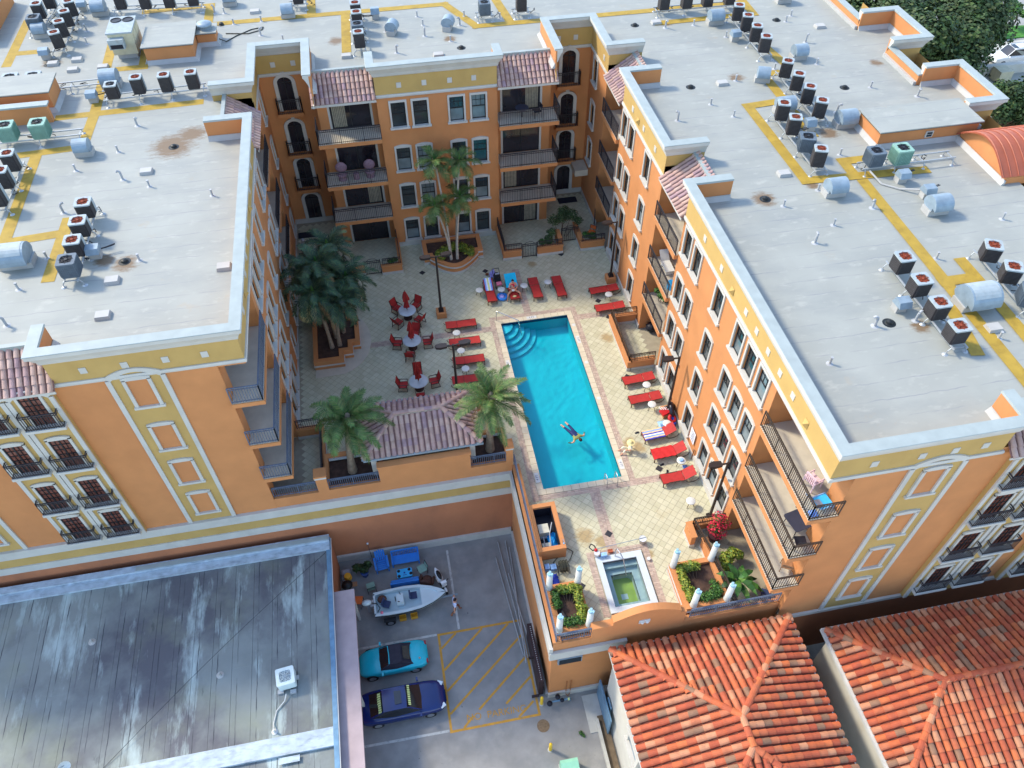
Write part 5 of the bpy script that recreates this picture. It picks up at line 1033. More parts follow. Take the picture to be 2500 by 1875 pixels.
ac_row([(27.4,24.3),(27.4,22.75),(27.3,21.2)], ['short','short','slate'], 'the row at the right picture edge', R(-25))
ac_row(Y_(-15.0,(36.0,34.48,32.96,31.45)), ['short','short','short','slate'], 'the near row on the left roof', R(0))
ac_row(Y_(-19.55,(41.0,39.4,37.8)), ['tall','tall','tall'], 'the row at the left picture edge', R(0))
ac_row([(-15.31,47.86),(-13.85,48.14),(-12.23,48.1),(-10.67,48.13)], ['dark','tall','tall','tall'], 'the row in front of the small orange roof house', 0, True, .42, True)
ac_row([(-19.7,60.0),(-19.7,58.4),(-19.77,56.87),(-19.77,55.26)], 'tall', 'the slanting row of four at the far left', R(20))
ac_row([(-21.4,61.6),(-21.79,60.03),(-21.73,58.32)], ['tall','tall','slate'], 'the short row at the top left corner', 0)
ac_row([(-.38,55.88),(-.38,54.45),(-.42,53.07),(-.42,51.5)], ['tall','tall','slatetall','tall'], 'the row above the central court facade', 0)
ac_row([(-16.5,60.5),(-14.8,60.2),(-13.17,60.1),(-11.57,60.1)], 'tall', 'the top edge row behind the beige rooftop unit', 0, True, .42, True)
ac_row([(20.73,53.0),(22.35,52.9),(23.87,52.9),(25.5,52.9)], 'tall', 'the top edge row on the right roof', 0, True, .42, True)
ac_row([(8.35,54.6)], ['slatetall'], 'its stand beside the yellow junction at the top', 0); ac_row([(10.95,54.7)], ['tall'], 'its stand right of the yellow junction at the top', 0); ac_row([(-4.3,59.0)], ['dark'], 'its stand at the top edge left of centre', 0)
ac_row([(-21.75,50.75),(-20.4,50.7)], 'wide', 'the pair behind the long orange roof house at left', 0, True, .25, True)
rack((-20.2,49.9),(-16.2,50.0), 'empty pipe rack beside the long orange roof house')
ACS['green'].place((-20.42,44.2,ZR+.42), 0, 'pale green ribbed condenser cut by the left picture edge', 'roof air conditioners'); ACS['green'].place((-18.69,44.15,ZR+.42), 0, 'pale green ribbed condenser with rust streaks, right one of the left pair', 'roof air conditioners'); rack((-21.2,44.1),(-16.6,44.2), 'pipe rack under the two pale green condensers at left')
ACS['slate'].place((25.85,32.6,ZR+.42), 0, 'slate grey condenser beside the orange roof house on the right roof', 'roof air conditioners'); ACS['green'].place((27.3,32.5,ZR+.42), 0, 'pale green condenser beside the slate one on the right roof', 'roof air conditioners'); rack((25.1,32.5),(30.6,32.6), 'long pipe rack under the slate and green condensers on the right roof')
# packaged unit
pk = thing('rooftop_unit', 'large beige packaged air unit with two top fans on the far left roof', 'air unit', (-15.35,54.3,ZR+.35))
MB().box(-.75,-.9,0,.75,1.3,1.35).build('cabinet', 'pkg_beige', pk); MB().box(-.8,-1.0,1.35,.8,1.4,1.45).build('lid', 'ac_grey', pk); MB().box(-.75,-1.35,.55,.2,-.9,1.15).build('intake_hood', 'ac_grey', pk); MB().box(-.65,-1.37,.6,.1,-1.34,.85).build('intake', 'black_plastic', pk); MB().box(-.6,-.7,-.35,.6,1.1,0).build('curb', 'curb_white', pk)
for x in (-.37,.37): q = MB().lathe([(0,1.455),(.3,1.455),(.33,1.5),(.36,1.46)],18,(x,.85,0)).build('fan', 'fan_dark', pk)
MB().box(.752,-.6,.1,.78,.2,1.2).box(.752,.3,.1,.78,1.1,1.2).build('door_panel', 'pkg_beige', pk)
# exhaust hoods
def hood(loc, label, w_=.75, r_=.33, rz=0., big=False):
    o = thing('exhaust_hood', label, 'exhaust hood', loc, rz, 'galvanised exhaust hoods on the roof'); n = 14
    MB().prism([(-w_/2-.08,-r_*.5),(w_/2+.08,-r_*.5),(w_/2+.08,r_*1.0),(-w_/2-.08,r_*1.0)], -.02, .32).build('curb', 'curb_white', o)
    c = [( -r_*1.05, .42)]+[(r_*.12-r_*1.17*math.cos(math.pi*i/n), .5+r_*1.15*math.sin(math.pi*i/n)) for i in range(n+1)]+[(r_*1.0,.3),(-r_*.5,.3),(-r_*.5,.5)]
    MB().extr([(-w_/2,y,z) for y, z in c], (w_,0,0)).build('hood', 'galv', o)
    if big: MB().extr([(-w_/2+.1,y*1.02,z*1.01) for y, z in c[4:12]], (w_-.2,0,0)).build('patch_sheet', 'ac_grey', o)
    return o
hl = [(-18.1,60.6,.9,.45,0,'hood at the top edge behind the beige rooftop unit'),(-21.5,57.8,.8,.4,0,'hood below the slate condenser at the far left'),(-15.9,50.0,1.0,.5,0,'hood behind the row in front of the small roof house'),(-16.3,42.3,.8,.4,0,'hood where the yellow path bends on the left roof'),(-5.1,57.6,.8,.38,0,'hood on the yellow path at the top left of centre'),(-9.2,60.4,.8,.4,0,'hood at the top edge above the long yellow path'),
 (1.9,53.7,.7,.36,R(70),'left one of two hoods above the central facade'),(5.7,53.6,.7,.36,R(70),'right one of two hoods above the central facade'),(23.8,50.8,.95,.42,0,'hood left of the far row on the right roof'),(27.3,45.0,.85,.4,0,'hood right of the far row on the right roof'),(23.85,42.7,.75,.38,R(-20),'hood left of the middle row on the right roof'),(23.7,39.0,1.0,.42,0,'hood behind the staggered row'),(26.5,36.9,1.0,.45,0,'hood against the orange roof house on the right roof'),(22.9,30.8,.95,.42,0,'hood left of the yellow crossing on the right roof'),(27.3,28.4,1.0,.45,0,'nearest of three hoods right of the yellow crossing'),(29.8,53.1,.9,.4,0,'hood at the top right edge')]
for x, y, w_, r_, rz, lb in hl: hood((x,y,ZR), 'galvanised barrel '+lb, w_, r_, rz)
hood((-17.9,33.0,ZR), 'big patched galvanised exhaust hood at the left picture edge', 1.35, .58, 0, True); hood((25.3,21.7,ZR), 'big patched galvanised exhaust hood right of the near row on the right roof', 1.45, .6, 0, True)
def cowl(loc, label, rz=0.):
    o = thing('pipe_cowl', label, 'roof cowl', loc, rz, 'small galvanised pipe cowls'); MB().box(-.25,-.22,-.02,.25,.22,.36).build('curb', 'curb_white', o); MB().add([(-.3,-.42,.4),(.3,-.42,.4),(.3,.25,.36),(-.3,.25,.36),(-.3,-.3,.68),(.3,-.3,.68),(.3,.1,.72),(-.3,.1,.72)], [(3,2,1,0),(4,5,6,7),(0,1,5,4),(1,2,6,5),(2,3,7,6),(3,0,4,7)]).build('cowl', 'galv', o); MB().tube([(.1,.15,.3),(.5,.2,.34),(.9,.3,.38)],.03,5).tube([(0,.15,.28),(.5,.3,.3),(.9,.4,.36)],.025,5).build('pipework', 'black_plastic', o)
for x, y, rz, lb in ((-20.6,54.6,0,'at the near end of the slanting far left row'),(-16.7,48.3,0,'at the left end of the row before the small roof house'),(-14.3,33.0,0,'beside the near row on the left roof'),(24.2,48.3,0,'left of the far row on the right roof'),(24.3,36.9,R(180),'beside the staggered row on the right roof'),(26.9,31.3,0,'farthest of three vents right of the yellow crossing'),(27.5,29.8,0,'middle of three vents right of the yellow crossing'),(21.85,22.2,0,'left of the near row on the right roof'),(.9,56.3,R(180),'right of the row above the central facade'),(-19.4,61.6,0,'at the top left edge between two rows')):
    cowl((x,y,ZR), 'small metal roof cowl '+lb, rz)
# vent pipes, drains, curb boxes
VP = [MB().lathe([(.16,0),(.07,.03),(.05,.05),(.05,.34),(.065,.34),(.065,.4),(0,.4)],10).mesh('vent_pipe','pipe_grey'), MB().lathe([(.18,0),(.08,.03),(.06,.05),(.06,.42),(0,.42)],10).tube([(0,0,.42),(0,-.02,.5),(.08,-.08,.55),(.14,-.12,.5)],.06,8).mesh('vent_pipe','pipe_grey')]
pp = [(-13.81,44.93),(-14.53,42.29),(-16.55,40.81),(-13.92,39.45),(-12.44,38.51),(-9.09,37.02),(-16.53,36.97),(-16.65,33.33),(-12.24,32.31),(-18.68,58.18),(-18.37,56.26),(-9.55,59.17),(-10.21,59.3),(-8.83,57.3),(-6.96,57.38),(-6.95,55.2),(-5.45,54.11),(-17.53,31.22),(-17.52,28.78),(3.77,55.98),(4.02,54.56),(3.96,52.93),(1.41,54.11),(5.57,51.84),(1.88,50.91),(7.01,55.39),(9.41,54.59),(6.52,54.07),(29.44,51.0),(28.73,50.22),(28.74,47.07),(28.18,44.16),(30.13,40.75),(32.4,39.22),(22.31,43.14),(19.78,40.72),(17.25,39.37),(20.62,39.17),(25.27,44.07),(26.76,38.42),(24.92,34.23),(22.28,31.37),(24.35,29.4),(19.93,30.41),(21.74,28.45),(20.23,27.32),(30.32,27.28),(25.41,25.1),(20.27,50.92),(23.84,48.86),(22.3,50.93),(20.3,21.41),(17.34,19.68),(25.23,19.69),(22.24,21.38)]
ORDN = ['nearest'] + [o_+' nearest' for o_ in ('second third fourth fifth sixth seventh eighth ninth tenth eleventh twelfth thirteenth fourteenth fifteenth sixteenth seventeenth eighteenth nineteenth twentieth twenty-first twenty-second twenty-third twenty-fourth twenty-fifth twenty-sixth twenty-seventh twenty-eighth').split()]
def region(x, y): return 'left roof' if x < -7.3 else ('right roof' if x > 15 else 'middle roof')
def rank(what, x, y, pts):
    r_ = region(x, y); k = sorted([p_ for p_ in pts if region(*p_) == r_], key=lambda p_: p_[0]**2+p_[1]**2)
    return f'{what}, {ORDN[k.index((x, y))]} to the camera of those on the white {r_}' if len(k) > 1 else f'{what}, the only one on the white {r_}'
for i, (x, y) in enumerate(pp): tag(inst('vent_pipe', VP[i % 3 == 0], None, (x,y,ZR), i*1.3), rank('short grey vent pipe', x, y, pp), 'vent pipe', 'vent pipes on the white roofs')
DR = MB().lathe([(.3,.002),(.2,.012),(.17,.03),(.14,.12),(.05,.16),(0,.16)],14).mesh('roof_drain','drain')
DP = ((-11.52,42.21),(-12.94,32.35),(-9.68,57.42),(-20.36,53.66),(6.14,50.79),(18.34,51.71),(19.3,42.93),(28.2,50.56),(28.57,41.04),(19.26,31.17),(21.03,21.47))
for x, y in DP: tag(inst('roof_drain', DR, None, (x,y,ZR)), rank('round black roof drain', x, y, DP), 'roof drain', 'black domed roof drains')
CB = MB().add([(-.34,-.26,0),(.34,-.26,0),(.34,.26,0),(-.34,.26,0),(-.3,-.22,.18),(.3,-.22,.18),(.3,.22,.18),(-.3,.22,.18)], [(4,5,6,7),(0,1,5,4),(1,2,6,5),(2,3,7,6),(3,0,4,7)]).mesh('curb_box','curb_white')
CP_ = ((-12.74,39.9),(-8.2,30.97),(-16.8,52.55),(-18.64,52.54),(-7.43,58.89),(-1.39,51.0),(-18.6,53.88),(-20.05,53.64),(-13.31,30.96),(-13.38,28.57),(4.52,49.99),(19.86,51.72),(30.65,48.98),(21.33,42.91),(21.1,33.06),(25.31,20.25))
for x, y in CP_: tag(inst('curb_box', CB, None, (x,y,ZR)), rank('low white curb box', x, y, CP_), 'curb box', 'white curb boxes on the roofs')
tag(MB().tube([(-9.6,54.6,ZR+.3),(-9.2,54.7,ZR+.03),(-8.6,55.4,ZR+.03),(-7.6,56.2,ZR+.03),(-6.8,56.4,ZR+.03),(-6.9,56.0,ZR+.03),(-7.8,55.6,ZR+.03),(-9.3,55.9,ZR+.03)], .035, 5).build('roof_hose', 'hose'), 'loop of dark hose lying on the roof beside the small fan house', 'hose')
tag(MB().tube([(25.5,32.1,ZR+.3),(25.8,31.2,ZR+.05),(26.5,30.6,ZR+.05),(27.3,30.0,ZR+.3)], .05, 6).build('refrigerant_line', 'curb_white'), 'white insulated pipe running from the slate condenser to a roof cowl', 'pipe')
# ================================================================== neighbouring buildings
lb_ = thing('low_building', 'low building with stained grey strip roof in the lower left corner', 'building', (-20,15,0)); ox, oy = -20, 15
MB().box(-36-ox, 5-oy, ZG, -6.25-ox, 25.1-oy, -3.6).build('wall', 'terracotta_wall', lb_)
# roof strips: each felt sheet its own piece
xs = [-36+1.02*k for k in range(30)]; rs = random.Random(9)
STR = {}
for k in range(29):
    x0, x1 = -36.0+k*1.02, -36.0+(k+1)*1.02
    if x1 > -6.45: x1 = -6.45
    z = -3.0+rs.uniform(-.006,.006); yb = rs.uniform(18.2,19.6)
    for y0, y1 in ((14.3,yb),(yb,24.25)):
        MB().box(x0-ox+.006, y0-oy, -3.5, x1-ox-.006, y1-oy+.01, z+(.008 if y0 > 15 else 0)).build('roof_sheet', 'low_roof', lb_)
    MB().box(x0-ox+.006, 5-oy, -3.5, x1-ox-.006, 13.4-oy, z-.12).build('roof_sheet', 'low_roof', lb_)
MB().box(-36-ox, 13.4-oy, -3.3, -6.4-ox, 14.3-oy, -2.94).build('step_flashing', 'silver_coat', lb_)
MB().box(-36-ox, 24.25-oy, -3.1, -6.25-ox, 24.75-oy, -2.85).build('gutter_coat', 'silver_coat', lb_); MB().box(-36-ox, 24.75-oy, -3.1, -6.25-ox, 25.15-oy, -2.7).build('parapet', 'silver_coat', lb_); MB().box(-17-ox, 24.8-oy, -2.7, -6.3-ox, 25.05-oy, -2.66).build('cap_sheet', 'metal_cap', lb_)
MB().box(-6.45-ox, 5-oy, -3.2, -6.2-ox, 25.1-oy, -2.92).build('edge_flashing', 'blue_metal', lb_); MB().cyl((-6.17-ox,5-oy,-2.95),(-6.17-ox,25-oy,-2.95),.025,n=6).build('conduit', 'white_plastic', lb_)
MB().box(-9.1-ox, 13.0-oy, -2.98, -8.1-ox, 13.3-oy, -2.97).build('patch', 'silver_coat', lb_)
cn = thing('lean_to_roof', 'flat tan lean-to roof along the low building, over the car noses', 'lean-to', (-5.65,17,0)); MB().box(-.58,-12,-3.6,.58,4.75,-3.35).build('roof_slab', 'tan_cap', cn); MB().box(-.6,-5.3,-3.355,.6,-5.25,-3.34).build('joint', 'fascia_grey', cn)
for y in (-11,-6,-1,4.4): MB().box(.36,y-.08,ZG,.5,y+.08,-3.6).build('post', 'fascia_grey', cn)
wu = ac_proto('white', .46, .62); wu.place((-8.65,17.0,-2.86), R(6), 'white condenser with big round top fan on the stained low roof', None)
blk = MB()
for x, y in ((.28,-.6),(.42,.1),(-.35,-.5)): blk.cbox((x,y,.06),(.3,.2,.12))
tag(blk.build('unit_blocks', 'pipe_grey', None, False, (-8.65,17.0,-2.99)), 'grey blocks and pads under the white condenser on the low roof', 'blocks'); tag(MB().tube([(-8.7,16.3,-2.8),(-8.8,16.0,-2.9),(-9.2,15.6,-2.94),(-9.35,15.0,-2.94),(-9.32,14.7,-2.8),(-9.3,14.6,-2.95)], .03, 6).lathe([(.16,-2.98),(.06,-2.95),(.05,-2.7),(0,-2.7)],10,(-9.3,14.6,0)).build('roof_conduit', 'white_plastic'), 'white conduit curling from the low roof condenser to a stub pipe', 'conduit')
ds = thing('satellite_dish', 'small white satellite dish on the stained low roof at the bottom left', 'satellite dish', (-19.1,13.9+.9,-3.0)); MB().lathe([(0,.0),(.16,.03),(.28,.1)],16).build('dish', 'white_plastic', ds, True, (0,0,.35)).rotation_euler = (R(60),0,R(30)); MB().tube([(0,0,0),(0,0,.35),(-.2,-.3,.5)],.02,6).build('mast', 'rail_alu', ds)
for x, y, lb in ((-18.9,21.1,'upper left'),(-12.1,18.0,'middle')): tag(MB().lathe([(.2,.0),(.08,.03),(.06,.25),(0,.25)],10,(x,y,-2.99)).build('roof_vent', 'curb_white'), f'small pale vent stub on the {lb} part of the stained low roof', 'roof vent')
tag(MB().tube([(-17.4+t*.42, 14.4+10.0*(t*.42/11.2)**1.0+.0, -2.97+.4*math.sin(min(1,t/26)*math.pi)) for t in range(27)], .012, 4).build('overhead_cable', 'black_plastic'), 'thin black cable slung diagonally over the low stained roof', 'cable')
# tile-roofed houses
TCLAY = tile_mesh(.36, .56, .155, 'clay_tile', 6, .035)
h1 = thing('tile_roofed_house', 'white house under a hipped orange clay tile roof with a short near ridge', 'house', (12.1,9.2,0))
MB().box(-4.45,-5.0,ZG,4.45,4.9,-.15).build('wall', 'house_white', h1)
f1 = {'north': ((4.65,5.15),(-4.65,5.15),(0,.55),(0,.55)), 'west': ((-4.65,5.15),(-4.65,-5.6),(0,-.75),(0,.55)), 'east': ((4.65,-5.6),(4.65,5.15),(0,.55),(0,-.75)), 'south': ((-4.65,-5.6),(4.65,-5.6),(0,-.75),(0,-.75))}
hip_roof(h1, f1, 0.0, 1.5, TCLAY, 'clay_pan', 'mortar', .36, .45, HIPC, (V(0,-.75,1.5), V(0,.55,1.5)), 300, lambda p: -p.y, .16)
MB().sweep([(-4.6,-5.5),(4.6,-5.5),(4.6,5.1),(-4.6,5.1),(-4.6,-5.5)][::-1], [(0,-.2),(0,-.03),(.12,-.03),(.12,-.2)]).build('eave_board', 'fascia_grey', h1)
for y in (.9, -3.5):
    sh_ = MB().box(-4.66,y-.75,-1.9,-4.44,y-.55,.0-.6).box(-4.66,y+.55,-1.9,-4.44,y+.75,-.6).box(-4.72,y-.85,-2.3,-4.44,y+.85,-2.05).box(-4.72,y-.85,-.75,-4.44,y+.85,-.45).build('window', 'trim', h1); MB().box(-4.5,y-.55,-2.05,-4.455,y+.55,-.75).build('pane', 'glass_pale', sh_)
    lv = MB()
    for k in range(9): lv.box(-4.53,y-.55,-2.0+k*.14,-4.5,y+.55,-1.92+k*.14)
    lv.build('louver', 'galv', sh_)
h2 = thing('tile_roofed_house', 'house at the right edge under a long clay tile roof with weathered ridge', 'house', (25.5,9.6,0))
MB().box(-7.0,-5,ZG,12,3.5,-.2).build('wall', 'house_white', h2)
f2 = {'north': ((13,3.7),(-7.3,3.7),(-3.6,0),(9,0)), 'west': ((-7.3,3.7),(-7.3,-6.2),(-3.6,-.6),(-3.6,0)), 'south': ((-7.3,-6.2),(13,-6.2),(9,-.6),(-3.6,-.6)), 'east': ((13,-6.2),(13,3.7),(9,0),(9,-.6))}
f2 = {'north': ((13,3.7),(-7.3,3.7),(-3.6,0),(9,0)), 'west': ((-7.3,3.7),(-7.3,-3.9),(-3.6,0),(-3.6,0)), 'south': ((-7.3,-3.9),(13,-3.9),(9,0),(-3.6,0)), 'east': ((13,-3.9),(13,3.7),(9,0),(9,0))}
hip_roof(h2, f2, 0.0, 1.25, TCLAY, 'clay_pan', 'mortar', .36, .45, HIPC, (V(9,0,1.25), V(-3.6,0,1.25)), 300, lambda p: (p.x+25.5)**2+p.y**2*.3 if p.x < 4.5 else 1e6, .16)
MB().sweep([(-7.25,-3.85),(13,-3.85),(13,3.65),(-7.25,3.65),(-7.25,-3.85)][::-1], [(0,-.25),(0,-.03),(.2,-.03),(.2,-.25)]).build('eave_board', 'fascia_grey', h2)
# lower roof and dirt in the gap
lg = thing('gap_roof', 'low shaded clay tile roof in the gap between the two tiled houses', 'roof', (17.4,11.6,-3.6)); MB().box(-.7,-1.5,-.3,.9,1.4,-.02).build('deck', 'clay_pan', lg)
for i in range(5):
    for j in range(6): t = inst('tile', TCLAY, lg, (-.6+i*.34, -1.45+j*.45, .0+.01*j), 0)
MB().box(-.75,-1.85,-.4,.95,-1.5,.02).build('gutter', 'blue_metal', lg); tag(MB().box(16.5,4,ZG-.0,18.2,10.0,ZG+.05).build('alley_ground', 'dirt'), kind='structure')
tag(MB().box(7.05,5,ZG,7.55,13.4,ZG+.08).build('planting_strip', 'dirt'), kind='structure')
kb = thing('kerb', 'pale kerb and blue metal flashing along the white house wall', 'kerb', (6.98,9,ZG)); MB().box(-.08,-4.5,0,.08,4.2,.3).build('kerb_stone', 'concrete', kb)
gt = thing('metal_door', 'blue-grey metal gate standing open in the passage behind the service yard', 'gate', (7.4,14.0,ZG)); MB().box(-.04,-1.6,0,.04,.6,2.0).build('leaf', 'blue_metal', gt); MB().box(-.9,-1.4,0,-.05,.6,.06).build('slab', 'concrete', gt); MB().box(.12,-1.0,0,.2,-.4,2.1).build('post', 'blue_metal', gt)
# far background beyond the right roof edge
tag(MB().box(50,60,ZG-.02,200,140,ZG+.0).build('street', 'street'), kind='structure'); 
tag(MB().prism([(66,80.5),(120,79.5),(120,84.0),(82,82.6),(76.5,83.4),(74,86.2),(70,85)], ZG, ZG+.12).build('lawn', 'grass'), kind='structure')
tag(MB().box(60,78.2,ZG,120,79.6,ZG+.1).build('pavement', 'concrete'), kind='structure')
wb = thing('white_building', 'low white building with parapets at the upper right edge', 'building', (67,61.5,ZG)); MB().box(-6,-3,0,14,4.5,4.2).build('wall', 'house_white', wb); MB().box(-6.2,4.2,4.2,14,4.8,5.2).build('parapet', 'house_white', wb); MB().box(-5.7,-2.7,4.2,13.7,4.2,4.25).build('roof', 'membrane', wb); MB().box(-5.6,2.6,4.25,-4.2,4.0,5.4).build('roof_box', 'pkg_beige', wb); MB().add([(-2,0,4.2),(.2,0,4.2),(-1.4,0,5.4),(-2,.4,4.2),(.2,.4,4.2),(-1.4,.4,5.4)],[(0,1,2),(5,4,3),(0,2,5,3),(1,4,5,2)]).build('gable', 'house_white', wb)
# ================================================================== parking lot: markings, vehicles, clutter
lot = thing('lot_markings', 'yellow no-parking hatching and white bay lines painted on the parking lot', 'markings'); q = MB(); w_ = .14; z = ZG+.004
def ln(a, b_, w_=.13, z=ZG+.004, mb=None):
    a, b_ = Vector(a), Vector(b_); d = (b_-a).normalized(); s_ = Vector((-d.y,d.x))*w_/2; (mb or q).quad((*(a-s_),z),(*(b_-s_),z),(*(b_+s_),z),(*(a+s_),z))
ln((-.87,19.57),(4.1,19.57)); ln((-.87,14.08),(4.1,14.08)); ln((-.8,14.14),(-.8,19.5)); ln((4.03,14.14),(4.03,19.5))
for i, (a, b_) in enumerate([((-.73,18.72),(.2,19.5)),((-.73,17.45),(1.75,19.5)),((-.73,16.25),(3.3,19.5)),((-.73,15.0),(3.96,18.7)),((.85,14.95),(3.96,17.4)),((2.35,14.98),(3.96,16.2)),((-.1,14.15),(.5,14.68)),((2.9,14.15),(3.85,14.85))]): ln(a, b_, .12, ZG+.0045+.0002*i)
q.build('yellow_lines', 'line_yellow', lot)
q = MB(); ln((.42,19.7),(.42,24.95)); ln((-5.6,19.6),(-.9,19.6)); ln((-5.6,14.2),(-.9,14.15)); q.build('white_lines', 'line_white', lot)
text('NO  PARKING', (1.75,14.58,ZG+.006), .52, 'line_yellow', R(-1), lot, 'lettering', .0005)
def loft(st, n_mir):
    """st: list of rings (list of points), joined in order"""
    mb = MB(); k = len(st[0]); vs = [p for r_ in st for p in r_]
    mb.add(vs, [(i*k+j, i*k+j+1, (i+1)*k+j+1, (i+1)*k+j) for i in range(len(st)-1) for j in range(k-1)])
    mb.add(st[0], [tuple(range(k))]); mb.add(st[-1], [tuple(range(k-1,-1,-1))]); return mb
def car(label, loc, rz, paint, st, gh, roofm, wheels, L, extra=None, name='car', roofdome=.05):
    o = thing(name, label, 'car', loc, rz); rings = []
    for x, hw, zs, zb, zt in st:
        h_ = [(-hw*.9,zs),(-hw,zs+.3*(zb-zs)),(-hw*1.0,zs+.72*(zb-zs)),(-hw*.93,zb),(-hw*.55,zb+(zt-zb)*.7),(0,zt)]
        rings.append([(x,y,zz) for y, zz in h_]+[(x,-y,zz) for y, zz in reversed(h_[:-1])])
    b_ = loft(rings, 0).build('body', paint, o, True); m_ = b_.modifiers.new('s', 'SUBSURF'); m_.levels = 1; m_.render_levels = 2
    xb0, xt0, xt1, xb1, hb, ht, zb, zt = gh      # windscreen base/top, rear top/base, half widths, heights
    P = lambda x, y, z: (x, y, z)
    A = [P(xb0,-hb*.86,zb),P(xb0+.06*(1 if xb0 > 0 else -1),0,zb+.01),P(xb0,hb*.86,zb)]; T = [P(xt0,-ht,zt),P(xt0+.03,0,zt+roofdome),P(xt0,ht,zt)]
    T2 = [P(xt1,-ht,zt-.02),P(xt1,0,zt+roofdome-.02),P(xt1,ht,zt-.02)]; A2 = [P(xb1,-hb*.8,zb+.02),P(xb1-.05,0,zb+.03),P(xb1,hb*.8,zb+.02)]
    MB().add(A+T, [(0,1,4,3),(1,2,5,4)]).build('windscreen', 'car_glass', o, True)
    MB().add(T2+A2, [(0,1,4,3),(1,2,5,4)]).build('rear_window', 'car_glass' if roofm != 'soft_top' else roofm, o, True)
    xm = (xt0+xt1)/2; Mi = [P(xm,-ht*1.03,zt+.02),P(xm,0,zt+roofdome+.03),P(xm,ht*1.03,zt+.02)]
    rf = MB().add(T+Mi+T2, [(0,1,4,3),(1,2,5,4),(3,4,7,6),(4,5,8,7)]).build('roof', roofm, o, True)
    for s_ in (-1, 1):
        hbm = hb; MB().add([P(xb0-.02,s_*hb*.9,zb),P(xt0,s_*ht*1.01,zt-.02),P(xt1,s_*ht*1.01,zt-.04),P(xb1+.1,s_*hb*.86,zb),P((xb0+xb1)/2,s_*hbm,zb)], [(0,1,2,3,4)]).build('side_window', 'car_glass' if roofm != 'soft_top' else roofm, o)
        MB().bar((xb0,s_*hb*.87,zb),(xt0,s_*ht,zt),.05).bar((xt1,s_*ht,zt-.02),(xb1,s_*hb*.81,zb+.02),.07).bar((xt0,s_*ht,zt),(xt1,s_*ht,zt-.02),.05).build('pillar', paint if roofm != 'soft_top' else roofm, o)
        dx = .12 if xb0 > xb1 else -.12
        mr = MB().cbox((xb0-dx*.6,s_*(hb+.16),zb+.02),(.1,.2,.13)); mr.build('mirror', paint, o)
    if roofm == 'soft_top':
        MB().tube([A[0],T[0],T[1],T[2],A[2]], .028, 6).build('windscreen_frame', paint, o)
    for x in wheels:
        for s_ in (-1, 1):
            yo = s_*st[len(st)//2][1]*.97; wl = MB().cyl((x,yo-s_*.2,.31),(x,yo+s_*.01,.31),.315,n=20).build('wheel', 'tyre', o); MB().cyl((x,yo,.31),(x,yo+s_*.02,.31),.2,n=14).build('rim', 'rim', wl)
    fx = st[-1][0] if st[-1][0] > 0 else st[0][0]
    return o
SED = [(-2.33,.5,.42,.72,.78),(-2.24,.74,.3,.88,.95),(-1.85,.87,.22,.97,1.02),(-1.2,.9,.2,.96,.99),(0,.9,.2,.93,.96),(.95,.9,.2,.9,.96),(1.5,.89,.2,.86,.93),(1.95,.84,.24,.78,.84),(2.22,.68,.3,.66,.7),(2.32,.5,.4,.56,.58)]
sd = car('dark blue four-door sedan with shoe-polish writing on its glass, parked nose towards the hatching', (-3.18,15.9,ZG), R(1), 'blue_paint', SED, (1.0,.25,-1.0,-1.75,.8,.58,.94,1.40), 'blue_paint', (-1.42,1.4), 4.65)
MB().add([(-.1,-.36,1.47),(.28-.02,-.34,1.465),(.28-.02,.34,1.465),(-.1,.36,1.47)], [(0,1,2,3)]).build('sunroof', 'car_glass', sd).location = (-.25,0,.012)
wz = MB(); rr = random.Random(4)
for k in range(11):
    y = -.5+k*.1; wz.add([(.34,y,1.415),(.46+.03*rr.random(),y,1.34),(.46,y+.07,1.34),(.34,y+.07,1.415)], [(0,1,2,3)])
wz.build('windscreen_writing', 'polish_yellow', sd).location = (.02,0,.04)
wz = MB()
for k in range(9):
    y = -.62+k*.12; wz.add([(-1.06,y,1.415),(-1.22-.05*rr.random(),y,1.33),(-1.22,y+.1,1.33),(-1.06,y+.1,1.415)], [(0,1,2,3)])
wz.build('rear_writing', 'polish_yellow', sd).location = (-.02,0,.03)
for s_ in (-1,1): MB().cbox((2.12,s_*.62,.66),(.3,.2,.1),0,-s_*R(28)).build('headlight', 'headlight', sd); MB().cbox((-2.27,s_*.62,.78),(.1,.26,.14)).build('tail_light', 'tail_red', sd)
MB().box(2.28,-.3,.3,2.36,.3,.42).build('grille', 'black_trim', sd)
CON = [(-1.95,.42,.36,.5,.52),(-1.85,.6,.28,.6,.66),(-1.5,.76,.22,.72,.8),(-.9,.82,.2,.78,.87),(-.2,.83,.2,.8,.86),(.6,.83,.2,.82,.88),(1.2,.83,.2,.82,.93),(1.6,.78,.24,.8,.9),(1.86,.62,.3,.72,.76),(1.93,.45,.4,.6,.62)]
cv = car('turquoise two-seat convertible with black soft top, parked nose under the lean-to', (-3.45,18.42,ZG), R(1), 'teal_paint', CON, (-.72,-.22,.45,1.05,.72,.54,.83,1.2), 'soft_top', (-1.25,1.15), 3.9)
MB().add([(.52,-.36,1.19),(.9,-.4,.98),(.9,.4,.98),(.52,.36,1.19)], [(0,1,2,3)]).build('rear_screen', 'car_glass', cv).location = (.05,0,.03)
for s_ in (-1,1): MB().cbox((1.86,s_*.52,.66),(.1,.22,.14)).build('tail_light', 'tail_red', cv)
MB().cyl((1.45,-.4,.905),(1.46,-.4,.925),.06,n=10).build('fuel_cap', 'chrome', cv)
SUV = [(-2.4,.6,.4,1.0,1.05),(-2.3,.88,.3,1.1,1.15),(0,.95,.3,1.1,1.15),(1.0,.95,.3,1.08,1.13),(1.9,.92,.3,1.0,1.06),(2.35,.75,.35,.85,.88)]
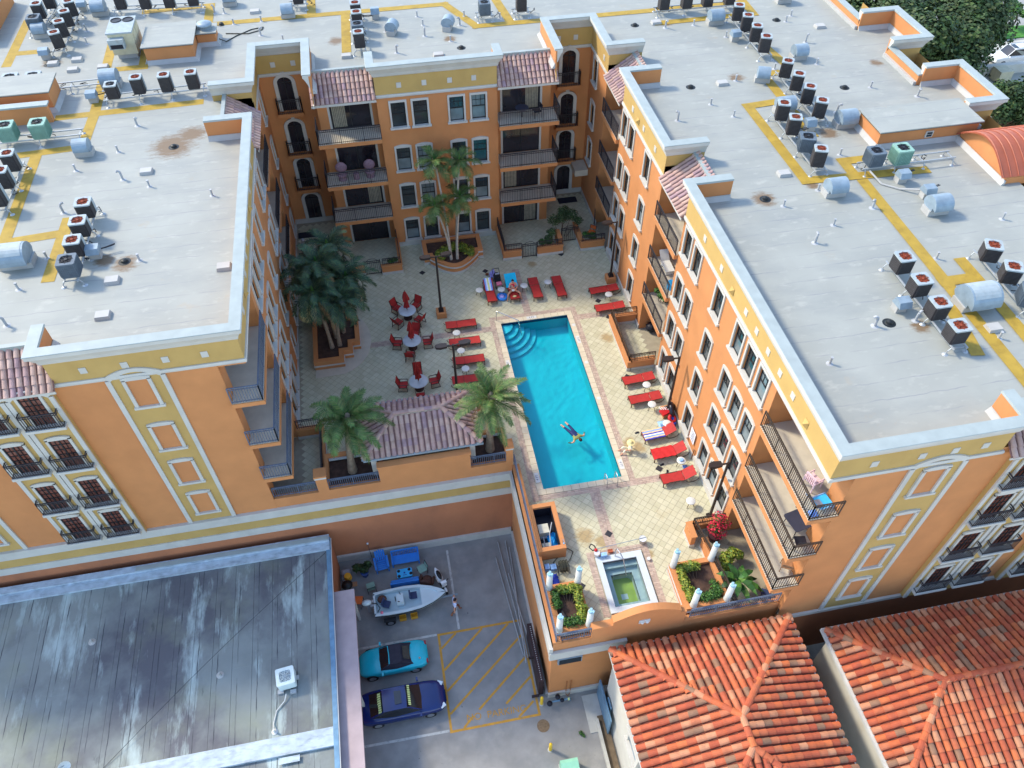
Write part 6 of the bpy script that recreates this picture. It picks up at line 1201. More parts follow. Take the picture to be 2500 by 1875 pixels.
sv = car('white sport utility vehicle on the street beyond the trees at upper right', (72.3,75.3,ZG), R(180), 'white_paint', SUV, (1.15,.5,-2.0,-2.3,.86,.7,1.1,1.78), 'white_paint', (-1.5,1.5), 4.8, None, 'car', .03)
MB().box(-.1,-.4,1.83,.45,.4,1.85).build('sunroof', 'car_glass', sv); MB().bar((-1.8,.6,1.86),(.3,.6,1.86),.05).bar((-1.8,-.6,1.86),(.3,-.6,1.86),.05).build('roof_rails', 'rim', sv)
cr2 = car('pale car half hidden by the tree at upper right', (66.6,75.6,ZG), R(185), 'white_paint', SED, (1.0,.25,-1.0,-1.75,.8,.58,.94,1.40), 'white_paint', (-1.42,1.4), 4.6)
# boat on its trailer: local x forward, origin under the transom
bt = thing('boat', 'white open fishing skiff with outboard motor on a trailer', 'boat', (-4.25,21.6,ZG), R(1)); stn = [(0,.74,.55),(.8,.8,.5),(1.8,.82,.48),(2.7,.74,.5),(3.4,.52,.56),(3.9,.26,.66),(4.22,.03,.82)]
rings = [[(x,-hw,1.12),(x,-hw*.97,.95),(x,-hw*.8,zk+.12),(x,-hw*.3,zk+.02),(x,0,zk),(x,hw*.3,zk+.02),(x,hw*.8,zk+.12),(x,hw*.97,.95),(x,hw,1.12)] for x, hw, zk in stn]
loft(rings, 0).build('hull', 'gelcoat', bt, True)
gn = MB(); k = len(stn); inn = [(min(max(x,.12),3.75), max(.0,hw-.16)) for x, hw, _ in stn]
for s_ in (-1,1):
    vs = [(x,s_*hw,1.121) for x, hw, _ in stn]+[(x,s_*hw,1.121) for x, hw in inn]+[(x,s_*hw*.98,.82) for x, hw in inn]
    gn.add(vs, [(i,i+1,k+i+1,k+i) for i in range(k-1)]+[(k+i,k+i+1,2*k+i+1,2*k+i) for i in range(k-1)])
gn.box(0,-.58,1.0,.12,.58,1.122); gn.build('gunwale', 'gelcoat', bt); sol = MB(); sol.add([(x,s_*hw*.98,.84) for s_ in (-1,1) for x, hw in inn], [(i,i+1,k+i+1,k+i) for i in range(k-1)]); sol.build('cockpit_sole', 'gelcoat_in', bt); MB().prism([(2.75,-.56),(3.3,-.42),(3.75,-.2),(3.75,.2),(3.3,.42),(2.75,.56)],.84,1.05).build('bow_deck', 'gelcoat', bt)
MB().tube([(x,s_*hw,1.0) for s_ in (1,) for x, hw, _ in stn]+[(x,-hw,1.0) for x, hw, _ in reversed(stn)], .025, 5).build('rub_rail', 'black_trim', bt)
cs = MB().box(1.35,-.3,.84,1.75,.25,1.38).build('console', 'gelcoat', bt); MB().tube([(1.28,.14*math.cos(a*.785)-.02,1.36+.14*math.sin(a*.785)) for a in range(9)], .02, 5).build('steering_wheel', 'black_trim', cs); MB().bar((1.6,.2,1.38),(1.55,.25,1.6),.03).bar((1.5,-.25,1.38),(1.42,-.28,1.5),.04).build('lever', 'black_trim', cs)
for x, y, rz in ((.75,-.12,R(-25)),(2.35,.12,R(0))):
    se = MB().cbox((x,y,1.1),(.38,.42,.09),0,rz).cbox((x-.22*math.cos(rz),y-.22*math.sin(rz),1.28),(.09,.42,.34),0,rz).build('seat', 'navy_vinyl', bt); MB().cyl((x,y,.84),(x,y,1.06),.04,n=8).build('pedestal', 'chrome', se)
MB().sphere((.5,.28,1.05),.26,12,8,0,(1.1,.9,.8)).build('bag', 'brown_bag', bt, True); mo = MB().sphere((-.38,.1,1.32),.3,14,8,0,(.95,.62,.6)).build('outboard_cowl', 'gelcoat', bt, True); MB().box(-.42,0,.25,-.2,.2,1.2).box(-.2,-.1,.95,.02,.3,1.15).build('outboard_leg', 'rim', mo); MB().tube([(-.1,.1,1.2),(.2,-.05,1.25),(.35,-.3,1.15),(.2,-.5,1.13)], .025, 6).build('cables', 'black_trim', bt); MB().sphere((.42,-.6,1.16),.09).build('fender', 'pink_cloth', bt)
tl = thing('boat_trailer', 'low boat trailer with dark tyres under the white skiff', 'trailer', (-4.25,21.6,ZG), R(1))
MB().bar((.2,-.5,.42),(3.4,-.1,.42),.07).bar((.2,.5,.42),(3.4,.1,.42),.07).bar((3.4,0,.42),(4.9,0,.42),.08).bar((.8,-.85,.33),(.8,.85,.33),.06).build('frame', 'galv', tl)
for s_ in (-1,1): wl = MB().cyl((.8,s_*.78,.29),(.8,s_*.95,.29),.29,n=18).build('wheel', 'tyre', tl); MB().cyl((.8,s_*.95,.29),(.8,s_*.965,.29),.17,n=12).build('rim', 'rim', wl); MB().cbox((.8,s_*.86,.6),(.7,.24,.03)).build('mudguard', 'black_trim', tl)
for x, lb in ((-2.72,'left'),(-2.05,'right')):
    cr = thing('crate', f'yellow plastic crate under the boat, {lb} one of two', 'crate', (x,20.95,ZG), .05, 'yellow crates under the boat')
    MB().box(-.2,-.15,0,.2,.15,.03).build('bottom', 'yellow_plastic', cr); MB().box(-.2,-.15,0,.2,-.12,.24).box(-.2,.12,0,.2,.15,.24).box(-.2,-.12,0,-.17,.12,.24).box(.17,-.12,0,.2,.12,.24).build('sides', 'yellow_plastic', cr)
# scooter
sct = thing('scooter', 'white and black motor scooter standing beside the bow of the boat', 'scooter', (-.2,22.7,ZG), R(-72))
for x in (-.62,.62): wl = MB().cyl((x,-.06,.22),(x,.06,.22),.22,n=16).build('wheel', 'tyre', sct); MB().cyl((x,-.065,.22),(x,.065,.22),.11,n=10).build('rim', 'rim', wl)
loft([[(-.85,-.03,.72),(-.85,0,.75),(-.85,.03,.72),(-.85,0,.6)],[(-.6,-.15,.7),(-.6,0,.82),(-.6,.15,.7),(-.6,0,.4)],[(-.1,-.17,.6),(-.1,0,.72),(-.1,.17,.6),(-.1,0,.3)],[(.1,-.12,.4),(.1,0,.45),(.1,.12,.4),(.1,0,.25)]],0).build('tail_body', 'white_paint', sct, True)
MB().sphere((-.28,0,.78),.3,12,6,0,(1.15,.45,.3)).build('seat', 'black_trim', sct, True); MB().box(0,-.15,.24,.42,.15,.3).build('footboard', 'black_trim', sct)
loft([[(.35,-.16,.3),(.38,0,.32),(.35,.16,.3)],[(.48,-.18,.65),(.55,0,.68),(.48,.18,.65)],[(.42,-.12,.92),(.5,0,.95),(.42,.12,.92)]],0).build('leg_shield', 'white_paint', sct); MB().sphere((.62,0,.45),.14,10,6,0,(1.4,.6,.6)).build('front_fender', 'white_paint', sct, True); MB().cbox((.42,0,1.0),(.16,.34,.14)).build('headlight_housing', 'white_paint', sct); MB().tube([(.36,-.34,1.04),(.42,-.12,1.02),(.42,.12,1.02),(.36,.34,1.04)],.022,6).tube([(.4,.2,1.05),(.42,.3,1.25)],.012,5).build('handlebar', 'black_trim', sct); MB().cyl((.55,0,.3),(.42,0,.95),.03,n=8).build('fork', 'rim', sct); MB().cyl((-.5,-.16,.35),(-.05,-.16,.32),.05,n=8).build('exhaust', 'chrome', sct)
# blue patio furniture along the wall
bn = thing('bench', 'bright blue slatted plastic bench against the parking lot wall', 'bench', (-2.18,24.7,ZG))
MB().box(-.85,-.35,.38,.85,.25,.43).build('seat', 'blue_plastic', bn); MB().box(-.85,.27,.86,.85,.33,.96).box(-.85,.25,.45,-.78,.32,.9).box(.78,.25,.45,.85,.32,.9).build('back_frame', 'blue_plastic', bn)
for k in range(16): MB().box(-.75+k*.1-.02,.27,.43,-.75+k*.1+.02,.31,.88).build('slat', 'blue_plastic', bn)
for x in (-.8,.8):
    for y in (-.3,.25): MB().box(x-.04,y-.04,0,x+.04,y+.04,.38).build('leg', 'blue_plastic', bn)
    MB().box(x-.04,-.34,.58,x+.04,.28,.63).build('armrest', 'blue_plastic', bn)
ad = thing('adirondack_chair', 'blue slatted garden chair with reclined back beside the blue bench', 'chair', (-3.65,24.55,ZG), R(6))
for k in range(5): MB().add([(-.3+k*.125,.3,.32),(-.2+k*.125,.3,.32),(-.2+k*.125,.62,.98+.05*(2-abs(k-2))),(-.3+k*.125,.62,.98+.05*(2-abs(k-2))),(-.3+k*.125,.33,.3),(-.2+k*.125,.33,.3),(-.2+k*.125,.65,.96+.05*(2-abs(k-2))),(-.3+k*.125,.65,.96+.05*(2-abs(k-2)))],[(0,1,2,3),(7,6,5,4),(0,3,7,4),(1,5,6,2),(3,2,6,7)]).build('back_slat', 'blue_plastic', ad)
for k in range(5): MB().box(-.3,-.4+k*.14,.38-k*.015,.33,-.29+k*.14,.41-k*.015).build('seat_slat', 'blue_plastic', ad)
for s_ in (-1,1): MB().box(s_*.38-.06,-.42,.58,s_*.38+.06,.4,.62).build('armrest', 'blue_plastic', ad); MB().box(s_*.36-.03,-.4,0,s_*.36+.03,-.32,.58).build('leg', 'blue_plastic', ad); MB().box(s_*.36-.03,.3,0,s_*.36+.03,.38,.58).build('leg', 'blue_plastic', ad)
bt2 = thing('play_table', 'light blue low table with round dark cup wells in front of the bench', 'table', (-2.33,23.68,ZG), R(1)); MB().prism([(x*.46/.3*1.0,y*.29/.3) for x, y in rsq(.3,.07)],.3,.42).build('table_top', 'sky_plastic', bt2)
for x, y in ((-.34,.17),(-.34,-.17),(.3,.18),(.38,-.1)): MB().lathe([(.07,.421),(.1,.425),(.1,.421)],12,(x,y,0)).cyl((x,y,.415),(x,y,.422),.07,n=12).build('cup_well', 'black_trim', bt2)
MB().box(-.05,-.04,.42,.05,.06,.43).box(-.1,-.16,.42,.12,-.13,.43).build('print', 'deep_blue_plastic', bt2)
for x in (-.36,.36):
    for y in (-.2,.2): MB().box(x-.03,y-.03,0,x+.03,y+.03,.3).build('leg', 'sky_plastic', bt2)
b2 = thing('bench', 'blue bench seen from behind, between the play table and the boat', 'bench', (-2.35,22.85,ZG)); MB().box(-.8,.0,.38,.8,.45,.43).build('seat', 'blue_plastic', b2)
for k in range(3): MB().box(-.8,-.08,.5+k*.16,.8,-.03,.6+k*.16).build('slat', 'blue_plastic', b2)
for x in (-.8,.8): MB().box(x-.05,-.1,0,x+.05,-.02,1.0).build('leg', 'blue_plastic', b2); MB().box(x-.05,.38,0,x+.05,.45,.38).build('leg', 'blue_plastic', b2)
def chair2(label, loc, rz, mt, fm='iron'):
    o = thing('garden_chair', label, 'chair', loc, rz); MB().box(-.25,-.25,.42,.25,.25,.46).build('seat', mt, o); f = MB()
    for x in (-.24,.24): f.bar((x,-.24,0),(x,-.24,.42),.03).bar((x,.24,0),(x,.24,.42),.03)
    f.tube([(-.24,.24,.44),(-.24,.32,.85),(.24,.32,.85),(.24,.24,.44)],.018,6); f.build('frame', fm, o); MB().add([(-.22,.27,.55),(.22,.27,.55),(.22,.33,.84),(-.22,.33,.84)],[(0,1,2,3)]).build('back', mt, o); return o
chair2('pale green chair beside the right end of the blue bench', (-1.25,23.75,ZG), R(-70), 'ac_green'); chair2('pale green chair near the transom of the boat', (-4.4,23.15,ZG), R(190), 'ac_green')
ar_ = thing('armchair', 'worn brown armchair between the boat and the scooter', 'armchair', (-1.05,22.98,ZG), R(160)); MB().sphere((0,0,.3),.36,12,6,0,(1,1,.6)).build('seat', 'brown_bag', ar_, True); MB().sphere((0,.3,.55),.38,12,6,0,(1.05,.35,.9)).build('back', 'brown_bag', ar_, True); MB().sphere((-.38,0,.4),.16,8,6,0,(.7,2,1)).build('armrest', 'brown_bag', ar_, True); MB().sphere((.38,0,.4),.16,8,6,0,(.7,2,1)).build('armrest', 'brown_bag', ar_, True)
gr = thing('grill', 'dark round grill with shelf in the corner beside the lean-to', 'grill', (-5.75,23.3,ZG)); MB().lathe([(0,.55),(.2,.6),(.33,.8),(.33,.85),(.2,1.0),(0,1.05)],16).build('bowl', 'black_trim', gr, True); MB().bar((-.2,-.2,0),(-.15,-.15,.6),.03).bar((.2,-.2,0),(.15,-.15,.6),.03).bar((0,.25,0),(0,.2,.6),.03).build('legs', 'iron', gr); MB().box(.3,-.15,.78,.6,.15,.8).build('shelf', 'wood', gr)
tag(MB().lathe([(0,.3),(.2,.28),(.24,.0)],14,(-5.7,23.95,ZG+.5)).build('tray', 'yellow_plastic'), 'yellow dish on the clutter in the lot corner', 'dish'); tag(MB().sphere((-5.9,24.3,ZG+.5),.22).box(-6.1,24.0,ZG,-5.6,24.6,ZG+.4).build('box_heap', 'grey_cloth'), 'grey boxes heaped in the lot corner by the wall', 'boxes')
chair2('orange-red folding chair in the shade near the boat motor', (-5.2,22.4,ZG), R(80), 'orange_plastic'); tk = thing('tiki_torch', 'thin metal torch pole leaning on the wall by the blue chair', 'torch', (-4.2,25.1,ZG)); MB().cyl((0,0,0),(-.05,.1,1.9),.015,n=6).build('pole', 'iron', tk); MB().sphere((-.05,.1,1.95),.07).build('lamp', 'lamp_lens', tk)
# stacked pipes along the podium wall
for i, (a, b_) in enumerate([((3.33,23.84),(3.8,17.4)),((3.65,24.9),(3.95,18.0)),((4.13,24.9),(4.0,17.2)),((4.3,24.4),(3.85,16.9)),((3.9,22.65),(4.25,18.2))]):
    tag(MB().cyl((*a,ZG+.05),(*b_,ZG+.12+.05*i),.035,n=6).build('long_pipe', 'rail_alu'), ['leftmost','second from left','fourth from left','rightmost at the far end','third from left, starting half way'][i]+' long thin grey pipe lying along the podium wall', 'pipe', 'long grey pipes along the podium wall')
sg = thing('sliding_gate', 'dark brown perforated metal gate panel folded back on the podium wall', 'gate', (4.3,16.7,ZG)); MB().box(-.12,-1.6,.05,.14,1.7,2.0).build('panel', 'gate_brown', sg); hl2 = MB()
for k in range(26): hl2.cyl((.02,-1.5+k*.12,2.0),(.02,-1.5+k*.12,2.006),.03,n=6)
hl2.build('holes', 'rail_alu', sg); MB().box(-.5,-1.7,.05,-.1,-1.6,.2).box(-.4,-.2,1.7,-.1,-.1,1.85).build('latch_arm', 'gate_brown', sg)
for x, y, lb in ((4.25,14.62,'at the podium corner beside the gate'),(4.2,12.2,'beside the green utility box')): bo = thing('bollard', 'yellow steel bollard '+lb, 'bollard', (x,y,ZG)); MB().lathe([(.09,0),(.09,.9),(.06,.98),(0,1.0)],12).build('post', 'bollard', bo, True); MB().lathe([(.14,0),(.13,.03),(.09,.04)],12).build('footing', 'concrete', bo)
ut = thing('utility_box', 'pale green pad-mounted utility box at the bottom of the service yard', 'utility box', (4.95,10.9,ZG)); MB().box(-.5,-.5,0,.5,.5,.1).build('pad', 'concrete', ut); MB().add([(-.46,-.46,.1),(.46,-.46,.1),(.46,.46,.1),(-.46,.46,.1),(-.46,-.46,.72),(.46,-.46,.72),(.46,.3,.9),(-.46,.3,.9),(.46,.46,.85),(-.46,.46,.85)],[(0,1,5,4),(4,5,6,7),(7,6,8,9),(1,2,8,6,5),(2,3,9,8),(3,0,4,7,9)]).build('cabinet', 'util_green', ut)
tag(MB().cyl((4.1,13.46,ZG),(4.1,13.46,ZG+.012),.34,n=22).build('manhole_cover', 'manhole'), 'round rusty manhole cover in front of the hatched area', 'manhole cover')
vl = thing('backflow_valve', 'dark blue valve assembly with pipes along the podium base', 'valve', (5.1,14.6,ZG)); MB().tube([(-.5,-.1,.05),(-.5,-.1,.35),(.7,-.1,.35),(.7,-.1,.05)],.06,8).build('pipe', 'blue_metal', vl); MB().sphere((-.45,-.2,.45),.16).sphere((.05,.05,.5),.15).sphere((.25,-.15,.45),.12).build('valve', 'black_plastic', vl); MB().cbox((.62,-.15,.42),(.1,.1,.12)).build('cap', 'polish_yellow', vl)
cpz = thing('copper_pipes', 'pair of thin copper pipes bracketed on the podium wall', 'pipe', (5.75,14.86,ZG)); MB().tube([(-.1,0,.2),(-.1,0,1.9)],.025,6).tube([(.14,0,.2),(.14,0,1.9)],.025,6).tube([(-.1,-.02,.2),(0,-.15,.15),(.14,-.02,.2)],.02,6).build('pipe', 'copper', cpz)
# ================================================================== vegetation
def frond(mb, base, az, el, L, droop, nl, ll, rg, wind=.0, lw=.035, mi=0, curl=0., twist=.9):
    p = Vector(base); n = 12; pts = [p.copy()]; d_el = el; a = az
    for i in range(n):
        t = i/n; d_el -= droop/n*(.4+1.2*t)
        d = Vector((math.cos(a)*math.cos(d_el), math.sin(a)*math.cos(d_el), math.sin(d_el)))
        d = (d+Vector((wind*t,-wind*.25*t,0))).normalized(); p = p+d*L/n; pts.append(p.copy())
    for i in range(n): mb.bar(pts[i], pts[i+1], .045*(1-i/n)+.012, None, mi)
    for k in range(nl):
        t = .12+.88*k/nl; f = t*n; i = min(n-1, int(f)); q = pts[i].lerp(pts[i+1], f-i); d = (pts[i+1]-pts[i]).normalized()
        side = d.cross(Vector((0,0,1))); side = side.normalized() if side.length > .05 else Vector((1,0,0)); up = side.cross(d)
        l_ = ll*(.55+.45*math.sin(math.pi*min(1,t*1.02)))*(1-.45*t*t)*rg.uniform(.85,1.1)
        for s_ in (-1, 1):
            dr = (side*s_*twist+d*.75+up*rg.uniform(-.05,.4)+Vector((wind*.7,0,0))).normalized(); e = q+dr*l_+Vector((0,0,-.18*l_)); w2 = d*lw
            m2 = q.lerp(e,.5)+Vector((0,0,.05*l_)); mb.add([q-w2*.6, q+w2*.6, m2+w2, m2-w2, e], [(0,1,2,3),(3,2,4)], mi)
def palm(name, label, base, crown, nf, L, ll, seed, mats=('trunk','leaf_palm'), r=(.2,.17), wind=.25, el=(1.25,-.25), droop=(1.0,1.7), nl=34, ring=True, cat='palm tree', group=None, lw=.035, dead=0):
    rg = random.Random(seed); o = thing(name, label, cat, base, 0, group); c = Vector(crown)-Vector(base); t = MB(); n = 14; pts = []
    for i in range(n+1):
        f = i/n; pts.append(Vector((c.x*f**1.6, c.y*f**1.6, c.z*f)))
    rad = [r[0]*(1.35-.35*min(1,i/3))+(r[1]-r[0])*i/n for i in range(n+1)]
    if ring:
        for i in range(n*3):
            f = i/(n*3); p = Vector((c.x*f**1.6, c.y*f**1.6, c.z*f)); f2 = (i+1)/(n*3); p2 = Vector((c.x*f2**1.6, c.y*f2**1.6, c.z*f2)); rr_ = r[0]*(1.3-.3*min(1,f*5))+(r[1]-r[0])*f; t.cyl(p, p2, rr_*.95, rr_*1.09, 9)
    else: t.tube(pts, rad, 8)
    t.build('trunk', mats[0], o); m_ = MB()
    for i in range(nf):
        f = (i+.5)/nf; az = i*2.399+rg.uniform(-.2,.2); e_ = el[0]+(el[1]-el[0])*f; frond(m_, c+Vector((0,0,-.1)), az, e_, L*rg.uniform(.85,1.1)*(.75+.25*f), droop[0]+(droop[1]-droop[0])*rg.random(), nl, ll, rg, wind, lw)
    m_.build('crown', mats[1], o)
    if dead:
        d_ = MB()
        for i in range(dead): frond(d_, c+Vector((0,0,-.25)), rg.uniform(0,6.28), -.35, L*.75, 1.2, 22, ll*.7, rg, wind*.5, lw)
        d_.build('dead_fronds', 'dead_frond', o)
    b_ = MB().lathe([(r[1]*1.0,-.5),(r[1]*1.5,-.2),(r[1]*1.3,.1),(.03,.45)],10,c); b_.build('crown_shaft', mats[0] if ring else 'leaf_green', o); return o
palm('palm_tree', 'stout palm with swept fronds in the planter left of the pavilion', (-4.2,26.75,.85), (-3.75,26.95,5.3), 26, 2.5, .62, 11, wind=.38, el=(1.3,-.35), droop=(.9,1.5), nl=64, dead=5, lw=.02)
palm('palm_tree', 'stout palm with feathery fronds in the planter right of the pavilion', (3.65,26.75,.85), (3.85,26.95,5.3), 24, 2.6, .55, 12, wind=.22, el=(1.35,-.45), droop=(.7,1.4), nl=60, dead=4, lw=.02)
for i, (c_, lb) in enumerate([((3.3,45.25,8.3),'tall left'),((4.95,45.2,8.1),'tall right'),((2.95,44.1,5.6),'short left'),((4.75,44.5,5.8),'short right')]):
    palm('slender_palm', f'slender pale-trunked palm, the {lb} one of four in the round planter', (4.0+(.25 if i % 2 else -.2),44.3-.1*(i > 1),.66), c_, 13, 1.75, .62, 20+i, ('trunk_pale','leaf_palm'), (.085,.06), .18, (1.3,-.5), (1.2,2.2), 40, False, 'palm tree', 'slender palms in the round planter', .018, 3)
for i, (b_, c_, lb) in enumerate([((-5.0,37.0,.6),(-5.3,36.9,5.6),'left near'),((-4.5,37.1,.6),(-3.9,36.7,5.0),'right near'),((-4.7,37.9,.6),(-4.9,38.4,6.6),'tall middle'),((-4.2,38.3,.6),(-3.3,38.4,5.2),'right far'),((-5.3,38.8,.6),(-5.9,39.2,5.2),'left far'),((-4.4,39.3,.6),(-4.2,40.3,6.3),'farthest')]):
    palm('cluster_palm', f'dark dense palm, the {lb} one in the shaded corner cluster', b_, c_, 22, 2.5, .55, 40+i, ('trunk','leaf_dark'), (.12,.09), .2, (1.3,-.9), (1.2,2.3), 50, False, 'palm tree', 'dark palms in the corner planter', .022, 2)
def leaves(mb, c, r, n, size, rg, mi=0, shell=.5):
    c = Vector(c); r = Vector(r) if not isinstance(r, (int,float)) else Vector((r,r,r))
    for _ in range(n):
        while True:
            d = Vector((rg.gauss(0,1),rg.gauss(0,1),rg.gauss(0,1)))
            if d.length > .1: break
        d.normalize(); k = shell+(1-shell)*rg.random(); p = c+Vector((d.x*r.x,d.y*r.y,d.z*r.z))*k
        nrm = (d+Vector((rg.uniform(-.9,.9),rg.uniform(-.9,.9),rg.uniform(-.4,1.0)))).normalized(); x = nrm.cross(Vector((rg.random(),rg.random(),rg.random()))).normalized(); y = nrm.cross(x); s_ = size*rg.uniform(.6,1.3)
        mb.add([p-x*s_*.5, p+y*s_*.3, p+x*s_*.5, p-y*s_*.3], [(0,1,2,3)], mi)
def shrub(name, label, loc, blobs, n, size, mt, cat='shrub', group=None, seed=1, stem=None):
    rg = random.Random(seed); o = thing(name, label, cat, loc, 0, group); mb = MB(); tot = sum(b_[3] for b_ in blobs)
    for x, y, z, r_ in blobs: leaves(mb, (x,y,z), (r_,r_,r_*.8), int(n*r_/tot), size, rg, 0, .45)
    mb.build('foliage', mt, o); st = MB()
    for x, y, z, r_ in blobs[:6]: st.tube([(x*.3,y*.3,0),(x,y,z)],.02,5)
    st.build('stems', 'bark', o); return o
def rowb(x0, y0, x1, y1, z, r_, k, seed=0):
    rg = random.Random(seed); return [(x0+(x1-x0)*i/(k-1)+rg.uniform(-.08,.08), y0+(y1-y0)*i/(k-1)+rg.uniform(-.08,.08), z+rg.uniform(-.05,.1), r_*rg.uniform(.85,1.15)) for i in range(k)]
shrub('hedge', 'yellow-green leafy hedge edging the left hedge planter', (5.9,16.6,.6), rowb(-.3,.85,.55,.75,.35,.3,4)+rowb(.55,.7,.5,-.75,.35,.28,6), 2600, .13, 'leaf_yellow', 'hedge', None, 2)
shrub('hedge', 'dark green low bush in the left hedge planter', (5.8,16.5,.6), rowb(-.5,.75,-.5,.2,.3,.3,3)+rowb(-.4,-.75,.45,-.85,.3,.32,4), 1800, .1, 'leaf_green', 'hedge', None, 3)
shrub('hedge', 'yellow-green leafy hedge edging the right hedge planter', (12.6,16.6,.6), rowb(-.7,.85,.2,.8,.35,.3,4)+rowb(-.75,.6,-.65,-.8,.35,.28,6), 2600, .13, 'leaf_yellow', 'hedge', None, 4)
shrub('hedge', 'dark green low bush in the right hedge planter', (12.9,16.1,.6), rowb(-.4,-.4,.4,-.35,.3,.34,4)+rowb(.4,.2,.5,-.2,.3,.3,3), 1700, .1, 'leaf_green', 'hedge', None, 5)
tag(MB().cyl((5.5,16.5,.65),(5.5,15.95,1.15),.06,n=8).build('stump_pipe', 'iron'), 'short dark pipe stub standing in the left hedge planter', 'pipe')
shrub('croton', 'rounded yellow-green croton bushes under the four slender palms', (4.05,44.6,.66), [(-1.0,.0,.3,.42),(-.6,.35,.35,.42),(.0,.5,.4,.45),(.7,.4,.35,.42),(1.1,.0,.3,.45),(1.2,-.3,.25,.3),(-.9,-.3,.25,.32)], 2600, .13, 'leaf_yellow', 'shrub', None, 6)
fl = shrub('flowering_shrub', 'pink-red flowering shrub in a dark pot behind the stepped patio wall', (14.55,19.2,0), [(0,0,1.1,.45),(.25,.1,1.5,.35),(-.25,-.1,1.4,.35),(0,.2,1.8,.3)], 700, .09, 'leaf_green', 'shrub', None, 7)
rg = random.Random(8); fm = MB()
for x, y, z, r_ in [(0,0,1.15,.5),(.3,.1,1.5,.42),(-.25,-.1,1.45,.42),(0,.2,1.9,.38),(.1,-.2,1.0,.4)]: leaves(fm, (x,y,z), r_, 150, .11, rg, 0, .75)
tag(fm.build('blossom', 'flower_red', fl), kind='stuff'); MB().lathe([(0,0),(.26,0),(.36,.5),(.32,.52),(0,.48)],16).build('pot', 'pot_dark', fl, True)
shrub('patio_shrub', 'pale green leafy shrub on the patio below the corner balconies', (14.6,17.7,0), [(0,0,.6,.4),(.4,.25,.65,.35),(.7,.1,.6,.3),(-.15,-.35,.5,.3)], 1500, .16, 'leaf_yellow', 'shrub', None, 9)
bp_ = thing('banana_plant', 'broad-leaved banana plant on the patio at the right of the spa', 'plant', (14.6,16.3,0)); rg = random.Random(10); lf = MB()
for k in range(11):
    a = k*2.4; e_ = .4+.6*rg.random(); L = .9+.5*rg.random(); p0 = Vector((0,0,.6+.05*k)); pts = [p0+Vector((math.cos(a)*L*t, math.sin(a)*L*t, L*(t*e_-t*t*.75))) for t in (0,.25,.5,.75,1)]; sd_ = Vector((-math.sin(a),math.cos(a),0))
    for i, w_ in enumerate((.03,.14,.17,.13)): w3 = (.14,.17,.13,.01)[i]; lf.add([pts[i]-sd_*w_,pts[i],pts[i]+sd_*w_,pts[i+1]+sd_*w3+V(0,0,.03),pts[i+1],pts[i+1]-sd_*w3+V(0,0,.03)],[(0,1,4,5),(1,2,3,4)])
lf.build('leaves', 'leaf_green', bp_, True); MB().cyl((0,0,0),(0,0,.9),.08,.04,8).build('stem', 'leaf_green', bp_)
shrub('patio_tree', 'spreading green shrub over the right-hand patio gate', (12.4,46.0,0), [(0,0,1.9,.6),(-.7,-.2,1.8,.5),(.7,.1,1.9,.55),(.2,.4,2.1,.5),(-1.0,-.9,1.3,.4),(1.1,-.3,1.6,.4),(-1.3,-1.2,1.0,.35)], 3400, .12, 'leaf_tree', 'shrub', None, 12)
shrub('patio_shrub', 'small leafy plant in the trough beside the right-hand patio gate', (10.6,44.6,.5), [(0,0,.4,.3),(.5,0,.35,.3)], 700, .12, 'leaf_green', 'shrub', None, 13); shrub('patio_shrub', 'small potted plant on the wall left of the round planter', (-.5,44.6,.6), [(0,0,.35,.25),(.3,.1,.3,.2)], 400, .14, 'leaf_green', 'shrub', None, 14); shrub('patio_shrub', 'green plants behind the rail against the far right wing', (14.4,44.6,.5), [(0,0,.4,.35),(-.5,.1,.5,.3)], 700, .12, 'leaf_green', 'shrub', None, 15)
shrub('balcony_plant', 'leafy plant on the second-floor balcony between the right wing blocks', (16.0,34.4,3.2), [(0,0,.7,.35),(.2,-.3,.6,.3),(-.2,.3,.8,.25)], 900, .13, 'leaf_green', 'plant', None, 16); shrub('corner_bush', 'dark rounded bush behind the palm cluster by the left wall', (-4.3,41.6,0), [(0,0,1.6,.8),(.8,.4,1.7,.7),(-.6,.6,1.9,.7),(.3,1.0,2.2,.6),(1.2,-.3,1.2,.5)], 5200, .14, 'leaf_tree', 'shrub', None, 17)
shrub('potted_plant', 'broad-leaved plant in a blue pot by the parking lot wall', (-4.72,24.2,ZG), [(0,.1,.65,.3),(-.4,.2,.7,.25),(.25,.3,.75,.25)], 420, .26, 'leaf_tree', 'plant', None, 18); tag(MB().lathe([(0,0),(.18,0),(.26,.42),(.22,.43),(0,.4)],16,(-4.72,24.2,ZG)).build('blue_pot', 'pot_blue'), 'blue glazed pot holding the broad-leaved plant by the wall', 'pot')
shrub('weed', 'small weed growing in the service yard asphalt', (6.0,12.7,ZG), [(0,0,.06,.16),(.1,-.15,.05,.1)], 160, .08, 'leaf_green', 'weed', None, 19)
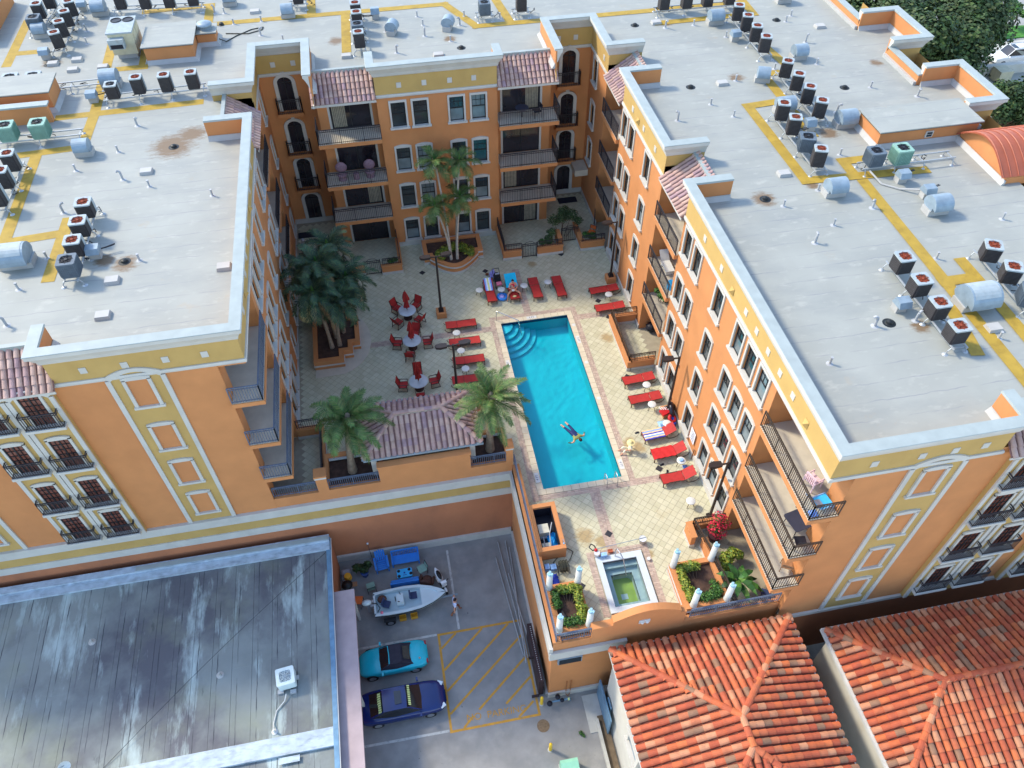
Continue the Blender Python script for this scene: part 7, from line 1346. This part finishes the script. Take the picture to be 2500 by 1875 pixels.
# trees beyond the right roof
def tree(name, label, loc, h, cr, n, seed, mt='leaf_tree', size=.5, trunk_h=None, cat='tree', group=None):
    rg = random.Random(seed); o = thing(name, label, cat, loc, 0, group); th = trunk_h or h*.45; t = MB(); t.tube([(0,0,0),(.1,0,th*.6),(.0,.1,th)], [h*.03,h*.025,h*.02], 8); m_ = MB()
    for k in range(26 if n > 3000 else 6):
        d = Vector((rg.gauss(0,1),rg.gauss(0,1),rg.gauss(0,.8))); d = d.normalized()*rg.uniform(.35,.85); p = Vector((d.x*cr[0],d.y*cr[1],th+cr[2]*.8+d.z*cr[2])); rr_ = cr[0]*rg.uniform(.25,.42); leaves(m_, p, (rr_,rr_,rr_*.75), n//26 if n > 3000 else n//6, size, rg, 0, .35); t.tube([(0,.05,th*.85), p*.6+Vector((0,0,th*.35)), p], [h*.014,h*.01,h*.004], 5)
    t.build('trunk', 'bark', o); m_.build('crown', mt, o); return o
tree('street_tree', 'large spreading street tree filling the gap beyond the right roof parapet', (55,66.5,ZG), 11, (8.0,6.5,4.4), 40000, 31, size=.42)
tree('street_tree', 'second large street tree farther back at the top edge', (52.5,74,ZG), 10, (7,5.5,4.0), 20000, 32, size=.45)
tree('street_tree', 'open street tree in front of the white building at the right edge', (57.8,57.6,ZG), 9, (3.4,3.2,2.6), 8000, 33, size=.34)
tree('clipped_tree', 'small clipped round tree on the lawn, left one of two', (73.6,82.6,ZG), 3.4, (1.7,1.7,.8), 2400, 34, 'leaf_green', .3, 1.6, 'tree', 'clipped trees on the lawn'); tree('clipped_tree', 'small clipped round tree on the lawn, right one at the picture edge', (77.6,82.8,ZG), 3.4, (1.9,1.9,.9), 2400, 35, 'leaf_green', .3, 1.6, 'tree', 'clipped trees on the lawn')
# ================================================================== people
def person(name, label, joints, edges, rad, tags, mats, loc, rz=0., head=None, hands=(), hair='hair', hat=None):
    """one skinned body; joints name -> point, rad name -> radius, tags name -> material index by nearest joint"""
    names = list(joints); me = bpy.data.meshes.new('b'); me.from_pydata([joints[k] for k in names], [(names.index(a), names.index(b_)) for a, b_ in edges], [])
    ob = bpy.data.objects.new('b', me); COL.objects.link(ob); sk = ob.modifiers.new('sk', 'SKIN'); sk.use_smooth_shade = True
    for i, k in enumerate(names): me.skin_vertices[0].data[i].radius = (rad[k], rad[k]*.9 if k not in ('chest','belly','pelvis') else rad[k]*.62); me.skin_vertices[0].data[i].use_root = (k == 'pelvis')
    ss = ob.modifiers.new('ss', 'SUBSURF'); ss.levels = 1; ss.render_levels = 1
    dg = bpy.context.evaluated_depsgraph_get(); em = bpy.data.meshes.new_from_object(ob.evaluated_get(dg)); bpy.data.objects.remove(ob)
    mb = MB(); vs = [v.co.copy() for v in em.vertices]; J = [(Vector(joints[k]), tags.get(k, 0)) for k in names]; segs = [(Vector(joints[a]), Vector(joints[b_]), tags.get(a, 0), tags.get(b_, 0)) for a, b_ in edges]
    def mi(c):
        best = None
        for a, b_, ta, tb in segs:
            d = b_-a; t = max(0, min(1, (c-a).dot(d)/max(1e-6, d.length_squared))); q = (a+d*t-c).length
            if best is None or q < best[0]: best = (q, ta if t < .5 else tb)
        return best[1]
    for p in em.polygons: mb.f.append(tuple(p.vertices)); mb.m.append(mi(p.center))
    mb.v = [tuple(v) for v in vs]
    # hands: palm and five bent fingers growing from the wrist
    for wrist, d in hands:
        w0 = Vector(wrist); d = Vector(d).normalized(); sx = d.cross(Vector((0,0,1))); sx = sx.normalized() if sx.length > .1 else Vector((1,0,0)); nn = sx.cross(d); k0 = 0
        mb.bar(w0-d*.02, w0+d*.085, .075, .028, k0)
        for q, (off, L) in enumerate(((-.028,.062),(-.01,.075),(.01,.078),(.028,.066))):
            a = w0+d*.08+sx*off; b_ = a+d*L*.55; c_ = b_+(d*.6-nn*.7).normalized()*L*.5; mb.tube([a,b_,c_], [.009,.0085,.007], 5, k0)
        a = w0+d*.025+sx*.035; mb.tube([a, a+(d*.6+sx*.8).normalized()*.035, a+(d*.9+sx*.4).normalized()*.065], [.011,.01,.008], 5, k0)
    o = thing(name, label, 'person', loc, rz); bo = mb.build('body', mats, o, True)
    hc = Vector(head[0]); up = Vector(head[1]).normalized(); fw = Vector(head[2]).normalized(); sd_ = fw.cross(up).normalized(); fw = up.cross(sd_)
    mx = Matrix((sd_, fw, up)).transposed()
    hd = MB(); hd.sphere((0,0,0),.105,14,10,0,(.82,.98,1.15)); hd.sphere((0,.105,-.01),.018,6,4,0,(.8,1.2,1.4)); hd.sphere((.088,0,0),.025,6,4,0,(.4,.8,1.2)); hd.sphere((-.088,0,0),.025,6,4,0,(.4,.8,1.2))
    hd.v = [tuple(hc+mx @ Vector(v)) for v in hd.v]; hd.build('head', 'skin', o, True)
    fc = MB().sphere((.035,.09,.02),.013,6,4).sphere((-.035,.09,.02),.013,6,4).box(-.028,.088,-.058,.028,.1,-.048); fc.v = [tuple(hc+mx @ Vector(v)) for v in fc.v]; fc.build('eyes_and_mouth', 'black_trim', o)
    hr_ = MB().sphere((0,-.022,.025),.112,14,10,0,(.86,.98,1.08)); hr_.v = [tuple(hc+mx @ Vector(v)) for v in hr_.v]; hr_.build('hair', hair, o, True)
    if hat: h_ = MB().lathe([(.24,0),(.11,.02),(.1,.1),(0,.12)],16,(0,-.01,.07)); h_.v = [tuple(hc+mx @ Vector(v)) for v in h_.v]; h_.build('hat', hat, o, True)
    return o
BE = [('pelvis','belly'),('belly','chest'),('chest','neck'),('chest','shl'),('shl','ell'),('ell','wrl'),('chest','shr'),('shr','elr'),('elr','wrr'),('pelvis','hpl'),('hpl','knl'),('knl','anl'),('anl','tol'),('pelvis','hpr'),('hpr','knr'),('knr','anr'),('anr','tor')]
RD = dict(pelvis=.17,belly=.15,chest=.18,neck=.055,shl=.07,ell=.048,wrl=.034,shr=.07,elr=.048,wrr=.034,hpl=.1,knl=.065,anl=.045,tol=.035,hpr=.1,knr=.065,anr=.045,tor=.035)
# walking person in the lot: faces roughly +x/-y, one arm raised to the head
person('person', 'person in a patterned blue and white shirt and brown boots striding past the boat bow', dict(pelvis=(0,0,.93),belly=(.01,0,1.1),chest=(.03,0,1.32),neck=(.05,0,1.5),shl=(.03,.2,1.4),ell=(.12,.36,1.52),wrl=(.1,.2,1.7),shr=(.03,-.2,1.4),elr=(-.1,-.3,1.15),wrr=(-.12,-.38,.92),hpl=(0,.1,.9),knl=(.27,.12,.55),anl=(.3,.12,.12),tol=(.46,.13,.06),hpr=(0,-.1,.9),knr=(-.06,-.12,.5),anr=(-.32,-.13,.13),tor=(-.2,-.14,.05)), BE, RD,
    dict(pelvis=2,belly=1,chest=1,neck=0,shl=1,shr=1,ell=0,elr=0,wrl=0,wrr=0,hpl=2,hpr=2,knl=2,knr=2,anl=3,anr=3,tol=3,tor=3), ['skin','shirt_print','brown_cloth','boot'], (.36,20.75,ZG), R(10), ((.08,0,1.63),(.15,0,1),(1,0,-.1)), [((.1,.2,1.7),(-.2,-.6,.4)),((-.12,-.38,.92),(-.1,-.1,-1))])
# swimmer: face down, head towards -y +x
sw = lambda **k: k
person('person', 'swimmer in a dark blue suit and olive top gliding through the pool', dict(pelvis=(0,0,-.02),belly=(.18,0,-.01),chest=(.4,0,0),neck=(.57,0,.02),shl=(.45,.2,0),ell=(.55,.42,-.04),wrl=(.4,.55,-.08),shr=(.45,-.2,0),elr=(.6,-.4,-.04),wrr=(.5,-.56,-.08),hpl=(-.05,.1,-.02),knl=(-.42,.16,-.05),anl=(-.82,.13,-.04),tol=(-.95,.13,-.05),hpr=(-.05,-.1,-.02),knr=(-.42,-.13,-.05),anr=(-.8,-.2,-.04),tor=(-.94,-.22,-.05)), BE, {k: v*1.25 for k, v in RD.items()},
    dict(pelvis=1,belly=1,chest=2,neck=2,shl=2,shr=2,hpl=1,hpr=1,knl=1,knr=1), ['skin','navy_cloth','olive_cloth'], (8.85,27.75,-.06), R(-66), ((.72,0,.06),(1,0,.15),(0,0,-1)), [((.4,.55,-.08),(-.6,.5,0)),((.5,-.56,-.08),(-.6,-.5,0))])
# sunbather sitting astride the lounger (lounger seat z .37, head end +y)
person('person', 'sunbather with dark hair sitting astride the turquoise-towelled lounger', dict(pelvis=(0,.1,.5),belly=(0,.2,.62),chest=(0,.3,.82),neck=(0,.3,1.0),shl=(-.18,.27,.92),ell=(-.3,.05,.72),wrl=(-.1,-.1,.66),shr=(.18,.27,.92),elr=(.3,.05,.72),wrr=(.1,-.1,.66),hpl=(-.1,.05,.48),knl=(-.42,-.3,.48),anl=(-.48,-.42,.1),tol=(-.54,-.56,.05),hpr=(.1,.05,.48),knr=(.42,-.3,.48),anr=(.48,-.42,.1),tor=(.54,-.56,.05)), BE, RD,
    dict(pelvis=1,belly=0,chest=1), ['skin','flower_red'], (7.6,40.25,0), 0, ((0,.27,1.12),(0,-.15,1),(0,-1,-.5)), [((-.1,-.1,.66),(.5,-.6,-.2)),((.1,-.1,.66),(-.5,-.6,-.2))])
tag(MB().lathe([(.11,0),(.1,.03),(0,.05)],14,(7.55,40.02,.72)).build('sun_visor', 'white_plastic'), 'white cap held by the sunbather on the far lounger', 'cap'); tag(MB().sphere((7.6,39.75,.4),.12,8,5,0,(1.2,.7,.4)).build('food_bowl', 'straw'), 'small tan bowl on the occupied lounger', 'bowl')
# sitter at the pool edge
person('person', 'person with brown hair and straw hat sitting at the right pool edge with feet towards the water', dict(pelvis=(0,0,.12),belly=(.04,0,.28),chest=(.06,0,.46),neck=(.04,0,.62),shl=(.06,.17,.54),ell=(.12,.24,.32),wrl=(.16,.26,.08),shr=(.06,-.17,.54),elr=(-.05,-.24,.36),wrr=(-.2,-.18,.4),hpl=(-.02,.1,.12),knl=(-.34,.14,.34),anl=(-.52,.15,.06),tol=(-.66,.15,.05),hpr=(-.02,-.1,.12),knr=(-.34,-.14,.34),anr=(-.5,-.17,.06),tor=(-.64,-.18,.05)), BE, {k: v*.9 for k, v in RD.items()},
    dict(pelvis=1,belly=1,chest=1,hpl=1,hpr=1,knl=1,knr=1,shl=1,shr=1), ['skin','cream_cloth'], (11.75,25.75,.0), R(4), ((.02,0,.74),(-.1,0,1),(-1,0,-.2)), [((.16,.26,.08),(.2,.2,-1)),((-.2,-.18,.4),(-.8,0,-.2))], 'hair', 'straw')
# ================================================================== pool toys and loose things
def ring(name, label, loc, R_, r_, mt, tilt=(0,0,0), mt2=None, cat='swim ring'):
    mb = MB(); n, k = 24, 10
    vs = [((R_+r_*math.cos(2*math.pi*j/k))*math.cos(2*math.pi*i/n),(R_+r_*math.cos(2*math.pi*j/k))*math.sin(2*math.pi*i/n),r_*math.sin(2*math.pi*j/k)) for i in range(n) for j in range(k)]
    mb.add(vs, [(i*k+j,((i+1)%n)*k+j,((i+1)%n)*k+(j+1)%k,i*k+(j+1)%k) for i in range(n) for j in range(k)])
    o = tag(mb.build(name, mt, None, True, loc), label, cat); o.rotation_euler = tilt; return o
ring('inner_tube', 'big black inner tube leaning on the right wall behind the lamp post', (15.0,27.85,.55), .36, .15, 'rubber', (R(75),0,R(75)), cat='inner tube'); ring('swim_ring', 'red ring with blue centre on the pile by the lamp post', (14.85,27.3,.42), .2, .1, 'red_plastic', (R(35),0,R(40))); tag(MB().cyl((14.85,27.3,.38),(14.83,27.27,.44),.12,n=14).build('toy_disc', 'deep_blue_plastic'), 'blue disc in the middle of the red ring on the float pile', 'toy')
fz = thing('flag_float', 'red and white striped float wrapped round the lamp post foot', 'float', (14.6,27.8,.46)); MB().cbox((0,0,.1),(.7,.45,.14),0,R(20)).build('float_body', 'red_plastic', fz)
for k in range(4): MB().cbox((-.3+k*.14,.2-k*.02,.19),(.06,.24,.03),0,R(20)).build('stripe', 'white_plastic', fz)
cloth('towel_heap', 'pale blue crumpled towel at the foot of the lamp post', 'towel', (14.28,27.25,0), .55, .5, .35, 'pale_blue', 6); tag(MB().cbox((14.75,27.05,.18),(.5,.3,.3),0,.3).build('cool_bag', 'deep_blue_plastic'), 'deep blue bag under the red ring by the wall', 'bag')
ring('swim_ring', 'blue and pink swim ring under the side table beside the stroller', (6.8,40.2,.1), .3, .1, 'blue_plastic'); tag(MB().cyl((6.75,40.22,.05),(6.75,40.22,.13),.2,n=14).build('ring_seat', 'violet_cloth'), 'violet and pink seat of the blue swim ring', 'float seat')
skk = thing('stroller', 'black baby stroller with violet printed canopy behind the far loungers', 'stroller', (6.72,41.6,0), R(5))
for x in (-.22,.22):
    for y in (-.4,.45): MB().cyl((x,y-.0,.1),(x+.03,y,.1),.1,n=12).build('wheel', 'tyre', skk)
f = MB()
for x in (-.24,.24): f.bar((x,-.45,.1),(x,.35,.75),.03).bar((x,.45,.1),(x,-.1,.5),.03).bar((x,.35,.75),(x,.6,1.0),.03)
f.bar((-.24,.6,1.0),(.24,.6,1.0),.03); f.build('frame', 'black_trim', skk); MB().add([(-.22,-.4,.4),(.22,-.4,.4),(.22,0,.38),(-.22,0,.38),(.22,.25,.8),(-.22,.25,.8)],[(0,1,2,3),(3,2,4,5)]).build('seat', 'black_cloth', skk); MB().sphere((0,.2,.72),.28,12,6,0,(.85,.9,.7)).build('hood', 'black_cloth', skk, True); MB().cbox((0,-.42,.45),(.36,.3,.12)).build('blanket', 'pink_cloth', skk); MB().cbox((0,.05,.98),(.3,.12,.04)).build('trim', 'grey_cloth', skk)
cloth('beach_bag', 'violet and white printed bag hanging behind the stroller', 'bag', (6.55,42.5,.0), .55, .5, .9, 'violet_cloth', 8); tag(MB().sphere((6.15,42.75,.1),.13,8,6,0,(1,.8,.7)).build('sandals', 'brown_cloth'), 'small brown sandals on the deck left of the violet bag', 'sandals')
for x, y, rz, lb in ((13.35,24.42,.3,'just below the red air mattress'),(13.5,23.9,1.2,'above the nearest lounger'),(12.6,26.95,.2,'beside the striped towel')): o = tag(MB().cbox((0,0,.02),(.26,.1,.03)).cbox((.03,0,.045),(.06,.1,.03)).build('flip_flop', 'black_plastic', None, False, (x,y,0), rz), 'black flip-flop on the deck '+lb, 'sandal', 'flip-flops on the deck')
tag(MB().sphere((14.36,24.19,.56),.13,10,6,0,(1.2,1,.5)).build('cap_on_table', 'pale_blue'), 'pale blue cap on the side table by the red mattress', 'cap'); cloth('beach_bag', 'blue bag on the deck under the side table by the red mattress', 'bag', (14.6,24.0,0), .3, .3, .28, 'towel_blue', 9)
sgn = thing('pool_sign', 'white pool rules sign board on the right wing wall', 'sign', (15.18,25.05,1.5)); MB().box(-.03,-.32,-.45,.0,.32,.45).build('board', 'sign_white', sgn); tx = MB()
for k in range(9): tx.box(-.034,-.24,.34-k*.085,-.031,.24-(k*7 % 5)*.05,.37-k*.085)
tx.build('print', 'sign_ink', sgn)
ww = thing('wall_switch', 'brown pole bracket on the wall beside the pool sign', 'bracket', (15.15,24.5,.6)); MB().box(-.02,-.02,-.6,.04,.02,.2).build('pole', 'wood', ww); MB().cbox((0,0,.25),(.08,.1,.12)).build('box', 'wood', ww)
# balcony things
pc = thing('plastic_chair', 'pale pink plastic armchair on the top corner balcony of the right wing', 'chair', (15.9,16.1,9.37), R(110)); MB().box(-.26,-.26,.4,.26,.26,.44).build('seat', 'pink_plastic', pc); bk = MB()
for k in range(6): bk.box(-.24+k*.085,.25,.44,-.19+k*.085,.3,.86)
bk.box(-.27,.24,.84,.27,.31,.92); bk.build('back', 'pink_plastic', pc)
for x in (-.27,.27): MB().tube([(x,-.28,0),(x,-.26,.64),(x,.28,.66)],.03,6).build('arm', 'pink_plastic', pc); MB().tube([(x,.28,0),(x,.27,.66)],.03,6).build('leg', 'pink_plastic', pc)
bl = thing('beach_chair', 'bright blue folding beach chair on the top corner balcony of the right wing', 'beach chair', (15.75,15.1,9.37), R(100)); MB().add([(-.3,-.5,.25),(.3,-.5,.25),(.3,.1,.2),(-.3,.1,.2),(.3,.6,.75),(-.3,.6,.75)],[(0,1,2,3),(3,2,4,5)]).build('sling', 'sky_plastic', bl); MB().add([(-.15,-.1,.23),(.15,-.1,.23),(.15,.2,.31),(-.15,.2,.31)],[(0,1,2,3)]).build('panel', 'grey_cloth', bl); MB().tube([(-.32,-.5,0),(-.32,-.5,.27),(-.32,.1,.22),(-.32,.6,.77),(.32,.6,.77),(.32,.1,.22),(.32,-.5,.27),(.32,-.5,0)],.02,6).build('frame', 'pale_blue', bl)
cloth('beach_towel', 'blue bundle on the corner of the top right balcony', 'towel', (15.35,14.75,9.37), .4, .35, .4, 'towel_blue', 14)
dt = thing('balcony_table', 'dark square glass table on the middle corner balcony of the right wing', 'table', (16.0,15.9,6.17), R(12)); MB().prism(rsq(.5,.1),.68,.72).build('table_top', 'table_dark', dt); f = MB()
for x in (-.4,.4):
    for y in (-.4,.4): f.bar((x,y,0),(x*.9,y*.9,.68),.03)
f.build('legs', 'iron', dt)
for x, y, rz, lb in ((15.75,15.0,R(170),'near'),(16.6,16.6,R(-30),'far')): chair2(f'dark wire chair on the {lb} side of the middle corner balcony table', (x,y,6.17), rz, 'black_plastic')
chair2('brown chair on the lowest corner balcony of the right wing', (16.1,15.4,3.21), R(150), 'wood', 'wood'); chair2('dark blue chair on the ground patio below the corner balconies', (15.9,15.5,0), R(150), 'navy_vinyl')
chair2('folding brown chair on the second-floor balcony between the right wing blocks', (16.0,32.6,3.21), R(-100), 'wood', 'iron'); tag(MB().sphere((16.0,35.1,.35),.38,10,7,0,(1,1,.9)).build('trash_bag', 'black_plastic'), 'black covered heap on the railed ground patio by the right wing', 'bag')
ch3 = thing('chaise', 'white plastic chaise on the third-floor balcony between the right wing blocks', 'lounger', (15.9,34.3,6.17), R(90)); MB().box(-.7,-.28,.25,.3,.28,.32).build('seat', 'white_plastic', ch3); MB().add([(.3,-.28,.3),(.8,-.28,.8),(.8,.28,.8),(.3,.28,.3)],[(0,1,2,3)]).build('back', 'white_plastic', ch3); MB().box(-.65,-.25,0,-.58,.25,.25).box(.2,-.25,0,.27,.25,.25).build('legs', 'white_plastic', ch3); tag(MB().cyl((15.6,32.5,6.17),(15.6,32.5,6.62),.25,n=16).build('balcony_stool', 'sky_plastic'), 'light blue round stool on the third-floor balcony between the right wing blocks', 'stool')
for x, y, z, rz, lb in ((-2.9,47.4,6.17,R(0),'left one on the third-floor balcony left of the central windows'),(-1.0,47.4,6.17,R(0),'right one on the third-floor balcony left of the central windows')):
    wc = thing('wicker_chair', 'round-backed wicker chair, '+lb, 'chair', (x,y,z), rz); MB().sphere((0,0,.38),.36,12,6,0,(1,1,.35)).build('seat', 'wicker', wc, True); MB().sphere((0,.28,.75),.4,12,8,0,(1,.35,1)).build('back', 'wicker', wc, True); MB().lathe([(.3,0),(.22,.2),(.3,.36)],12).build('base', 'wicker', wc)
tag(MB().cyl((-1.95,47.3,6.17),(-1.95,47.3,6.6),.2,n=14).build('balcony_table', 'wicker'), 'small wicker table between the two round-backed balcony chairs', 'table')
dn = thing('balcony_table', 'dark round table on the top balcony right of the central windows', 'table', (9.6,47.5,9.37)); MB().cyl((0,0,.68),(0,0,.71),.45,n=20).build('table_top', 'table_dark', dn); MB().cyl((0,0,0),(0,0,.68),.04,n=8).build('pedestal', 'iron', dn); chair2('dark chair at the table on the top balcony right of the central windows', (10.6,47.4,9.37), R(-80), 'black_plastic'); chair2('dark patio chair beside the far right wall pots', (14.6,45.6,0), R(-40), 'orange_plastic')
for x, y, z, lb in ((13.9,50.4,.4,'far right entrance'),(-6.4,49.9,.4,'far left entrance')): tag(MB().box(x-.75,y-.35,.002,x+.75,y+.35,.03).build('door_mat', 'mat_black'), f'dark door mat on the floor of the {lb}', 'door mat')
bd = thing('awning_box', 'cream box canopy over the far right entrance', 'canopy', (14.8,50.2,2.6)); MB().box(-.6,-.5,0,.4,.9,.5).build('box', 'tile_floor', bd)
bd = thing('statue', 'grey garden statue in the far left corner behind the palms', 'statue', (-6.6,47.6,0)); MB().lathe([(.28,0),(.28,.2),(.16,.3),(.2,.7),(.24,.95),(.14,1.15),(.09,1.2)],14).sphere((0,0,1.32),.14).build('figure', 'pipe_grey', bd, True)
for x, y, z, lb in ((-6.85,41.0,1.3,'low dome by the left wall'),): tag(MB().sphere((-6.4,40.2,.8),.7,14,8,0,(1,1,.6)).cyl((-6.4,40.2,0),(-6.4,40.2,.8),.05,n=8).build('folded_umbrella', 'straw'), 'pale round umbrella dome half hidden between the palms and the left wall', 'umbrella')
